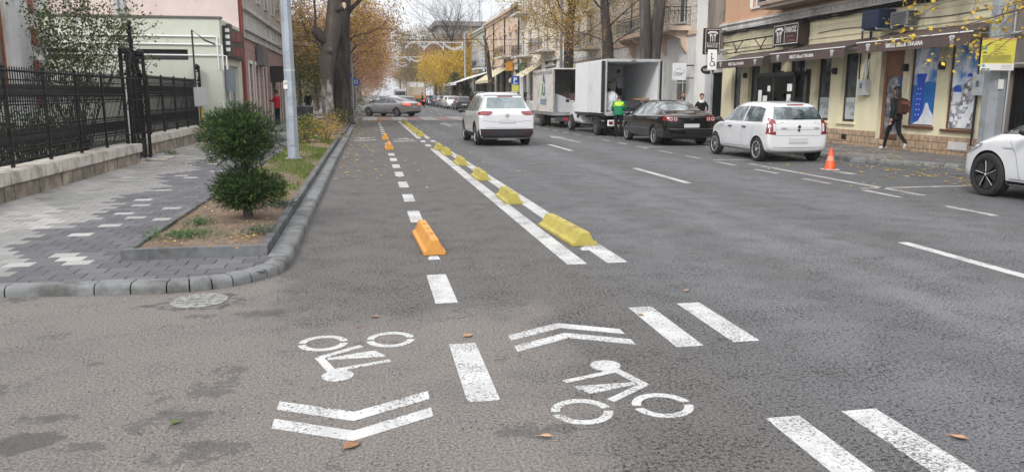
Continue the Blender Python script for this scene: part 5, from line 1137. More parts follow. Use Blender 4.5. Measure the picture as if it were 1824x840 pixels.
C, b, W = car('parked_car', 'white saloon parked nose towards us second in the far right row', (9.7, 90.5, 0), R(180), sed_st, carpaint('far_white_paint', (.62, .63, .65)), (-1.36, 1.35), .315, 1.58, [[(-1.42, 1.0), (-1.12, 1.30), (-.28, 1.39), (-.24, .98)], [(-.18, .98), (-.22, 1.39), (.32, 1.34), (1.0, .98)]], {'B': [(-.66, 1.13), (.66, 1.13), (.56, 1.41), (-.56, 1.41)], 'F': [(-.66, 1.06), (.66, 1.06), (.56, 1.38), (-.56, 1.38)]}, far_l, group=gp, tw=.21)
plate(C, b, .6, view='F'); S0 = C
P = {'dark': MATS['dark_grey_paint'], 'white': MATS['far_white_paint'], 'silver': carpaint('far_silver_paint', (.30, .31, .33), .3, .4), 'red': carpaint('far_red_paint', (.22, .03, .03)), 'blue': carpaint('far_blue_paint', (.03, .05, .12)), 'black': K_, 'grey': carpaint('far_mid_grey_paint', (.12, .12, .125))}
far = [(H0, 'white', 9.9, 97.5, 0, 'white hatchback parked third in the far right hand row'), (S0, 'silver', 9.8, 104.5, 0, 'silver saloon parked fourth in the far right hand row'), (H0, 'blue', 9.9, 112, 0, 'dark blue hatchback parked fifth in the far right hand row'),
       (S0, 'white', 9.8, 120, 0, 'white saloon parked sixth in the far right hand row'), (H0, 'silver', 9.8, 128, 0, 'silver hatchback parked seventh in the far right row, beyond the box truck'), (S0, 'black', 9.9, 137, 180, 'black saloon parked eighth in the far right row, near the conifer'),
       (H0, 'grey', 4.2, 85, 0, 'dark grey hatchback driving away just beyond the turning saloon'), (H0, 'white', 3.3, 103, 180, 'white hatchback coming towards us left of the dark grey one'), (S0, 'white', 2.2, 118, 180, 'white saloon coming towards us behind the white hatchback'), (H0, 'dark', 1.1, 131, 180, 'dark hatchback approaching at the left of the far traffic'), (H0, 'red', 1.5, 160, 180, 'small red hatchback approaching farthest off on the left'), (S0, 'silver', 4.2, 170, 0, 'silver saloon farthest away in the middle of the street')]
for src, c, x, y, rz, lab in far:
    o = copy_tree(src, None, {('dark_grey_paint' if src is H0 else 'far_white_paint'): P[c]}); o.location = (x, y, 0); o.rotation_euler = (0, 0, R(rz)); o['label'] = lab

# ---------------------------------------------------------------- trucks
def truck_wheels(C, x, ys, r, duals):
    for y, du in zip(ys, duals):
        for s in (-1, 1):
            wheel(C, s * x, y, r, .22, s, M['rim'] if not du else mat('steel_rim', (.16, .16, .17), .5), 8, 0, .62)
            if du: wheel(C, s * (x - .27), y, r, .22, s, MATS['steel_rim'], 6, 0, .6)
def cab(C, y0, m, wd=.98, mirror_x=1.25):
    """van style cab, y0 = rear wall of the cab, nose to +Y"""
    st = [(y0, .38, 1.25, 2.18, wd - .02, wd, .82), (y0 + .1, .36, 1.26, 2.26, wd, wd, .80), (y0 + .7, .36, 1.24, 2.26, wd, wd, .80), (y0 + 1.1, .36, 1.22, 2.0, wd, wd, .78), (y0 + 1.6, .36, 1.20, 1.42, wd, wd - .02, .7), (y0 + 1.95, .38, 1.05, 1.16, wd - .03, wd - .05, .6), (y0 + 2.25, .42, .82, .92, wd - .1, wd - .12, .5), (y0 + 2.32, .5, .7, .76, wd - .25, wd - .25, .4)]
    me = body_mesh(st); bvh = BVHTree.FromPolygons([v.co.copy() for v in me.vertices], [tuple(p.vertices) for p in me.polygons]); ob = bpy.data.objects.new('cab', me); col.objects.link(ob); me.materials.append(m); me.materials.append(M['dark'])
    cut = MB()
    for s in (-1, 1): cut.lathe([(.42, -.2), (.42, .4)], ((wd - .12) * s, y0 + 1.45, .36), axis='X', n=28, M=Matrix(((0, 0, s), (0, 1, 0), (-s, 0, 0))))
    co_ = cut.build('cut', M['dark']); md = ob.modifiers.new('b', 'BOOLEAN'); md.object = co_; md.operation = 'DIFFERENCE'; md.solver = 'EXACT'
    try: md.material_mode = 'TRANSFER'
    except Exception: pass
    dg = bpy.context.evaluated_depsgraph_get(); m2 = bpy.data.meshes.new_from_object(ob.evaluated_get(dg)); ob.modifiers.clear(); ob.data = m2; bpy.data.objects.remove(co_); m2.polygons.foreach_set('use_smooth', [True] * len(m2.polygons)); m2.set_sharp_from_angle(angle=R(35)); ob.parent = C
    for sd in 'LR':
        patch(bvh, [(y0 + .28, 1.32), (y0 + .28, 2.0), (y0 + .85, 2.0), (y0 + 1.52, 1.38), (y0 + 1.5, 1.3)], sd, M['carglass'], 'side_window', ob); patch(bvh, [(y0 + .30, .62), (y0 + .3, .78), (y0 + .62, .78), (y0 + .62, .62)], sd, BL, 'side_trim', ob)
        for p in ([(y0 + .2, .5), (y0 + .2, 2.0)], [(y0 + 1.05, .8), (y0 + 1.2, 1.25)]): line_patch(bvh, p, sd, .012, mat('panel_gap_white', (.2, .2, .2), .8), 'door_gap', ob)
    patch(bvh, [(-.75, 1.32), (.75, 1.32), (.66, 2.02), (-.66, 2.02)], 'F', M['carglass'], 'windscreen', ob)
    for s in (-1, 1):
        mb = MB(); x = s * mirror_x
        mb.obox((x, y0 + 1.25, 1.62), .16, .10, .30); mb.obox((x, y0 + 1.25, 1.36), .14, .09, .14); mb.tube([(s * wd * .95, y0 + 1.2, 1.70), (x, y0 + 1.22, 1.72)], .018, 6); mb.tube([(s * wd * .97, y0 + 1.2, 1.40), (x, y0 + 1.22, 1.42)], .018, 6); mb.build('wing_mirror', BL, C, bevel=.02)
    return bvh
TW = mat('truck_white', (.74, .75, .76), .5, .05, 3, c2=(.62, .62, .61), c2scale=1.2, c2amt=.3); TI = mat('truck_inner_white', (.80, .82, .84), .55, .06)
# nearer box truck, origin on ground under the rear edge of the box
T1 = empty('box_truck', (10.20, 29.25, 0), R(.4), 'white box truck with open rear doors being unloaded, nearer of the two', 'truck', 'white delivery trucks at the kerb')
hw, y1_, zb, zt = 1.11, 4.35, .90, 2.98
mb = MB(); mb.box(-hw, -hw + .05, .02, y1_, zb, zt); mb.box(hw - .05, hw, .02, y1_, zb, zt); mb.box(-hw + .051, hw - .051, y1_ - .05, y1_, zb, zt); mb.box(-hw + .051, hw - .051, .02, y1_ - .051, zt - .06, zt - .001); mb.box(-hw + .051, hw - .051, .02, y1_ - .051, zb, zb + .06)
mb.build('box', TI, T1, fix=False)
mb = MB()
for s in (-1, 1): mb.box(s * hw - .06 * (s > 0) , s * hw + .06 * (s < 0), -.02, .018, zb - .05, zt + .02)
mb.box(-hw + .061, hw - .061, -.02, .018, zt - .09, zt + .02); mb.box(-hw + .061, hw - .061, -.03, .018, zb - .08, zb + .055)
mb.build('rear_frame', mat('aluminium_frame', (.48, .49, .50), .4, .1, metal=.3), T1, bevel=.005)
mb = MB(); mb.box(-.08, .12, -.035, -.021, zt - .08, zt - .01); mb.build('marker_plate', mat('brown_plate', (.2, .14, .09), .6), T1)
for s, nm in ((-1, 'near'), (1, 'far')):   # rear doors folded back along the sides
    mb = MB(); x = s * (hw + .06); mb.box(x - .02, x + .02, .06, .06 + (2.12 if s < 0 else 1.06), zb + .02, zt - .04); d = mb.build('rear_door', TW if s < 0 else M['white_paint'], T1, bevel=.006)
    mb = MB(); mb.box(x - .03, x + .03, -.015, .055, zb + .05, zt - .05); mb.box(x - .032, x - .0205, .056, .24, zb + .05, zt - .05); mb.build('door_seal', BL, d)
    mb = MB(); xx = x - .035 if s < 0 else x + .035
    for yy in (.5, 1.6) if s < 0 else (.5,): mb.tube([(x + .0 + s * .03 * 0, yy, zb + .1), (x, yy, zb + .1)], .001, 3)
    mb.build('door_rod', M['galv'], d) if mb.f else None
mb = MB(); mb.box(-hw, hw, .05, y1_, zb - .10, zb - .002); mb.box(-.45, -.35, .1, 6.0, .58, .78); mb.box(.35, .45, .1, 6.0, .58, .78)
for y in (.6, 1.8, 3.0, 4.1): mb.box(-hw + .1, hw - .1, y, y + .07, .70, zb - .101)
mb.box(-.85, .85, .12, .2, .5, .62); mb.build('chassis', mat('chassis_dark', (.05, .05, .052), .7), T1, fix=False)
mb = MB()
for s in (-1, 1):
    mb.box(s * .98 - .03, s * .98 + .03, 1.0 - .5, 1.9, .58, .64)
    mb.lathe([(.47, -.14), (.47, .14)], (s * .93, 1.27, .40), axis='X', n=20) if False else None
mb.build('side_guard', M['galv'], T1)
for s in (-1, 1):
    mb = MB(); mb.prism([(-.46, .56), (-.42, .74), (.42, .74), (.46, .56), (.42, .56), (.38, .70), (-.38, .70), (-.42, .56)], .36, lambda u, v, w_, s=s: (s * .74 + w_ - .0 if s > 0 else s * .74 - w_, 1.27 + u, v)); mb.build('mudguard', BL, T1)
    mb = MB(); mb.box(s * .92 - .18, s * .92 + .18, .72, .74, .30, .72); mb.build('mud_flap', BL, T1)
mb = MB(); mb.box(-.98, -.42, -.02, .05, .42, .66); mb.box(.42, .98, -.02, .05, .42, .66); lb = mb.build('lamp_board', M['white_paint'], T1, bevel=.005)
for s in (-1, 1):
    mb = MB(); mb.box(s * .7 - .24, s * .7 + .24, -.035, -.021, .48, .60); mb.build('tail_light', M['lamp_red'], lb, bevel=.005); mb = MB(); mb.box(s * .7 - .09, s * .7 + .0, -.04, -.036, .49, .59); mb.build('reversing_light', M['lamp_clear'], lb)
truck_wheels(T1, .98, (1.27, 5.30 + .0), .36, (True, False)); cab(T1, 4.42 - .55 + .0, TW)
# second truck, tarpaulin sided
T2 = empty('curtain_truck', (10.02, 37.3, 0), R(.5), 'dirty white curtain sided truck with blue and green emblem, behind the box truck', 'truck', 'white delivery trucks at the kerb')
hw = 1.08; y1_ = 4.6; zb, zt = .68, 2.86
tarp = mat('dirty_tarpaulin', (.70, .68, .64), .8, .12, 3, bump=.4, bscale=8, c2=(.48, .43, .37), c2scale=1.6, c2amt=.4)
mb = MB()
for s in (-1, 1):
    n = 14
    for i in range(n):
        a, b_ = y1_ * i / n, y1_ * (i + 1) / n; wv = lambda t: s * (hw + .012 * math.sin(t * 6) + .008 * math.sin(t * 17))
        mb.quad((wv(a), a, zb + .1), (wv(b_), b_, zb + .1), (wv(b_), b_, zt), (wv(a), a, zt)); mb.quad((wv(a) - s * .02, a, zb + .1), (wv(b_) - s * .02, b_, zb + .1), (wv(b_) - s * .02, b_, zt), (wv(a) - s * .02, a, zt))
mb.box(-hw, hw, 0, y1_, zt, zt + .05); mb.box(-hw, hw, y1_ - .03, y1_, zb, zt - .001); tp = mb.build('tarpaulin', tarp, T2, fix=False)
mb = MB(); mb.box(-hw, hw, 0, y1_, zb - .06, zb + .08)
for s in (-1, 1): mb.box(s * (hw - .04) - .03, s * (hw - .04) + .03, -.03, .03, zb, zt)
mb.build('bed', mat('bed_aluminium', (.35, .35, .35), .5, .2, metal=.3, c2=(.15, .13, .11)), T2, fix=False)
mb = MB(); mb.box(-.45, .45, .2, 6.4, .42, .6)
for y in (.5, 2, 3.5): mb.box(-hw + .1, hw - .1, y, y + .07, .6, zb - .061)
mb.box(-.95, .95, .0, .08, .34, .54); mb.build('chassis', MATS['chassis_dark'], T2, fix=False)
mb = MB(); mb.box(-.55, .15, -.03, -.001, .36, .52); mb.build('tail_plate', mat('red_white_plate', (.30, .03, .04), .5), T2)
mb = MB(); mb.prism([(-.9, 0), (.2, 0), (.2, .55), (-.9, .95)], .05, lambda u, v, w_: (u - .05, .35 + w_, zb + .09 + v)); mb.build('load_panel', mat('load_grey', (.42, .43, .44), .6, .1), T2); mb = MB(); mb.box(-.9, .9, .9, 2.4, zb + .09, zb + 1.0); mb.box(-.2, .85, .5, .88, zb + .09, zb + .6); mb.build('load_crate', mat('brown_load', (.10, .065, .05), .8, .4, 3), T2, bevel=.02)
# emblem and lettering on the curtain
T = frame((-hw - .028, 3.55, 0), (0, -1, 0), (0, 0, 1)); m2 = MB()
mb = MB(); 
for (a, b_, wd) in (((1.5, 2.3), (1.62, 2.62), .13), ((1.62, 2.62), (1.78, 2.2), .13)): stroke(mb, T, a, b_, wd)
mb.build('emblem', mat('emblem_blue', (.04, .10, .30), .6), tp)
mb = MB(); stroke(mb, T, (1.42, 2.2), (1.32, 1.75), .14); stroke(mb, T, (1.32, 1.75), (1.5, 1.62), .14); mb.build('emblem', mat('emblem_green', (.05, .28, .07), .6), tp)
mb = MB(); stroke(mb, T, (1.85, 2.05), (1.82, 1.7), .13); stroke(mb, T, (1.82, 1.7), (1.62, 1.62), .13); mb.build('emblem', mat('emblem_light_blue', (.08, .25, .42), .6), tp)
text_mb('ecorec', frame((-hw - .028, 3.55 - .9, 1.12), (0, -1, 0), (0, 0, 1)), 1.35, .30, depth=.004).build('lettering', MATS['emblem_light_blue'], tp)
text_mb('COLECTARE DESEURI RECICLABILE', frame((-hw - .028, 4.4, 2.66), (0, -1, 0), (0, 0, 1)), 4.2, .14, depth=.004).build('lettering', mat('grey_letter', (.18, .19, .2), .6), tp)
truck_wheels(T2, .96, (2.95 - .2, 6.05), .36, (True, False)); cab(T2, 4.65, TW, mirror_x=1.22)
mb = MB(); mb.box(-.6, .6, 4.7, 6.0, 2.3, 2.9) ; 
mb = MB(); mb.prism([(0, 2.25), (0, 2.86), (.25, 2.80), (1.1, 2.25)], 1.5, lambda u, v, w_: (-.75 + w_, 4.75 + u, v)); mb.build('wind_deflector', TW, T2, bevel=.04)
# distant pale lorry
T3 = empty('lorry', (7.3, 118, 0), 0, 'pale beige lorry stopped far up the street seen from behind', 'truck')
mb = MB().box(-1.2, 1.2, 0, 6.5, 1.0, 3.5); mb.build('box', mat('lorry_beige', (.46, .40, .32), .6, .1, c2=(.36, .24, .14), c2scale=.8), T3, bevel=.03)
for a, b_ in ((-1.05, -.1), (.1, 1.05)): MB().box(a, b_, -.02, -.001, 2.7, 3.3).build('upper_panel', mat('lorry_white', (.6, .6, .6), .5), T3)
mb = MB().box(-1.2, 1.2, -.02, -.001, 1.02, 1.5); mb.build('lower_band', mat('lorry_orange', (.45, .20, .06), .6), T3); mb = MB().box(-1.1, 1.1, .02, 6.4, .55, .99); mb.build('chassis', MATS['chassis_dark'], T3)
for s in (-1, 1): MB().box(s * .95 - .15, s * .95 + .15, -.03, .019, .62, .82).build('tail_light', M['lit_red'], T3)
for y in (1.4, 7.6):
    for s in (-1, 1): wheel(T3, s * 1.0, y, .45, .28, s, M['rim'], 8)
mb = MB().box(-1.1, 1.1, 6.7, 8.4, .6, 2.7); mb.build('cab', MATS['lorry_white'], T3, bevel=.1)
V = empty('panel_van', (5.2, 128, 0), 0, 'white panel van half hidden left of the pale lorry', 'van'); mb = MB().box(-.95, .95, 0, 4.6, .4, 2.5); mb.build('body', MATS['lorry_white'], V, bevel=.15)
MB().box(-.8, .8, -.02, -.001, 1.5, 2.1).build('rear_window', M['carglass'], V)
for y in (1.0, 3.8):
    for s in (-1, 1): wheel(V, s * .85, y, .34, .2, s, M['rim'], 6)
mb = MB().box(-.9, .9, 4.6, 5.4, .45, 1.3); mb.build('bonnet', MATS['lorry_white'], V, bevel=.15)
# load in the nearer truck
def thing_mesh(mb, name, m, label, cat, group=None, **k):
    o = mb.build(name, m, None, **k); return tag(o, label, cat, group)
F1 = .962
mb = MB(); cx, cy = 10.95, 30.2
for s in (-.38, .38):
    for t in (0, .5): mb.box(cx + s - .02, cx + s + .02, cy + t - .02, cy + t + .02, F1, F1 + .5)
for z in (F1 + .02, F1 + .18, F1 + .46): mb.box(cx - .36, cx + .36, cy - .015, cy + .015, z, z + .04)
for x in (-.2, 0, .2): mb.box(cx + x - .012, cx + x + .012, cy - .012, cy + .012, F1 + .061, F1 + .459)
mb.box(cx - .4, cx + .4, cy - .03, cy + .53, F1 + .501, F1 + .53)
thing_mesh(mb, 'wooden_crate', mat('pale_wood', (.30, .17, .09), .6, .25, 5), 'low open wooden slatted crate at the right inside the truck box', 'crate')
cardboard = mat('cardboard', (.30, .20, .12), .8, .1, 4)
for (x, y, z, a, b_, h, lab) in ((9.65, 32.2, F1, .9, .9, .9, 'lower cardboard box deep inside the truck box'), (9.7, 32.3, F1 + .903, .7, .8, .7, 'upper cardboard box stacked deep inside the truck box')):
    mb = MB().box(x - a / 2, x + a / 2, y - b_ / 2, y + b_ / 2, z, z + h); o = thing_mesh(mb, 'cardboard_box', cardboard, lab, 'box', bevel=.01)
def lump(name, c, r, m, label, cat, seed=1, sub=4, amp=.25, fr=3.0):
    bm = bmesh.new(); bmesh.ops.create_icosphere(bm, subdivisions=sub, radius=1); from mathutils import noise as mn
    for v in bm.verts:
        k = 1 + amp * mn.noise(v.co * fr + Vector((seed, 0, 0))) + amp * .5 * mn.noise(v.co * fr * 2.7 + Vector((0, seed, 0))); v.co = Vector((c[0] + v.co.x * r[0] * k, c[1] + v.co.y * r[1] * k, max(c[2] - r[2] * .9, c[2] + v.co.z * r[2] * k)))
    me = bpy.data.meshes.new(name); bm.to_mesh(me); bm.free(); me.materials.append(m); me.polygons.foreach_set('use_smooth', [True] * len(me.polygons)); o = bpy.data.objects.new(name, me); col.objects.link(o); return tag(o, label, cat)
lump('plastic_sack', (9.5, 29.75, F1 + .36), (.3, .35, .42), mat('clear_plastic', (.52, .54, .56), .25, .15, 6, bump=.6, bscale=25), 'crumpled translucent plastic sack at the left of the truck floor', 'sack', 2)
lump('dark_sack', (10.45, 30.0, F1 + .22), (.45, .35, .25), mat('dark_cloth', (.025, .025, .03), .8), 'heap of dark sacks in the middle of the truck floor', 'sack', 5)
lump('dark_sack', (9.9, 31.6, F1 + .45), (.35, .4, .5), mat('brown_cloth', (.10, .07, .055), .8), 'tall brown covered bundle against the left inner side of the truck', 'sack', 9)
# ================================================================ people
skin = mat('skin', (.42, .24, .17), .6, .06)
def person(label, loc, rz, J, cols, hairc, rad=1.0, group=None, hair='short', cap=None, extras=None, h=1.72):
    """J: joints in metres (local frame, facing +Y). cols: dict torso/arm/leg/shoe materials. Body is one skinned surface."""
    Pn = empty('person', loc, rz, label, 'person', group)
    D = {'pelvis': (0, 0, .93), 'spine': (0, -.01, 1.15), 'chest': (0, 0, 1.36), 'neck': (0, .0, 1.47), 'head0': (0, .02, 1.54),
         'shL': (-.17, 0, 1.40), 'elL': (-.23, -.03, 1.13), 'wrL': (-.24, .05, .90), 'haL': (-.24, .07, .82), 'shR': (.17, 0, 1.40), 'elR': (.23, -.03, 1.13), 'wrR': (.24, .05, .90), 'haR': (.24, .07, .82),
         'hiL': (-.095, 0, .90), 'knL': (-.10, .02, .50), 'anL': (-.10, -.02, .09), 'toL': (-.11, .14, .035), 'hiR': (.095, 0, .90), 'knR': (.10, .02, .50), 'anR': (.10, -.02, .09), 'toR': (.11, .14, .035)}
    D.update(J); k = h / 1.72
    D = {a: Vector(v) * k for a, v in D.items()}
    rr = {'pelvis': (.155, .11), 'spine': (.135, .10), 'chest': (.165, .115), 'neck': (.055, .055), 'head0': (.06, .06), 'shL': .062, 'elL': .047, 'wrL': .032, 'haL': .036, 'hiL': .088, 'knL': .062, 'anL': .042, 'toL': .036}
    names = list(D); ed = [('pelvis', 'spine'), ('spine', 'chest'), ('chest', 'neck'), ('neck', 'head0')]
    for s in 'LR': ed += [('chest', 'sh' + s), ('sh' + s, 'el' + s), ('el' + s, 'wr' + s), ('wr' + s, 'ha' + s), ('pelvis', 'hi' + s), ('hi' + s, 'kn' + s), ('kn' + s, 'an' + s), ('an' + s, 'to' + s)]
    me = bpy.data.meshes.new('sk'); me.from_pydata([D[n] for n in names], [(names.index(a), names.index(b)) for a, b in ed], []); ob = bpy.data.objects.new('sk', me); col.objects.link(ob)
    ob.modifiers.new('k', 'SKIN'); ms = ob.modifiers.new('s', 'SUBSURF'); ms.levels = 2; ms.render_levels = 2
    for i, n in enumerate(names):
        v = rr.get(n) or rr.get(n[:-1] + 'L'); v = v if isinstance(v, tuple) else (v, v); sc = rad if n[:2] not in ('wr', 'ha', 'he', 'ne') else 1
        me.skin_vertices[0].data[i].radius = (v[0] * sc * k, v[1] * sc * k); me.skin_vertices[0].data[i].use_root = (n == 'pelvis')
    dg = bpy.context.evaluated_depsgraph_get(); m2 = bpy.data.meshes.new_from_object(ob.evaluated_get(dg)); bpy.data.objects.remove(ob)
    mats = [skin, cols['torso'], cols.get('arm', cols['torso']), cols['leg'], cols['shoe']]; mb = MB(); mb.v = [tuple(v.co) for v in m2.vertices]
    seg = {}
    def part(c):
        best = None
        for a, b in ed:
            A, B_ = D[a], D[b]; t = max(0, min(1, (c - A).dot(B_ - A) / max(1e-6, (B_ - A).length_squared))); d = (c - A.lerp(B_, t)).length
            if best is None or d < best[0]: best = (d, a, b, t)
        _, a, b, t = best
        if b == 'head0' or (b == 'neck' and t > .75): return 0
        if a[:2] == 'wr' : return 0
        if a[:2] in ('sh', 'el') : return 2
        if a[:2] in ('hi', 'kn'): return 3
        if a[:2] == 'an': return 4
        if a == 'pelvis' and b[:2] == 'hi': return 3
        if a == 'pelvis' and b == 'spine' and t < .1: return cols.get('hem', 3)
        return 1
    for p in m2.polygons: mb.f.append(tuple(p.vertices)); mb.mi.append(part(p.center.copy()))
    # head
    hd = D['head0'] + Vector(cols.get('headoff', (0, .03, .115))) * k; yaw = cols.get('headyaw', 0); pit = cols.get('headpitch', 0); HM = Matrix.Rotation(yaw, 3, 'Z') @ Matrix.Rotation(pit, 3, 'X')
    H = lambda x, y, z: hd + HM @ (Vector((x, y, z)) * k)
    mb.m = 0; mb.ell(hd, .074 * k, .092 * k, .112 * k, 16, 12, HM); mb.ell(H(0, .03, -.055), .052 * k, .055 * k, .06 * k, 12, 8, HM)
    mb.add([H(-.016, .085, -.02), H(.016, .085, -.02), H(0, .112, -.022), H(0, .088, .025)], [(0, 2, 3), (2, 1, 3), (0, 1, 2), (0, 3, 1)])
    for s in (-1, 1): mb.ell(H(s * .075, .0, -.005), .012 * k, .022 * k, .032 * k, 8, 6, HM)
    # fingers and thumb
    for s, sg in (('L', -1), ('R', 1)):
        w0, hh = D['wr' + s], D['ha' + s]; d = (hh - w0).normalized(); sd_ = d.cross(Vector((1, 0, 0))).normalized() if abs(d.x) < .9 else Vector((0, 1, 0)); nm = d.cross(sd_).normalized()
        for i in range(4):
            L_ = (.075, .085, .08, .062)[i] * k; b0 = hh + sd_ * (i - 1.5) * .019 * k + d * .02 * k; mb.tube([b0, b0 + d * L_ * .5, b0 + d * L_ * .85 - nm * sg * .018 * k, b0 + d * L_ - nm * sg * .035 * k], [.009 * k, .009 * k, .008 * k, .006 * k], 6)
        b0 = hh - sd_ * .030 * k - d * .01 * k; mb.tube([b0, b0 - sd_ * .02 * k + d * .03 * k, b0 - sd_ * .018 * k + d * .055 * k], [.011 * k, .010 * k, .008 * k], 6)
    bd = mb.build('body', mats, Pn, smooth=True, fix=False)
    fm = MB()
    for s in (-1, 1): fm.ell(H(s * .030, .083, .012), .011 * k, .007 * k, .006 * k, 8, 5, HM)
    fm.build('eyes', mat('eye_dark', (.02, .015, .012), .3), Pn); fm = MB(); fm.ell(H(0, .083, -.055), .022 * k, .008 * k, .006 * k, 8, 5, HM); fm.build('mouth', mat('lips', (.30, .10, .09), .5), Pn)
    hm = MB(); hm.ell(H(0, -.012, .022), .084 * k, .098 * k, .108 * k, 16, 12, HM)
    if hair == 'long':
        for s in (-1, 0, 1): hm.ell(H(s * .045, -.055, -.10), .045 * k, .045 * k, .17 * k, 10, 8, HM)
    if hair == 'curly':
        rs = random.Random(3)
        for i in range(40):
            a, b_ = rs.uniform(0, 6.28), rs.uniform(-.2, 1.5); hm.ell(H(.085 * math.cos(a) * math.cos(b_), -.02 + .095 * math.sin(a) * math.cos(b_) , .03 + .10 * math.sin(b_)), .03 * k, .03 * k, .03 * k, 6, 4) if not (math.sin(a) > .35 and b_ < .7) else None
    # keep the face clear: trim vertices in front
    hv = []
    for v in hm.v:
        q = HM.transposed() @ (Vector(v) - hd) / k
        if q.y > .045 and q.z < .07: q.y = .045
        hv.append(tuple(hd + HM @ (q * k)))
    hm.v = hv; hm.build('hair', mat('hair_%02d' % int(hairc[0] * 1000), hairc, .6, .3, 30, stretch=(1, 1, .2)), Pn, smooth=True)
    if cap:
        c_ = MB(); c_.ell(H(0, -.008, .05), .088 * k, .104 * k, .075 * k, 14, 8, HM); c_.ell(H(0, .10, .045), .06 * k, .06 * k, .010 * k, 12, 5, HM); c_.build('cap', cap, Pn, smooth=True)
    if extras: extras(Pn, D, k, H)
    return Pn
cl = lambda n, c: mat(n, c, .9, .12, 6, bump=.15, bscale=18, spec=.2)
jet = cl('black_cloth', (.014, .014, .016)); dgrey = cl('charcoal_jacket', (.016, .018, .018)); white_shoe = mat('white_shoe', (.65, .65, .64), .6, .05); green = cl('green_workwear', (.015, .16, .075)); lime = cl('lime_band', (.45, .75, .05)); redj = cl('red_jacket', (.50, .02, .035)); jeans = cl('blue_jeans', (.03, .045, .08)); blackshoe = mat('black_shoe', (.02, .02, .02), .6)
def jacket(Pn, D, k, m, hem=.86, grow=1.12):
    mb = MB(); P0, S0_, C0 = D['pelvis'], D['spine'], D['chest']; prof = []
    pts = [P0 + Vector((0, 0, -.06)) * k, P0 + Vector((0, 0, .05)) * k, S0_, C0 - Vector((0, 0, .04)) * k, C0 + Vector((0, 0, .055)) * k]; rx = (.185, .18, .165, .195, .13); ry = (.135, .13, .12, .14, .10); vs = []
    for p, a, b_ in zip(pts, rx, ry):
        for j in range(20):
            t = 2 * math.pi * j / 20; f = 1 + .03 * math.sin(5 * t); vs.append(p + Vector((a * f * math.cos(t), b_ * f * math.sin(t), 0)) * k)
    mb.add(vs, [(i * 20 + j, i * 20 + (j + 1) % 20, (i + 1) * 20 + (j + 1) % 20, (i + 1) * 20 + j) for i in range(4) for j in range(20)]); return mb.build('jacket', m, Pn, smooth=True, fix=False)
# woman walking with the backpack: strides away to the left, seen from behind
def bp(Pn, D, k, H):
    jacket(Pn, D, k, dgrey); mb = MB(); c = D['chest'] + Vector((.02, -.20, -.14)) * k; mb.obox(c, .30, .16, .42); o = mb.build('backpack', mat('brown_leather', (.06, .028, .018), .5, .2, 10, bump=.2), Pn, bevel=.045, smooth=True)
    mb = MB(); mb.obox(c + Vector((0, -.09, -.06)), .24, .05, .20); mb.build('backpack_pocket', mat('dark_leather', (.055, .025, .017), .5), o, bevel=.02); mb = MB(); mb.obox(c + Vector((0, -.085, .10)), .28, .03, .10); mb.build('backpack_flap', mat('tan_leather', (.16, .065, .04), .5), o, bevel=.01)
    mb = MB()
    for s in (-1, 1): mb.tube([c + Vector((s * .10, .06, .2)), D['sh' + ('L' if s < 0 else 'R')] + Vector((-s * .06, .02, .06)), D['chest'] + Vector((s * .10, .13, -.1)), c + Vector((s * .12, .08, -.18))], .018, 6)
    mb.build('backpack_strap', mat('dark_leather', (.055, .025, .017), .5), o)
person('woman in dark cap and jacket with brown leather backpack walking past the blue pictures', (14.28, 19.1, ZR), R(6), {'knL': (-.09, .17, .52), 'anL': (-.09, .27, .10), 'toL': (-.10, .42, .045), 'knR': (.09, -.05, .50), 'anR': (.09, -.34, .22), 'toR': (.10, -.27, .08), 'elL': (-.22, -.14, 1.15), 'wrL': (-.24, -.10, .90), 'haL': (-.24, -.08, .82), 'elR': (.22, -.06, 1.13), 'wrR': (.22, .12, .94), 'haR': (.22, .16, .87)},
       {'torso': dgrey, 'arm': dgrey, 'leg': jet, 'shoe': white_shoe, 'headpitch': R(-8)}, (.025, .016, .012), hair='long', cap=jet, extras=bp, h=1.70)
# worker in green and lime
def wk(Pn, D, k, H):
    j = jacket(Pn, D, k, green, grow=1.2); mb = MB(); C0 = D['chest']; vs = []
    ax = (D['chest'] - D['spine']).normalized()
    for z, a, b_ in ((-.10, .21, .155), (.02, .215, .16), (.085, .15, .115)):
        for jj in range(20): t = 2 * math.pi * jj / 20; vs.append(C0 + Vector((a * math.cos(t), b_ * math.sin(t), z)) * k)
    mb.add(vs, [(i * 20 + q, i * 20 + (q + 1) % 20, (i + 1) * 20 + (q + 1) % 20, (i + 1) * 20 + q) for i in range(2) for q in range(20)]); mb.build('lime_yoke', lime, Pn, smooth=True, fix=False)
person('worker in green jacket with lime yellow shoulders bending into the truck', (9.50, 28.75, 0), R(-20), {'spine': (0, .04, 1.10), 'chest': (0, .14, 1.28), 'neck': (0, .22, 1.38), 'head0': (0, .28, 1.40), 'shL': (-.19, .16, 1.32), 'shR': (.19, .16, 1.32), 'elL': (-.26, .20, 1.06), 'wrL': (-.22, .42, 1.0), 'haL': (-.21, .49, 1.02), 'elR': (.26, .20, 1.06), 'wrR': (.22, .42, 1.0), 'haR': (.21, .49, 1.02)},
       {'torso': green, 'arm': green, 'leg': jet, 'shoe': blackshoe, 'headpitch': R(-35), 'headoff': (0, .05, .07)}, (.02, .015, .012), rad=1.15, extras=wk, h=1.72)
# worker inside the truck
person('worker in pale grey shirt and dark trousers standing inside the truck box', (10.35, 31.4, .962), R(20), {'chest': (0, .05, 1.36), 'elL': (-.24, .18, 1.22), 'wrL': (-.20, .38, 1.20), 'haL': (-.18, .46, 1.21)}, {'torso': cl('pale_shirt', (.22, .23, .25)), 'leg': jet, 'shoe': blackshoe, 'headpitch': R(-15)}, (.02, .015, .012), h=1.66)
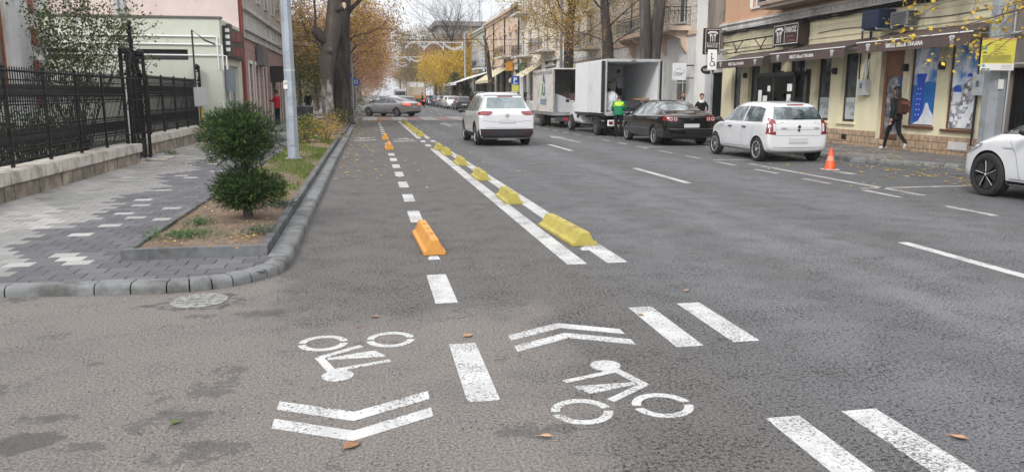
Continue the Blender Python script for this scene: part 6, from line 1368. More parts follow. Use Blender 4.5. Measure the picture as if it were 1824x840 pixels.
# two women talking on the pavement
person('woman with long reddish hair and dark coat, left of the two talking', (11.85, 28.3, ZR), R(200), {}, {'torso': jet, 'leg': jet, 'shoe': blackshoe, 'headyaw': R(20)}, (.07, .032, .02), hair='long', h=1.58, extras=lambda P_, D, k, H: jacket(P_, D, k, jet))
person('curly haired woman with white scarf and black coat, right of the two talking', (12.5, 27.9, ZR), R(165), {'elL': (-.30, .0, 1.18), 'wrL': (-.22, .16, 1.05), 'haL': (-.15, .2, 1.04), 'elR': (.30, 0, 1.15), 'wrR': (.22, .16, 1.0), 'haR': (.15, .2, 1.0)}, {'torso': jet, 'leg': jet, 'shoe': blackshoe}, (.05, .022, .015), hair='curly', h=1.50,
       extras=lambda P_, D, k, H: (jacket(P_, D, k, jet), MB().lathe([(.05, -.08), (.10, -.05), (.095, .0), (.06, .03)], D['neck'] + Vector((0, .02, 0)), n=14).build('scarf', white_shoe, P_, smooth=True)))
# red jacket man and others on the left pavement
person('person in bright red jacket leaning by the pink building doorway', (-4.55, 41.2, .09), R(60), {'elL': (-.22, .12, 1.2), 'wrL': (-.1, .3, 1.22), 'haL': (-.06, .36, 1.24), 'elR': (.22, .12, 1.2), 'wrR': (.1, .3, 1.18), 'haR': (.06, .36, 1.18)}, {'torso': redj, 'arm': redj, 'leg': jet, 'shoe': blackshoe}, (.02, .014, .01), h=1.74, extras=lambda P_, D, k, H: jacket(P_, D, k, redj))
person('person in black jacket walking far off on the left pavement under the trees', (-4.4, 60, .09), R(0), {}, {'torso': jet, 'arm': jet, 'leg': jet, 'shoe': blackshoe}, (.02, .014, .01), rad=1.15, h=1.76, extras=lambda P_, D, k, H: jacket(P_, D, k, jet))
person('person in black crossing the street in front of the pale lorry', (6.3, 92, 0), R(90), {'knL': (-.09, .15, .52), 'anL': (-.09, .22, .09), 'toL': (-.1, .38, .04), 'anR': (.09, -.25, .14), 'toR': (.1, -.12, .05)}, {'torso': jet, 'arm': jet, 'leg': jet, 'shoe': blackshoe}, (.02, .014, .01), h=1.8)
person('person in dark blue standing between parked cars beyond the crossing pedestrian', (8.2, 104, 0), R(180), {}, {'torso': jeans, 'arm': jeans, 'leg': jeans, 'shoe': blackshoe}, (.02, .014, .01), h=1.75)

# ================================================================ street furniture
yel = mat('yellow_plastic', (.37, .31, .07), .7, .12, 8, c2=(.27, .21, .06), c2scale=2.5, c2amt=.4); org = mat('orange_plastic', (.56, .26, .055), .65, .1, 8, c2=(.40, .17, .04), c2scale=4, c2amt=.25)
def separator(x, y, L, w, h, m, m_end, label, rz=0, screws=True):
    """low moulded lane separator, origin at its near end"""
    S = empty('lane_separator', (x, y, .001), rz, label, 'lane separator', 'orange lane separators' if m is org else 'yellow lane separators')
    prof = [(-w / 2, 0), (-w / 2, h * .22), (-w * .36, h * .34), (-w * .19, h * .93), (-w * .16, h), (w * .16, h), (w * .19, h * .93), (w * .36, h * .34), (w / 2, h * .22), (w / 2, 0)]
    st = [(0, .93, 0), (.02, 1, 1), (L * .5, 1, 1), (L - .02, 1, 1), (L, .93, 0)]; n = len(prof); vs = []; fs = []
    for t, k, _ in st: vs += [(a * k, t, max(0, b * (k if b > 0 else 1))) for a, b in prof]
    for i in range(len(st) - 1):
        for j in range(n): a, b = i * n + j, i * n + (j + 1) % n; fs.append((a, b, b + n, a + n))
    fs.append(tuple(range(n))); fs.append(tuple(reversed(range((len(st) - 1) * n, len(st) * n)))); MB().add(vs, fs).build('body', m, S, bevel=.004)
    mb = MB()
    for q in (.25, .5, .75): mb.box(-.02, .02, L * q - .006, L * q + .006, h - .001, h + .0025)
    mb.build('bolt_slot', BL, S)
    return S
separator(.635, 7.86, 1.32, .235, .17, org, None, 'nearest orange lane separator, in the middle of the bike lane', R(2)); separator(2.31, 8.06, 1.42, .30, .155, yel, None, 'nearest yellow lane separator, largest in the row', R(3))
for i, (x, y, L) in enumerate(((2.15, 11.42, 1.0), (2.17, 14.72, 1.0), (2.15, 17.95, 1.0), (2.13, 21.05, 1.1), (2.09, 23.0, 1.1))):
    separator(x, y, L, .27, .17, yel, None, ['second', 'third', 'fourth', 'fifth', 'sixth'][i] + ' yellow lane separator from the camera')
for i, y in enumerate((30.6, 33.6, 36.6, 39.6, 42.6, 45.6)):
    separator(2.03, y, 1.3, .27, .19, yel, None, ['seventh', 'eighth', 'ninth', 'tenth', 'eleventh', 'last'][i] + ' yellow lane separator, in the farther half of the row')
for i, y in enumerate((23.6, 28.9, 47.6)): separator(.60, y, 1.2, .26, .19, org, None, ['second', 'third', 'last'][i] + ' orange lane separator along the bike lane centre line')
stud = mat('stud_silver', (.50, .52, .54), .3, .1, metal=.4)
for i, (x, y, lab) in enumerate(((.61, 7.70, 'silver road stud at the foot of the orange lane separator'), (2.27, 7.88, 'silver road stud at the foot of the largest yellow separator'))):
    S = empty('road_stud', (x, y, .001), 0, lab, 'road stud', 'silver road studs'); mb = MB(); mb.add([(-.06, -.05, 0), (.06, -.05, 0), (.06, .05, 0), (-.06, .05, 0), (-.045, -.02, .022), (.045, -.02, .022), (.045, .02, .022), (-.045, .02, .022)], [(0, 3, 2, 1), (4, 5, 6, 7), (0, 1, 5, 4), (1, 2, 6, 5), (2, 3, 7, 6), (3, 0, 4, 7)]); mb.build('housing', stud, S)
    mb = MB().add([(-.035, -.043, .0075), (.035, -.043, .0075), (.03, -.026, .0205), (-.03, -.026, .0205)], [(0, 1, 2, 3)]); mb.build('reflector', mat('stud_lens', (.35, .38, .4), .1, .4, 60), S)
# traffic cone
C = empty('traffic_cone', (10.0, 15.42, .001), 0, 'orange traffic cone with white base standing by the parking bay', 'cone'); mb = MB(); mb.box(-.15, .15, -.15, .15, 0, .03); mb.build('base', mat('cone_base', (.45, .40, .37), .7, .2), C, bevel=.01)
oc = mat('cone_orange', (.75, .09, .015), .5, .12, 10, c2=(.45, .06, .02), c2scale=5); mb = MB(); mb.lathe([(.125, .031), (.115, .06), (.078, .22), (.077, .221), (.054, .33), (.053, .331), (.028, .48), (.018, .485)], n=24); mb.build('cone', oc, C, smooth=True); mb = MB(); mb.lathe([(.085, .205), (.0605, .315)], n=24); mb.build('stripe', mat('cone_stripe', (.62, .25, .17), .5), C, smooth=True)
# lamp post left
C = empty('lamp_post', (-1.73, 18.4, .15), 0, 'grey galvanised lamp post in the planting bed behind the yew', 'lamp post'); mb = MB(); pts = [(0, 0, 0), (0, 0, 1.3), (-.01, 0, 4), (-.03, 0, 8.5)]
mb.tube(pts, [.135, .128, .115, .07], 8); mb.build('pole', M['galv'], C); mb = MB(); mb.tube([(0, 0, 0), (0, 0, .06)], .20, 8); mb.build('base_plate', M['galv'], C); mb = MB(); mb.box(-.052, .052, -.139, -.122, .35, .85); mb.build('hatch', mat('galv_hatch', (.30, .33, .37), .5, .1), C); mb = MB(); mb.tube([(-.03, 0, 8.4), (.5, 0, 8.9), (1.6, 0, 9.0)], .04, 6); mb.box(1.5, 2.2, -.12, .12, 8.95, 9.05); mb.build('lantern', M['galv'], C)
mb = MB(); mb.box(-.13, -.04, -.137, -.128, 1.62, 1.80); mb.build('sticker', M['white_print'], C); mb = MB(); ring(mb, frame((-.085, -.139, 1.74), (1, 0, 0), (0, 0, 1)), 0, 0, .035, .03, .01, .003); mb.build('sticker_print', BL, C); mb = MB(); mb.tube([(0, 0, 2.02), (0, 0, 2.05)], .128, 8); mb.tube([(0, 0, .95), (0, 0, .955)], .134, 8); mb.build('band', mat('band', (.5, .52, .54), .5), C)
# big pole right with yellow notice
C = empty('steel_pole', (13.32, 14.72, .11), 0, 'thick grey steel utility pole in front of the courtyard wall', 'pole'); MB().tube([(0, 0, 0), (0, 0, 4), (0, 0, 9)], [.235, .215, .18], 8).build('pole', mat('pole_grey', (.26, .28, .30), .6, .15, 3, c2=(.17, .18, .19)), C)
mb = MB(); mb.tube([(0, 0, 3.1), (0, 0, 3.14)], .225, 8); mb.obox((-.24, -.12, 2.9), .15, .1, .5); mb.build('cable_clamp', mat('clamp', (.30, .33, .32), .6, .3, 9), C, bevel=.02); mb = MB(); mb.box(-.13, .0, -.236, -.23, 1.65, 1.85); mb.build('sticker', M['white_print'], C)
C = empty('notice_board', (13.0, 14.36, 0), R(-6), 'yellow notice board with small print fixed to the steel pole', 'notice board'); MB().box(-.38, .36, -.012, .012, 2.14, 2.80).build('board', mat('notice_yellow', (.62, .56, .09), .5, .06), C, bevel=.006)
mb = MB(); mb.box(-.379, .359, -.016, -.0125, 2.142, 2.28); mb.build('footer', M['white_print'], C); mb = MB(); rs = random.Random(8)
for i in range(5): mb.box(-.12, -.12 + rs.uniform(.12, .3), -.015, -.0125, 2.52 + i * .035, 2.528 + i * .035)
for i in range(7): mb.box(-.35, .33 - rs.uniform(0, .12), -.015, -.0125, 2.31 + i * .022, 2.318 + i * .022)
mb.box(-.16, .12, -.0155, -.0125, 2.485, 2.495); mb.box(-.35, -.27, -.0155, -.0125, 2.49, 2.52); mb.box(-.36, -.26, -.019, -.0165, 2.155, 2.18); mb.box(-.24, -.18, -.019, -.0165, 2.155, 2.18)
for i in range(3): mb.box(.08, .30, -.018, -.0165, 2.18 + i * .03, 2.185 + i * .03)
mb.build('print', mat('notice_print', (.10, .10, .07), .6), C); mb = MB(); mb.box(-.33, -.27, -.0155, -.0125, 2.56, 2.62); mb.box(-.34, -.29, -.019, -.0165, 2.21, 2.26); mb.build('crest', mat('crest_teal', (.05, .35, .38), .5), C); mb = MB(); mb.box(-.38, .36, -.0152, -.0125, 2.765, 2.80); mb.build('header', mat('faded_orange', (.6, .35, .18), .6), C)
mb = MB(); mb.box(-.3, .3, .0125, .05, 2.3, 2.33); mb.box(-.3, .3, .0125, .05, 2.6, 2.63); mb.build('bracket', M['galv'], C)
# disabled parking sign
C = empty('parking_sign', (11.95, 25.98, .11), 0, 'white wheelchair parking sign on a thin grey post', 'sign'); MB().tube([(0, 0, 0), (0, 0, 3.06)], .03, 10).build('post', M['galv'], C)
MB().box(-.17, .17, -.045, -.032, 2.38, 3.08).build('panel', M['white_paint'], C, bevel=.004); T = frame((0, -.046, 2.42), (1, 0, 0), (0, 0, 1)); mb = MB()
ring(mb, T, .0, .17, .095, .095, .028, .003, 130, 400, 22); stroke(mb, T, (-.03, .45), (-.02, .24), .035, .0035); stroke(mb, T, (-.02, .24), (.07, .24), .03, .003); stroke(mb, T, (.07, .24), (.12, .10), .03, .0035); stroke(mb, T, (-.02, .35), (.06, .34), .022, .003); mb.prism([(-.03 + .032 * math.cos(a), .51 + .032 * math.sin(a)) for a in np.linspace(0, 5.8, 12)], .003, T); mb.build('pictogram', BL, C)
# projecting signs
def projecting(name, x0, x1, z0, z1, y, label, m, fn, wallx=14.8, cat='sign', fr=None):
    C = empty(name, (0, 0, 0), 0, label, cat); MB().box(x0, x1, y, y + .16, z0, z1).build('box', m, C, bevel=.012)
    mb = MB(); mb.tube([(x1, y + .08, z1 - .1), (wallx, y + .08, z1 - .1)], .025, 6); mb.tube([(x1, y + .08, z0 + .1), (wallx, y + .08, z0 + .1)], .02, 6); mb.build('bracket', M['iron'], C); fn(C, frame((x0, y - .001, z0), (1, 0, 0), (0, 0, 1)), x1 - x0, z1 - z0)
def s1(C, T, w_, h):
    mb = MB(); 
    for a, b_ in (((.05, .05), (w_ - .05, .05)), ((w_ - .05, .05), (w_ - .05, h - .05)), ((w_ - .05, h - .05), (.05, h - .05)), ((.05, h - .05), (.05, .05)), ((.05, .45), (w_ - .05, .45))): stroke(mb, T, a, b_, .015, .003)
    p = T(w_ / 2, h * .68); utensil_logo(mb, frame(p, (1, 0, 0), (0, 0, 1)), .36); text_mb('ΝΙΚΟΣ', frame(T(.12, .28), (1, 0, 0), (0, 0, 1)), w_ - .24, .12, mb, .003); mb.build('sign_print', M['white_print'], C)
projecting('projecting_sign', 13.72, 14.44, 3.27, 4.32, 30.6, 'black box sign with white cutlery emblem projecting above the wheelchair sign', MATS['dark_brown_sign'], s1)
def s2(C, T, w_, h):
    mb = MB(); pts = []
    for cx, cy, r, a0, a1 in ((.16, .30, .10, 255, 100), (.29, .42, .11, 165, 30), (.45, .36, .11, 80, -40)):
        q = [(cx + r * math.cos(R(a)), cy + r * math.sin(R(a))) for a in np.linspace(a0, a1, 12)]
        for a, b_ in zip(q, q[1:]): stroke(mb, T, a, b_, .016, .003)
    stroke(mb, T, (.13, .205), (.17, .205), .014, .003); stroke(mb, T, (.49, .28), (.53, .30), .014, .003)
    text_mb('nor', frame(T(.15, .20), (1, 0, 0), (0, 0, 1)), .34, .15, mb, .003); mb.build('sign_print', BL, C)
projecting('projecting_sign', 13.75, 14.4, 2.28, 3.05, 33.95, 'white square sign with a cloud outline and black lettering on the pale house', mat('white_lightbox', (.72, .73, .75), .4, .02), s2)
C = empty('oval_sign', (14.05, 30.9, 2.66), 0, 'small black oval hanging sign behind the wheelchair sign', 'sign'); mb = MB(); mb.lathe([(.30, -.02), (.30, .02)], n=28, axis='Y'); o = mb.build('board', BL, C); o.scale = (1, 1, .62); mb = MB(); mb.tube([(0, 0, .12), (.7, 0, .12)], .02, 6); mb.build('bracket', M['iron'], C)
text_mb('ΝΙΚΟΣ', frame((-.2, -.022, -.05), (1, 0, 0), (0, 0, 1)), .4, .1, depth=.003).build('lettering', M['white_print'], C)
# parking P signs
def psign(x, y, lab, z=2.3, s=.62):
    C = empty('parking_sign', (x, y, .09), 0, lab, 'sign'); MB().tube([(0, 0, 0), (0, 0, z + .75)], .035, 8).build('post', M['galv'], C); MB().box(-s / 2, s / 2, -.05, -.036, z, z + .7).build('panel', mat('sign_blue', (.012, .06, .28), .4), C, bevel=.005)
    mb = text_mb('P', frame((-s * .2, -.051, z + .22), (1, 0, 0), (0, 0, 1)), s * .4, .36, depth=.003, bold=.03); mb.box(-s * .3, s * .3, -.054, -.051, z + .08, z + .14); mb.build('letter', M['white_print'], C); MB().box(-s * .4, s * .4, -.05, -.036, z - .6, z - .04).build('sub_panel', mat('sign_yellow', (.55, .55, .12), .5), C)
psign(12.1, 64, 'blue parking sign with yellow panel in front of the cream awning', 2.35, .72); psign(12.2, 100, 'blue parking sign with yellow panel beside the far conifer', 2.6, .9)
def bsign(x, y, z, r, lab):
    C = empty('round_sign', (x, y, .15), 0, lab, 'sign', 'blue signs among the left hand trunks'); MB().tube([(0, 0, 0), (0, 0, z + r)], .035, 8).build('post', M['galv'], C); mb = MB(); mb.lathe([(r, -.01), (r, .01)], (0, -.05, z), axis='Y', n=22); mb.build('panel', MATS['sign_blue'] , C); ring(MB(), frame((0, -.062, z), (1, 0, 0), (0, 0, 1)), 0, 0, r * .5, r * .5, r * .14, .003).build('symbol', M['white_print'], C)
bsign(-1.05, 46.5, 2.6, .2, 'nearer round blue cycle sign on a thin post among the trunks'); bsign(-.95, 68, 2.55, .32, 'farther round blue sign on a post left of the turning saloon')
C = empty('street_lamp', (12.0, 48.0, .1), 0, 'slim grey street lamp post beside the yellow leaved tree', 'lamp post'); MB().tube([(0, 0, 0), (0, 0, 9)], [.11, .07], 8).build('pole', M['galv'], C); MB().tube([(0, 0, 8.9), (-1.5, 0, 9.3)], .04, 6).build('arm', M['galv'], C)
C = empty('street_lamp', (12.1, 98, .1), 0, 'slim street lamp post rising by the bare tree far off', 'lamp post'); MB().tube([(0, 0, 0), (0, 0, 9)], [.12, .08], 8).build('pole', M['galv'], C)
C = empty('street_lamp', (-.98, 53, .1), 0, 'slim grey lamp post between the left hand trunks', 'lamp post'); MB().tube([(0, 0, 0), (0, 0, 6)], [.08, .06], 8).build('pole', M['galv'], C)
# festive light arches over the street
lw = mat('pale_light_tube', (.55, .56, .58), .5, .1)
for (y, lab, z, x0) in ((82, 'nearest festive light garland of white scallops hung over the street', 6.7, 3.9), (130, 'second festive light garland hung over the street', 7.4, 3.0), (165, 'third festive light garland, lower and farther off', 7.8, 2.2), (205, 'farthest festive light garland down the street', 8.0, 2.0)):
    C = empty('light_garland', (0, y, 0), 0, lab, 'festive lights', 'festive light garlands over the street'); mb = MB(); W1 = 6.0; mb.tube([(x0, 0, z + .25), (x0 + W1, 0, z + .25)], .045, 5)
    for i in range(3):
        a, b_ = x0 + W1 * i / 3, x0 + W1 * (i + 1) / 3
        if i < 2:
            for dz in (0, .12): mb.tube([(a + (b_ - a) * t, 0, z - .45 + dz + .62 * math.sin(math.pi * t)) for t in np.linspace(0, 1, 12)], .036, 5)
            mb.tube([(b_, 0, z + .25), (b_, 0, z - .6)], .05, 5)
        else:
            for dz in (0, .15, .3): mb.tube([(a + (b_ - a) * t, 0, z + .2 - dz * .6 - .55 * math.sin(math.pi * t * .9)) for t in np.linspace(0, 1, 12)], .036, 5)
            mb.tube([(b_, 0, z + .3), (b_, 0, z - .6)], .06, 5)
    mb.build('tubes', lw, C); MB().tube([(-2.2, 0, z + .3 - .02), (5, 0, z + .22), (12.3, 0, z + .3)], .018, 4).build('wire', M['iron'], C)
mb = MB(); mb.tube([(-14, 60, 6.2), (0, 60, 5.6), (16, 60, 5.9)], .02, 4); mb.tube([(-14, 44, 4.5), (-2, 45, 4.2), (0, 70, 6), (14, 80, 6.4)], .015, 4); tag(mb.build('overhead_wire', M['iron']), 'thin dark wires strung across the street high up', 'wire')
# litter bin and bench on the left
C = empty('litter_bin', (-2.95, 36.2, .09), 0, 'black square litter bin on the pavement behind the lamp post', 'bin'); MB().box(-.48, .48, -.3, .3, .12, .98).build('body', BL, C, bevel=.02); MB().box(-.52, .52, -.34, .34, .982, 1.06).build('rim', mat('bin_grey', (.08, .08, .085), .5), C, bevel=.01); MB().box(-.4, .4, -.25, .25, 0, .119).build('foot', BL, C)
# gas box and pipe
C = empty('gas_box', (-5.18, 26.0, 0), 0, 'pale grey gas meter box on a yellow pipe in front of the iron fence', 'gas box'); MB().box(-.20, .17, -.05, .30, 1.27, 1.87).build('box', mat('gas_box_grey', (.50, .51, .50), .5, .06), C, bevel=.02); MB().tube([(-.02, .1, .10), (-.02, .1, 1.27)], .035, 8).build('pipe', mat('gas_yellow', (.55, .36, .02), .5), C)
mb = MB(); mb.tube([(-.15, .1, 1.87), (-.15, .1, 3.62), (.25, -.05, 3.3), (.55, -.1, 3.18)], .028, 6); mb.build('riser', mat('riser_dark', (.05, .045, .04), .6), C)

# ================================================================ iron fence on its stone wall
def stone_wall(name, x, y0, y1, h, label, xe=None):
    W = empty(name, (0, 0, 0), 0, label, 'wall'); rs = random.Random(int(y0)); mb = MB(); y = y0
    while y < y1 - .05:
        l = min(rs.uniform(.55, .85), y1 - y); mb.box(x - .42 + rs.uniform(0, .01), x + .05 + rs.uniform(-.008, .008), y + .004, y + l - .004, h - .20 + rs.uniform(-.004, .004), h + rs.uniform(-.006, .006)); y += l
    mb.build('coping', M['stone'], W, bevel=.014); mb = MB(); y = y0
    while y < y1 - .05:
        l = min(rs.uniform(.25, .5), y1 - y); mb.box(x - .38, x + rs.uniform(-.012, .008), y + .004, y + l - .004, .02, h - .205); y += l
    mb.build('base_blocks', mat('wall_blocks', (.34, .29, .23), .9, .25, 5, bump=.6, c2=(.18, .15, .12), c2scale=3, c2amt=.7), W, bevel=.012); return W
stone_wall('stone_wall', -5.27, 8.5, 19.3, .53, 'low limestone wall carrying the iron fence left of the gate'); stone_wall('stone_wall', -5.62, 21.0, 28.6, .58, 'farther low limestone wall beyond the iron gate')
def fence(x, y0, y1, z0, z1, label, bay=1.55, sp=.088):
    Fn = empty('iron_fence', (0, 0, 0), 0, label, 'fence'); n = round((y1 - y0) / bay); bay = (y1 - y0) / n; H = z1 - z0
    for k in range(n + 1):
        y = y0 + k * bay; mb = MB(); mb.box(x - .025, x + .025, y - .025, y + .025, z0 - .06, z1 - .02); mb.lathe([(.03, 0), (.045, .02), (.02, .05), (.035, .08), (.001, .13)], (x, y, z1 - .02), n=8); mb.tube([(x - .02, y, z1 - .3), (x - .32, y, z0 - .05)], .014, 5); mb.build('post', M['iron'], Fn)
    for k in range(n):
        a, b_ = y0 + k * bay + .026, y0 + (k + 1) * bay - .026; mb = MB()
        for q in (.03, .13, .36, .63, .74, .90): z = z0 + H * q; mb.box(x - .012, x + .012, a, b_, z - .012, z + .012)
        m_ = int((b_ - a) / sp); s = (b_ - a) / m_
        for i in range(m_):
            y = a + s * (i + .5); mb.tube([(x, y, z0 + .0), (x, y, z1 - .02)], .0095, 5, False)
            mb.lathe([(.008, 0), (.019, .012), (.022, .03), (.008, .055), (.013, .065), (.001, .10)], (x, y, z1 - .03), n=5)
            for q in (.13, .36, .63): mb.lathe([(.008, -.022), (.021, 0), (.008, .022)], (x, y, z0 + H * q + .05), n=5)
            for zz, hh in ((z0 + H * .13, H * .23), (z0 + H * .63, H * .25)):
                yy = y + s / 2; r = s * .5
                mb.tube([(x, yy - r, zz + .02), (x, yy - r * .35, zz + hh * .45), (x, yy, zz + hh * .75), (x, yy + r * .35, zz + hh * .45), (x, yy + r, zz + .02)], .0078, 4, False); mb.tube([(x, yy - r * .5, zz + hh * .9), (x, yy, zz + hh * .62), (x, yy + r * .5, zz + hh * .9)], .0078, 4, False)
        mb.build('railing_panel', M['iron'], Fn, fix=False)
    return Fn
fence(-5.47, 10.2, 19.15, .58, 2.02, 'long black wrought iron fence with spear tops left of the gate'); fence(-5.82, 20.95, 28.4, .62, 2.10, 'farther black wrought iron fence beyond the gate')
def spiral(mb, c, r, t0, t1, x, rad=.012, n=14, dec=.55):
    pts = []
    for i in range(n + 1):
        t = t0 + (t1 - t0) * i / n; q = r * (1 - dec * i / n); pts.append((x, c[0] + q * math.cos(t), c[1] + q * math.sin(t)))
    mb.tube(pts, rad, 5, False)
def gate(x, y0, y1, label, zt=2.05, zpost=2.72, zc=3.36):
    G = empty('iron_gate', (0, 0, 0), 0, label, 'gate'); ym = (y0 + y1) / 2
    for y in (y0, y1):
        mb = MB()
        for dx, dy in ((-.07, -.07), (-.07, .07), (.07, -.07), (.07, .07)): mb.box(x + dx - .018, x + dx + .018, y + dy - .018, y + dy + .018, .09, zpost - .15)
        for z in (.12, .7, 1.3, 2.0, 2.4): mb.box(x - .09, x + .09, y - .09, y + .09, z, z + .03)
        for z in (.95, 1.6, 2.15): spiral(mb, (y, z), .08, 0, 7, x + .07); spiral(mb, (y, z + .2), .07, 3, 10, x + .07)
        mb.lathe([(.09, 0), (.11, .05), (.11, .12), (.06, .17), (.001, .20)], (x, y, zpost - .16), n=10); mb.build('gate_post', M['iron'], G)
    for a, b_ in ((y0 + .1, ym - .01), (ym + .01, y1 - .1)):
        mb = MB(); mb.box(x - .015, x + .015, a, b_, .16, .55)
        for z in (.16, .56, .70, 1.5, 2.0): mb.box(x - .02, x + .02, a, b_, z, z + .035)
        for y in (a, b_ - .03): mb.box(x - .02, x + .02, y, y + .03, .12, zt)
        for i in range(1, 7): y = a + (b_ - a) * i / 7; mb.tube([(x, y, .7), (x, y, 2.0)], .009, 5, False); spiral(mb, (y, 1.0 + .12 * (i % 2)), .05, 0, 6, x); spiral(mb, (y, 1.75), .05, 2, 8, x)
        for i in range(5): y = a + (b_ - a) * (i + .5) / 5; mb.tube([(x, y, .56), (x, y + .03, .63), (x, y, .70)], .008, 4, False)
        mb.build('gate_leaf', M['iron'], G, fix=False)
    mb = MB(); mb.tube([(x, ym, .2), (x, ym, zc - .25)], .028, 8); mb.lathe([(.03, 0), (.05, .03), (.03, .06)], (x, ym, 2.3), n=8); mb.lathe([(.03, 0), (.055, .03), (.03, .06)], (x, ym, 2.75), n=8)
    mb.tube([(x, ym + .07 * math.cos(t), zc - .14 + .13 * math.sin(t)) for t in np.linspace(0, 6.3, 16)], .022, 6); mb.tube([(x, ym, zc - .25), (x, ym, zc - .05)], .014, 5)
    for s in (-1, 1):
        hw_ = (y1 - y0) / 2
        mb.tube([(x, ym + s * hw_ * (1 - t) , zt + .05 + (zc - .75 - zt) * (t ** 1.4)) for t in np.linspace(0, .95, 12)], .032, 6)
        mb.tube([(x, ym + s * (hw_ * .55 * math.cos(t)), zt + .15 + .5 * math.sin(t)) for t in np.linspace(0, 1.5, 10)], .024, 5)
        for (cy, cz, r, a0, a1) in ((.62, .18, .12, 0, 7), (.42, .36, .14, 3, 10), (.24, .58, .13, 1, 8), (.13, .85, .10, 4, 11), (.30, .16, .10, 2, 9), (.12, .35, .11, 0, 7), (.75, .42, .10, 3, 9), (.10, 1.02, .07, 1, 7)): spiral(mb, (ym + s * cy * hw_, zt + cz), r, a0 * s, a1 * s, x, .02)
    mb.build('gate_crest', M['iron'], G, fix=False); return G
gate(-5.5, 19.45, 20.75, 'tall ornate wrought iron gate with scrolled crest between the two stone walls'); gate(-5.8, 28.75, 30.2, 'second ornate iron gate partly behind the gas box', zc=3.3, zpost=2.65)
for i, (x, y, a, b_) in enumerate(((-5.05, 19.75, .5, .35), (-5.0, 20.35, .45, .4))):
    mb = MB(); rs = random.Random(i); n = 14; mb.prism([(x + a / 2 * math.cos(t) * rs.uniform(.85, 1.1), y + b_ / 2 * math.sin(t) * rs.uniform(.85, 1.1)) for t in np.linspace(0, 6.28, n)[:-1]], .05, lambda u, v, w_: (u, v, PZ + w_)); tag(mb.build('stepping_stone', M['stone'], bevel=.012), ['nearer', 'farther'][i] + ' flat irregular stone slab at the foot of the iron gate', 'stone slab')
# ================================================================ vegetation
LEAF = mat_attr('leaf', .6, .35, nvar=.1); NEEDLE = mat_attr('needle', .65, .12, nvar=.1, spec=.2); GRASSM = mat_attr('grass_blade', .7, .25)
bark = mat('bark', (.085, .07, .058), .95, .3, 5, bump=1.0, bscale=14, stretch=(1, 1, .22), c2=(.13, .115, .10), c2scale=3, c2amt=.4); darkbark = mat('dark_bark', (.045, .038, .033), .95, .3, 6, bump=1.0, bscale=16, stretch=(1, 1, .2), c2=(.085, .075, .068), c2scale=3)
lime_ = mat('limewash', (.34, .33, .31), .9, .25, 10, bump=.8, bscale=14, stretch=(1, 1, .3), c2=(.12, .10, .085), c2scale=9, c2amt=.75)
def quads(C_, size, aspect=.55, up=0.0, rs=NR, droop=None):
    """rhombic leaves centred on C_ (N,3), random orientation"""
    n = len(C_); size = np.broadcast_to(size, (n,))[:, None]
    a = rs.normal(size=(n, 3)); a[:, 2] *= (1 - up); a /= np.linalg.norm(a, axis=1)[:, None]
    if droop is not None: a = droop
    b = rs.normal(size=(n, 3)); b -= a * (a * b).sum(1)[:, None]; b /= np.linalg.norm(b, axis=1)[:, None]
    v = np.stack([C_ - a * size * .5, C_ + b * size * .5 * aspect, C_ + a * size * .5, C_ - b * size * .5 * aspect], 1); return v.reshape(-1, 3)
def clump_leaves(name, centres, rad, per, size, palette, par, m=None, flat=1.0, rs=NR, aspect=.6):
    """leaf clumps round centres; each clump leans to one palette tone"""
    cs = np.asarray(centres); k = len(cs); P = np.repeat(cs, per, 0) + rs.normal(size=(k * per, 3)) * np.array([rad, rad, rad * flat]); pal = np.asarray(palette); ci = rs.randint(0, len(pal), k)
    mixi = np.where(rs.rand(k * per) < .7, np.repeat(ci, per), rs.randint(0, len(pal), k * per)); tone = pal[mixi] * rs.uniform(.7, 1.3, (k * per, 1))
    return np_mesh(name, quads(P, rs.uniform(.7, 1.25, k * per) * size, aspect, rs=rs), 4, tone, m or LEAF, par)
def branchy(mb, p, d, L, r, depth, rs, tips, spread=.55, up=.12, nseg=4, kids=(2, 3), minr=.008, wob=.12):
    pts = [Vector(p)]; rad = [r]; d = Vector(d).normalized()
    for i in range(nseg):
        d = (d + Vector((rs.gauss(0, wob), rs.gauss(0, wob), rs.gauss(0, wob) + up * .3))).normalized(); pts.append(pts[-1] + d * L / nseg); rad.append(max(minr * .6, r * (1 - .45 * (i + 1) / nseg)))
        if depth > 0 and i >= 1 and rs.random() < .55:
            a = Vector((rs.gauss(0, 1), rs.gauss(0, 1), rs.gauss(0, .5))); a = (a - d * a.dot(d)).normalized(); branchy(mb, pts[-1], d * .7 + a * spread * 1.2, L * rs.uniform(.45, .65), rad[-1] * .5, depth - 1, rs, tips, spread, up, nseg, kids, minr, wob)
    mb.tube(pts, rad, 6 if r > .06 else 4 if r > .02 else 3, False); tips.append(pts[-1]); 
    if depth < 2: tips.append(pts[len(pts) // 2])
    if depth > 0:
        for _ in range(rs.randint(*kids)):
            a = Vector((rs.gauss(0, 1), rs.gauss(0, 1), rs.gauss(0, .5))); a = (a - d * a.dot(d)).normalized(); branchy(mb, pts[-1], d + a * spread, L * rs.uniform(.6, .8), rad[-1] * .75, depth - 1, rs, tips, spread, up, nseg, kids, minr, wob)
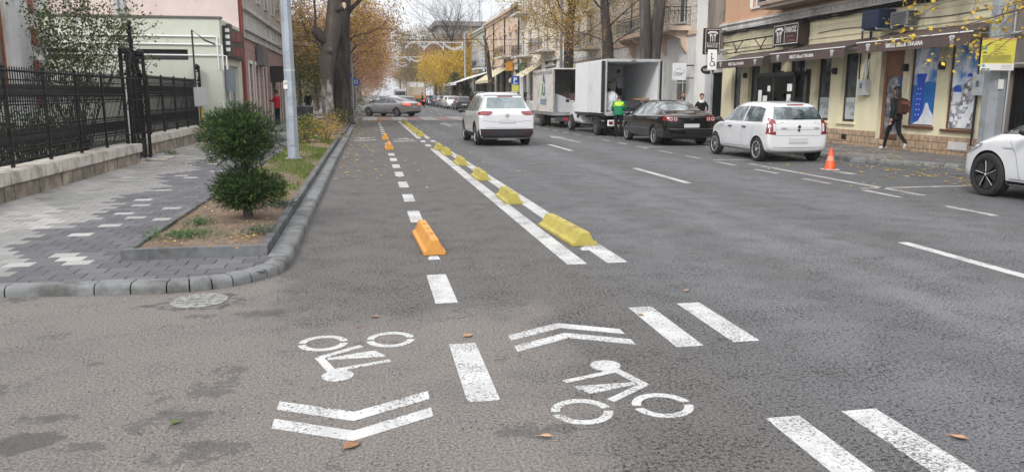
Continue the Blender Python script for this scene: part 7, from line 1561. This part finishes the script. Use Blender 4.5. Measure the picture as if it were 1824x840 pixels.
def tree(label, base, trunk, limbs, leaf, seed, group=None, steep=0, name='street_tree', bk=None, wash=None, fill=None, rough=True, depth=3):
    """trunk: [(dx,dy,z,r)..]; limbs: (count,length,radius,z0,z1); leaf: (per tip, size, clump radius, palette) or None"""
    Tn = empty(name, base, 0, label, 'tree', group); rs = random.Random(seed); mb = MB(); bk = bk or bark
    tk = crom([tuple(t) for t in trunk], 6)
    n = 16; vs = []
    for i, (x, y, z, r) in enumerate(tk):
        for j in range(n):
            t = 2 * math.pi * j / n; k = 1 + (.07 * math.sin(3 * t + seed + z * .7) + .05 * math.sin(5 * t + z * 1.7 + seed) + (.25 * max(0, .5 - z) * abs(math.sin(2.5 * t + seed)))) * (1 if rough else .3); vs.append((x + r * k * math.cos(t), y + r * k * math.sin(t), z))
    mb.add(vs, [(i * n + j, i * n + (j + 1) % n, (i + 1) * n + (j + 1) % n, (i + 1) * n + j) for i in range(len(tk) - 1) for j in range(n)])
    if wash:
        zz = [c[2] for c in tk]; mb.mi = []
        for i in range(len(tk) - 1): mb.mi += [1 if zz[i] < wash + .22 * math.sin(q * 2.3 + i) else 0 for q in range(n)]
    mb.build('trunk', [bk, lime_] if wash else bk, Tn, smooth=True); lb = MB(); tips = []
    cnt, L, r, z0, z1 = limbs; tz = [c[2] for c in tk]
    for i in range(cnt):
        z = z0 + (z1 - z0) * (i + .5) / cnt; q = min(range(len(tk)), key=lambda k: abs(tz[k] - z)); a = i * 2.4 + rs.uniform(-.5, .5)
        branchy(lb, tk[q][:3], (math.cos(a), math.sin(a), rs.uniform(.5, 1.1) + steep), L * rs.uniform(.8, 1.15), r, depth, rs, tips)
    lb.build('limb', bk, Tn, fix=False)
    if leaf:
        per, size, cr, pal = leaf; t = np.array([tuple(p) for p in tips]); 
        if fill:
            c, rr_, cnt2 = fill; g = NR.normal(size=(cnt2, 3)); g /= np.linalg.norm(g, axis=1)[:, None]; g *= (NR.rand(cnt2, 1) ** .4); lo = NR.normal(size=(9, 3)) * .75; 
            ex = np.array(c) + g * np.array(rr_) * (1 + .22 * np.sin(g @ lo.T * 3).sum(1)[:, None] / 3); t = np.vstack([t, ex])
        clump_leaves('crown', t, cr, per, size, pal, Tn)
    return Tn
OR = [(.42, .22, .125), (.33, .17, .10), (.46, .26, .15), (.26, .14, .09), (.50, .31, .17)]; YE = [(.70, .50, .06), (.62, .43, .06), (.52, .36, .07), (.42, .27, .07)]; GR = [(.06, .09, .03), (.09, .12, .035), (.13, .14, .04), (.20, .19, .05)]; BR = [(.27, .18, .12), (.31, .21, .13), (.20, .14, .10), (.36, .26, .15)]; DG = [(.02, .04, .018), (.03, .055, .022), (.045, .07, .03)]
# --- big trunks on the left
t = tree('huge grey trunk with whitewashed base and a sawn stub, first of the left hand row', (-1.87, 38, .1), [(0, 0, 0, .35), (.02, 0, .6, .28), (0, 0, 2, .28), (.1, 0, 3.3, .36), (.35, 0, 4.4, .36), (.50, 0, 6, .32), (.62, 0, 8.5, .3), (.7, 0, 11, .27)], (6, 3.4, .14, 6.2, 11), (12, .10, .38, YE + BR), 3, 'trees of the left hand row', wash=1.85)
mb = MB(); mb.tube([(.15, 0, 3.9), (-.25, -.1, 4.25), (-.42, -.1, 4.5)], [.26, .25, .22], 10); mb.tube([(-.42, -.1, 4.5), (-.40, -.1, 5.2), (-.46, -.1, 7)], [.07, .055, .04], 6); mb.tube([(.55, -.2, 5.4), (.9, -.42, 5.55)], [.18, .15], 9); mb.build('stub', darkbark, t, smooth=True)
mb = MB(); mb.ell((.93, -.44, 5.57), .10, .03, .15); mb.build('cut_face', mat('cut_wood', (.55, .42, .28), .8), t); mb = MB(); mb.ell((.18, -.36, 3.55), .17, .10, .19); mb.ell((.18, -.43, 3.55), .10, .08, .12); mb.build('burl', bark, t, smooth=True)
t = tree('huge dark brown trunk just right of and behind the whitewashed one', (-1.3, 41.6, .1), [(0, 0, 0, .52), (0, 0, .7, .42), (.03, 0, 2.5, .43), (.1, 0, 4.5, .42), (.25, 0, 7, .38), (.4, 0, 10, .3)], (7, 3.6, .13, 5.0, 10), (12, .11, .40, YE[:1] + OR), 8, 'trees of the left hand row', bk=darkbark)
labs = ['third', 'fourth', 'fifth', 'sixth', 'seventh', 'eighth', 'ninth', 'tenth', 'eleventh', 'twelfth', 'thirteenth', 'fourteenth', 'fifteenth']
for i, (y, x) in enumerate(((48, -2.0), (55, -1.7), (66, -1.6), (73, -2.0), (81, -1.7), (90, -1.9), (100, -1.6), (112, -1.8), (126, -1.7), (142, -1.8), (160, -1.6), (182, -1.7), (210, -1.8))):
    zt = 1.0 + .083 * y; lo = 3.0 if i < 5 else 2.0; hh = max(1.2, (zt - lo) / 2); cz = (zt + lo) / 2; sparse = i < 2
    tree(labs[i] + ' tree from the camera in the left hand row, ' + ('thinly leaved with bare twigs' if sparse else 'orange brown autumn crown'), (x, y, .1), [(0, 0, 0, .30), (.02, 0, .5, .24), (.05, 0, 2.5, .22), (.1, .1, min(5, cz), .17), (0, .1, max(5.5, cz + hh * .5), .09)], (6, 1.6 + hh * .3, .07, lo, cz), (8 if sparse else 26 if i < 6 else 20, .12 + .010 * i, .42, (YE + OR) if i in (0, 1, 4) else OR), 20 + i, 'trees of the left hand row', wash=1.4 if i % 3 else None, fill=None if sparse else ((0.3 if i < 6 else 1.3, 0, cz), (2.5 if i < 6 else 3.4, 3.0, hh), 60 if i < 6 else 150), depth=3 if sparse else 2)
# --- park trees behind on the left
for i, (x, y, c, rr_, pal, lab) in enumerate(((-5.5, 66, (0, 0, 3.6), (1.6, 2.4, 3.1), GR + DG[:2], 'dense green leaved tree just right of the lamp post'), (-4.7, 74, (0, 0, 4.4), (1.5, 2.2, 2.2), YE + GR, 'bright yellow tree between the lamp post and the big trunks'), (-5.2, 84, (0, 0, 4.6), (2.6, 3, 4.6), BR + GR, 'tall brownish green tree rising behind the yellow one'), (-4.2, 92, (0, 0, 2.2), (2.2, 2.6, 2.4), BR + DG, 'low brown bushy tree by the far park path'), (-9.5, 88, (0, 0, 6), (3.6, 3.5, 5), GR + BR, 'large green and brown tree farthest behind the lamp post'))):
    tree(lab, (x, y, .0), [(0, 0, 0, .2), (0, 0, 2, .16), (.1, 0, 5, .1)], (5, 2.0, .06, 1.6, 4.5), (34, .15, .36, pal), 50 + i, 'park trees on the left', fill=(c, rr_, 150), depth=2)
# --- right hand trees
tree('big dark twin trunk tree behind the open truck box', (12.25, 33.4, .1), [(-.05, 0, 0, .30), (-.05, 0, 2.5, .25), (-.12, 0, 5, .24), (-.3, 0, 8, .2), (-.8, 0, 11, .22)], (4, 2.4, .05, 5.4, 10), (3, .10, .4, BR), 70, 'trees on the right hand pavement', bk=darkbark, depth=3)
t2 = bpy.data.objects[-1]
t = tree('second stem of the twin trunk, leaning towards the pale house', (12.85, 33.6, .1), [(-.12, 0, 0, .32), (-.16, 0, 2.5, .27), (-.05, 0, 4.5, .27), (.2, 0, 7, .23), (.5, 0, 10, .22)], (4, 2.2, .045, 5.2, 9), (2, .10, .4, BR), 71, 'trees on the right hand pavement', bk=darkbark, depth=3)
tree('forked tree with brown leaves above the nearer truck', (12.3, 39.0, .1), [(0, 0, 0, .36), (0, 0, 2, .30), (-.1, 0, 4.2, .28), (-.3, 0, 6, .2), (-.5, 0, 9, .14)], (10, 2.4, .055, 3.6, 8.5), (17, .085, .40, BR + OR[:2] + YE[2:3]), 72, 'trees on the right hand pavement', bk=darkbark, depth=3, fill=((-.3, 0, 4.7), (1.7, 2.2, 1.7), 60))
tree('yellow leaved tree between the two trucks', (12.2, 47.0, .1), [(0, 0, 0, .36), (0, 0, 2, .30), (.05, 0, 4.6, .30), (.1, 0, 6, .26), (.3, 0, 9, .16)], (10, 2.6, .055, 3.8, 8.5), (22, .10, .38, YE + BR[:2] + YE[:2]), 73, 'trees on the right hand pavement', bk=darkbark, depth=3, fill=((-.3, -.8, 4.9), (2.9, 2.4, 1.7), 75))
tree('thin dark pollarded tree with a few yellow green leaves at the cream awnings', (12.0, 77, .1), [(0, 0, 0, .26), (.1, 0, 2, .22), (-.1, 0, 4, .24), (-.3, 0, 6, .16), (-.6, 0, 7.2, .1)], (6, 1.2, .06, 3.5, 7), (3, .14, .4, YE), 74, 'trees on the right hand pavement', bk=darkbark, depth=2, fill=((-.6, 0, 2.9), (1.9, 1.2, .8), 16))
rr2 = ((11.6, 106, YE, 'golden yellow tree behind the festive garland, nearest of the far right row', 4.9, 2.9, 2.5), (13.2, 116, OR + YE, 'tall orange brown tree beside the grey block', 6, 3.2, 3.6), (10.9, 127, YE, 'second golden tree of the far right row', 5.2, 3.2, 2.8), (12.6, 138, BR + OR, 'tall russet tree rising above the golden ones', 7.6, 4.2, 3.8), (10.8, 152, BR + GR, 'dull green and brown tree in the far right row', 9.2, 4.9, 5.6), (10.5, 170, BR + GR, 'dark green brown tree leaning over the street in the far right row', 10, 5.6, 6.2), (10.6, 190, YE + BR, 'ochre tree deep in the far right row', 8, 5.0, 4.8), (10.6, 215, BR, 'brown tree deeper in the far right row', 8.5, 5.2, 5), (10.0, 245, BR + YE, 'farthest pale brown tree of the right row', 9, 6, 6), (16.5, 150, BR + OR, 'broad russet tree behind the far right row', 8.4, 4.8, 5.4), (18.5, 128, OR, 'orange brown tree in front of the flat roofed block', 6.6, 4.4, 5))
for i, (x, y, pal, lab, cz, cr, ch) in enumerate(rr2):
    tree(lab, (x, y, 0), [(0, 0, 0, .3), (0, 0, 2, .25), (.1, 0, cz, .16), (0, 0, cz + ch * .6, .08)], (6, ch * .5, .08, 2.6, cz + 1), (24, .17 + .008 * i, .5, pal), 90 + i, 'trees of the far right row', fill=((0, 0, cz), (cr, cr, ch), 300), depth=2)
tree('tall bare tree with upright fan of branches beyond the garland', (12.2, 112, 0), [(0, 0, 0, .45), (0, 0, 3, .36), (0, 0, 5, .3)], (10, 5.2, .13, 2.6, 5.0), None, 120, steep=2.2, bk=darkbark, name='bare_tree', depth=4)
for i, (x, y, h, r, lab) in enumerate(((10.9, 99, 4.2, 2.4, 'dark green spreading conifer beside the parked cars'), (11.9, 94, 2.6, 1.2, 'small cone shaped green conifer by the parking sign'))):
    Tn = empty('conifer', (x, y, 0), 0, lab, 'tree'); MB().tube([(0, 0, 0), (0, 0, h * .9)], [.15, .03], 7).build('trunk', darkbark, Tn); k = 260; z = NR.rand(k) ** .8; a = NR.rand(k) * 6.28; rad_ = r * (1 - z) ** .7 * NR.uniform(.4, 1.05, k)
    clump_leaves('crown', np.stack([rad_ * np.cos(a), rad_ * np.sin(a), .4 + z * (h - .3)], 1), .16, 16, .16, DG, Tn, NEEDLE, aspect=.3)
# woodland closing the view
Cn = NR.uniform(0, 1, (500, 3)); Cn[:, 0] = np.where(Cn[:, 0] < .65, -60 + Cn[:, 0] * 100, 2 + Cn[:, 0] * 50); Cn[:, 1] = 330 + Cn[:, 1] * 80; Cn[:, 2] = Cn[:, 2] * 12 + .5
o = clump_leaves('woodland', Cn, 2.2, 26, 1.0, BR + GR, None); tag(o, 'far off hazy autumn woodland at the end of the street', 'woodland', kind='stuff')
n = 900; Cn = np.stack([-6 - 26 * NR.rand(n) ** 1.3, 100 + 230 * NR.rand(n), NR.rand(n)], 1); Cn[:, 2] = .4 + Cn[:, 2] * (3.5 + .02 * Cn[:, 1]); o = clump_leaves('park_woodland', Cn, 1.1, 24, .42, BR + GR + DG[:1], None); tag(o, 'mixed brown and green park woodland behind the left hand row of trunks', 'woodland', kind='stuff')
n = 170; Cn = np.stack([NR.uniform(-2.6, -1.1, n), 62 + 150 * NR.rand(n), NR.uniform(.2, 1.0, n)], 1); o = clump_leaves('hedge', Cn, .4, 26, .16, GR + DG + BR[:1], None); tag(o, 'long low green hedge under the far trunks along the left kerb', 'hedge')

# --- clipped two tier yew in front
Y = empty('yew_bush', (-1.50, 9.66, .17), 0, 'dark green clipped yew in two tiers at the front of the planting bed', 'bush')
mb = MB(); rs = random.Random(6); mb.tube([(.03, 0, -.02), (.0, 0, .3), (.02, 0, .62), (0, 0, .95)], [.06, .05, .045, .03], 8)
tiers = (((.0, 0, .98), (.455, .44, .37), 2100), ((.03, 0, .36), (.41, .41, .235), 1500)); tips = []
for c, r3, n in tiers:
    for i in range(46):
        a = i * 2.4; e = rs.uniform(-.5, .9); q = Vector((r3[0] * .85 * math.cos(a) * math.cos(e), r3[1] * .85 * math.sin(a) * math.cos(e), r3[2] * .85 * math.sin(e))) + Vector(c); s0 = Vector((0, 0, c[2] - r3[2] * .5)); mb.tube([s0, s0.lerp(q, .5) + Vector((0, 0, -.02)), q], [.013, .008, .003], 4, False)
mb.build('stem', darkbark, Y, smooth=True)
def sprays(name, centres, dirs, L, per, nl, nw, pal, par, rs=NR):
    """needle sprays: little flat shoots carrying rows of needles"""
    k = len(centres); t = np.tile(np.linspace(.05, 1, per), k)[:, None]; side = np.tile(np.where(np.arange(per) % 2, 1, -1), k)[:, None]
    C_ = np.repeat(centres, per, 0); D_ = np.repeat(dirs, per, 0); LL = np.repeat(L, per)[:, None]; S = rs.normal(size=(k, 3)); S -= dirs * (S * dirs).sum(1)[:, None]; S /= np.linalg.norm(S, axis=1)[:, None]; S = np.repeat(S, per, 0)
    base = C_ + D_ * t * LL + np.array([0, 0, .03]) * (t ** 2) * LL * 8 * .12; nd = D_ * .75 + S * side * .75 + rs.normal(size=(k * per, 3)) * .18; nd /= np.linalg.norm(nd, axis=1)[:, None]; b = np.cross(nd, rs.normal(size=(k * per, 3))); b /= np.linalg.norm(b, axis=1)[:, None]
    l = rs.uniform(.75, 1.2, (k * per, 1)) * nl * (1.15 - .5 * t); v = np.stack([base, base + nd * l * .5 + b * nw, base + nd * l, base + nd * l * .5 - b * nw], 1).reshape(-1, 3)
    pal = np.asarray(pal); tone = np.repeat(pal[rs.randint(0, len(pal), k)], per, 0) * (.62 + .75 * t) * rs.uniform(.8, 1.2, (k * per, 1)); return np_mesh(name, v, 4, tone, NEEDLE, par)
for (c, r3, n) in tiers:
    k = 60 if r3[2] > .3 else 40; cg = NR.normal(size=(k, 3)); cg /= np.linalg.norm(cg, axis=1)[:, None]; cg *= NR.uniform(.55, .98, (k, 1)); cg[:, 2] = np.where(cg[:, 2] < -.55, cg[:, 2] * .8, cg[:, 2]); n = int(n * 3.0); ci = NR.randint(0, k, n)
    off = NR.normal(size=(n, 3)) * np.array([.095, .095, .065]); inner = NR.rand(n) < .3; base = cg[ci] * np.array(r3) * .86 + off; g = NR.normal(size=(n, 3)); g /= np.linalg.norm(g, axis=1)[:, None]; base[inner] = (g * np.array(r3) * NR.uniform(.2, .85, (n, 1)))[inner]
    e = np.linalg.norm(base / np.array(r3), axis=1)[:, None]; base = base * np.minimum(1, 1.02 / e); out_ = base / np.array(r3); out_ /= np.linalg.norm(out_, axis=1)[:, None]; cd_ = cg[ci] / np.linalg.norm(cg[ci], axis=1)[:, None]
    dr = out_ * .35 + cd_ * .5 + np.array([0, 0, .30]) + NR.normal(size=(n, 3)) * .45; dr /= np.linalg.norm(dr, axis=1)[:, None]
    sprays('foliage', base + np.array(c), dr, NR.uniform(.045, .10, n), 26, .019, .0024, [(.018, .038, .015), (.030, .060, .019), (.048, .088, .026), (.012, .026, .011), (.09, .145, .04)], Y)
# --- low shrubs, ground cover
def shrub(name, lab, base, rr_, n, per, size, pal, cat='shrub', group=None, zc=None, m=None, aspect=.55, stems=8, cr=.09):
    S = empty(name, base, 0, lab, cat, group); mb = MB(); rs = random.Random(int(base[1] * 10)); zc = zc or rr_[2]
    for i in range(stems):
        a = i * 2.4; q = Vector((rr_[0] * .7 * math.cos(a), rr_[1] * .7 * math.sin(a), zc + rr_[2] * rs.uniform(-.1, .7))); mb.tube([(0, 0, 0), q * .5 + Vector((0, 0, .05)), q], [.014, .009, .004], 4, False)
    mb.build('stem', bark, S, fix=False); g = NR.normal(size=(n, 3)); g /= np.linalg.norm(g, axis=1)[:, None]; g *= NR.rand(n, 1) ** .35; clump_leaves('foliage', np.array((0, 0, zc)) + g * np.array(rr_), cr, per, size, pal, S, m, aspect=aspect); return S
shrub('privet_shrub', 'low yellowing shrub left of the whitewashed trunk', (-1.85, 24.6, .15), (.55, .5, .42), 60, 32, .055, GR + YE[:1] + [(.20, .22, .05)])
shrub('privet_shrub', 'sparse golden brown shrub at the foot of the whitewashed trunk', (-1.35, 26.2, .15), (.5, .5, .45), 42, 30, .055, YE + BR)
for i in range(9): shrub('hedge_shrub', ['low green shrub below the dark trunk, ' + q + ' along the kerb' for q in ('first', 'second', 'third', 'fourth', 'fifth', 'sixth', 'seventh', 'eighth', 'ninth')][i], (-1.45, 37.0 + i * 2.3, .15), (.5, 1.0, .42), 60, 16, .08, DG + GR + (YE[:1] if i % 2 else BR[:1]), group='low shrubs along the kerb')
for i, (x, y, rx, n, lab) in enumerate(((-1.95, 8.42, .38, 34, 'patch of low green groundcover at the front edge of the bed'), (-1.95, 9.25, .16, 12, 'small green tuft just left of the yew stem'), (-1.18, 8.55, .20, 18, 'blue green juniper sprig overhanging the bed edge'), (-1.15, 10.6, .22, 20, 'blue green juniper clump right of the yew'), (-5.15, 21.6, .18, 16, 'small green weed tuft at the end of the farther stone wall'))):
    S = empty('groundcover_plant', (x, y, .155 if x > -4 else .08), 0, lab, 'plant'); k = n * 8; P_ = np.stack([NR.normal(size=k) * rx * .5, NR.normal(size=k) * (.14 if i == 0 else rx * .4), NR.uniform(.0, .07, k)], 1); dr = NR.normal(size=(k, 3)); dr[:, 2] = abs(dr[:, 2]) + .3; dr /= np.linalg.norm(dr, axis=1)[:, None]
    sprays('foliage', P_, dr, NR.uniform(.04, .09, k), 12, .020, .003, [(.05, .11, .04), (.07, .14, .05), (.09, .15, .06)] if i not in (2, 3) else [(.05, .085, .06), (.08, .12, .085)], S)
# grass in the bed
n = 26000; gx = NR.uniform(-2.25, -1.15, n); gy = 11.2 + NR.rand(n) ** 1.1 * 18; keep = (np.sin(gx * 5 + gy * 1.3) + np.sin(gy * 2.1) * .6 + NR.normal(size=n) * .6 > -.35 + (gy < 12.5) * .9 + (gy > 22) * .9); gx, gy = gx[keep], gy[keep]; n = len(gx); h = NR.uniform(.03, .085, n); an = NR.rand(n) * 6.28; w_ = .004 + .0006 * gy
ln = NR.normal(size=(n, 2)) * .02; v = np.stack([np.stack([gx - w_ * np.cos(an), gy - w_ * np.sin(an), np.full(n, .155)], 1), np.stack([gx + w_ * np.cos(an), gy + w_ * np.sin(an), np.full(n, .155)], 1), np.stack([gx + ln[:, 0], gy + ln[:, 1], .155 + h], 1)], 1).reshape(-1, 3)
tn = np.array([(.10, .17, .035), (.14, .20, .05), (.20, .21, .07)])[NR.randint(0, 3, n)] * NR.uniform(.7, 1.2, (n, 1)); o = np_mesh('grass', v, 3, tn, GRASSM); tag(o, 'short patchy green grass in the planting bed round the lamp post', 'grass', kind='stuff')
n = 1500; gx = NR.uniform(-2.25, -1.15, n); gy = 7.95 + NR.rand(n) * 3.6; kp = np.sin(gx * 9 + gy * 4) + NR.normal(size=n) * .5 > .3; gx, gy = gx[kp], gy[kp]; n = len(gx); h = NR.uniform(.01, .035, n); an = NR.rand(n) * 6.28; ln = NR.normal(size=(n, 2)) * .02
v = np.stack([np.stack([gx - .004 * np.cos(an), gy - .004 * np.sin(an), np.full(n, .165)], 1), np.stack([gx + .004 * np.cos(an), gy + .004 * np.sin(an), np.full(n, .165)], 1), np.stack([gx + ln[:, 0], gy + ln[:, 1], .168 + h], 1)], 1).reshape(-1, 3); o = np_mesh('dry_grass', v, 3, np.array([(.26, .20, .11), (.16, .18, .06), (.12, .09, .05)])[NR.randint(0, 3, n)], GRASSM); tag(o, 'sparse dry grass and litter on the bare soil round the yew', 'grass', kind='stuff')
# --- garden behind the fence
S = empty('garden_shrub', (-7.35, 21.6, 0), 0, 'tall loose green leaved shrub behind the iron fence, in front of the pale green wall', 'shrub'); mb = MB(); rs = random.Random(12); tips = []
for i in range(12):
    a = i * 2.4; branchy(mb, (0.1 * math.cos(a), .1 * math.sin(a), 0), (math.cos(a) * .30, math.sin(a) * .30, 1.2), 1.9, .028, 2, rs, tips, spread=.36, up=.1, wob=.1)
mb.build('stem', bark, S, fix=False); clump_leaves('foliage', [tuple(t) for t in tips], .12, 9, .085, [(.05, .085, .025), (.08, .12, .035), (.12, .15, .05), (.17, .16, .07)], S)
tp = [t for t in tips]; 
for i in range(9):
    y = 10.6 + i * 1.15; shrub('garden_hedge', 'dark garden bush behind the long iron fence, ' + ['nearest', 'second', 'third', 'fourth', 'fifth', 'sixth', 'seventh', 'eighth', 'farthest'][i] + ' from the camera', (-7.0 - .1 * (i % 2), y, 0), (.45, .62, .62), 60, 22, .07, DG + GR[:2], group='garden bushes behind the fence', zc=.75)
# --- overhanging branch at the top right; its trunk stands outside the picture
Tn = empty('street_tree', (14.0, 9.8, .1), 0, 'yellow leaved branches reaching in from the top right corner', 'tree'); MB().tube([(0, 0, 0), (0, 0, 3), (.1, 0, 7)], [.22, .18, .12], 10).build('trunk', bark, Tn, smooth=True); mb = MB(); rs = random.Random(17); tips = []
for (p0, p1, p2) in (((-.2, .3, 2.6), (-2.1, 2.5, 3.15), (-3.6, 3.5, 2.62)), ((0, .3, 3.2), (-1.7, 2.6, 3.6), (-3.2, 3.7, 3.25)), ((0, .2, 2.4), (-1.6, 2.3, 2.95), (-2.5, 3.1, 2.5)), ((-.2, .4, 3.6), (-1.6, 2.8, 3.9), (-2.9, 4.3, 3.6)), ((-.1, .3, 3.0), (-1.3, 2.2, 3.35), (-2.0, 3.2, 3.1))):
    pts = [Vector(p0).lerp(Vector(p1), t) for t in (0, .33, .66)] + [Vector(p1).lerp(Vector(p2), t) for t in (0, .33, .66, 1)]; mb.tube(pts, [.04, .034, .028, .022, .015, .010, .005], 5, False); tips += [pts[-1], pts[-2]]
    for q in pts[2:]:
        for _ in range(2): branchy(mb, q, (rs.uniform(-1, .1), rs.uniform(-.3, .8), rs.uniform(-.7, .4)), rs.uniform(.35, .7), .009, 1, rs, tips, wob=.16, minr=.002)
mb.build('limb', bark, Tn, fix=False); tt = np.array([tuple(t) for t in tips]); tt = tt[NR.rand(len(tt)) < .48]; clump_leaves('crown', tt, .045, 2, .085, YE[:3], Tn, aspect=.75)
# ================================================================ fallen leaves
def fallen(n, f, size):
    P_ = np.array([f() for _ in range(n)]); a = NR.rand(n) * 6.28; s = size * NR.uniform(.6, 1.3, n); c, sn = np.cos(a), np.sin(a); z = P_[:, 2]; cu = NR.uniform(.006, .022, n)
    F = lambda u, v, dz: np.stack([P_[:, 0] + s * (u * c - v * sn), P_[:, 1] + s * (u * sn + v * c), z + dz], 1); return np.stack([F(-.5, 0, cu), F(0, -.36, .004), F(.5, 0, cu * .7), F(0, .36, .005)], 1).reshape(-1, 3), n
U = random.uniform; gz = lambda x: .17 if -2.3 < x < -1.1 else .10 if x < -1 else .006
parts_ = []
parts_.append(fallen(520, lambda: (11.75 + 3.0 * random.random() ** 1.2, U(12, 30), .122), .115)); parts_.append(fallen(260, lambda: (11.55 - abs(random.gauss(0, .5)), U(12, 33), .008), .11)); parts_.append(fallen(130, lambda: (U(8.6, 13), U(11, 17), .008 if True else 0), .08))
parts_.append(fallen(420, lambda: (-.72 + abs(random.gauss(0, .45)), 15 + 42 * random.random() ** .8, .008), .095)); parts_.append(fallen(420, lambda: (U(-.7, 3.2), 13 + 44 * random.random() ** .7, .008), .08)); parts_.append(fallen(130, lambda: (U(-2.3, -1.15), U(8, 11.5), .18), .035)); parts_.append(fallen(30, lambda: (-1.22 - abs(random.gauss(0, .12)), 8.3 + random.gauss(0, .25), .185), .045)); parts_.append(fallen(420, lambda: (U(-2.25, -1.15), U(20, 29), .18), .08)); parts_.append(fallen(160, lambda: (U(-5.2, -2.5), U(16, 30), .10), .08)); parts_.append(fallen(60, lambda: (-5.15 + abs(random.gauss(0, .12)), U(20, 29), .10), .08)); parts_.append(fallen(240, lambda: (U(-2.7, -1.1), U(31, 56), .19), .11)); parts_.append(fallen(400, lambda: (U(8.6, 14.6), U(32, 60), .12), .10)); parts_.append(fallen(260, lambda: (U(-.6, 1.6), U(58, 110), .01), .16))
v = np.vstack([p[0] for p in parts_]); n = sum(p[1] for p in parts_); tn = np.array([(.68, .48, .06), (.60, .42, .10), (.48, .28, .08), (.62, .52, .24), (.32, .18, .08)])[NR.randint(0, 5, n)] * NR.uniform(.75, 1.15, (n, 1)); o = np_mesh('fallen_leaves', v, 4, tn, LEAF); tag(o, 'scattered small yellow leaves over road edges and pavements', 'leaves', kind='stuff')
for i, (x, y, s, c, lab) in enumerate(((.0, 5.67, .075, (.30, .19, .12), 'pale curled leaf above the left bicycle marking'), (.63, 5.08, .085, (.36, .20, .11), 'light brown leaf lying above the long white dash'), (.80, 3.43, .07, (.42, .26, .15), 'tan leaf lying right of the lower end of the long dash'), (-.13, 3.50, .105, (.26, .14, .08), 'brown leaf with a stalk touching the tip of the lower chevron'), (2.62, 5.98, .07, (.32, .22, .15), 'small pale leaf between the yellow separator and the double dashes'), (1.98, 5.35, .06, (.34, .2, .1), 'small tan leaf on the upper left double dash'), (2.78, 3.05, .09, (.40, .22, .12), 'orange brown leaf at the lower right corner'), (-.12, 5.42, .035, (.25, .07, .04), 'tiny dark red leaf above the left bicycle marking'), (-1.02, 3.93, .06, (.08, .13, .03), 'small green weed in the old asphalt at the lower left'))):
    rs = random.Random(i); a = rs.uniform(0, 3); mb = MB(); pts = [(-.5, 0), (-.3, .2), (-.05, .3), (.15, .24), (.32, .14), (.5, 0), (.3, -.17), (.08, -.28), (-.15, -.27), (-.35, -.18)]; vs = [(0, 0, .004)] + [(s * (u * math.cos(a) - v_ * math.sin(a)), s * (u * math.sin(a) + v_ * math.cos(a)), .004 + s * .25 * abs(v_) * (1.4 if v_ > 0 else .6) + rs.uniform(0, .004)) for u, v_ in pts]
    mb.add(vs, [(0, q + 1, (q + 1) % 10 + 1) for q in range(10)]); e = vs[6]; mb.tube([e, (e[0] * 1.5, e[1] * 1.5, .006)], .0016, 4); o = mb.build('fallen_leaf', mat('leaf_%d' % i, c, .8, .3, 60, c2=tuple(q * .5 for q in c), c2scale=30)); o.location = (x, y, .004); tag(o, lab, 'leaf' if i < 8 else 'weed', 'dry leaves in the foreground' if i < 8 else None)
# ================================================================ thin autumn haze
hz = bpy.data.materials.new('haze'); hz.use_nodes = True; q = hz.node_tree; q.nodes.clear(); oo = q.nodes.new('ShaderNodeOutputMaterial'); pv = q.nodes.new('ShaderNodeVolumePrincipled'); pv.inputs['Color'].default_value = (.86, .89, .93, 1); pv.inputs['Density'].default_value = .0005; pv.inputs['Anisotropy'].default_value = .2; q.links.new(pv.outputs[0], oo.inputs['Volume'])
o = MB().box(-420, 420, -70, 1520, -1.1, 27).build('haze', hz); tag(o, 'thin pale autumn haze filling the far end of the street', 'haze', kind='stuff')
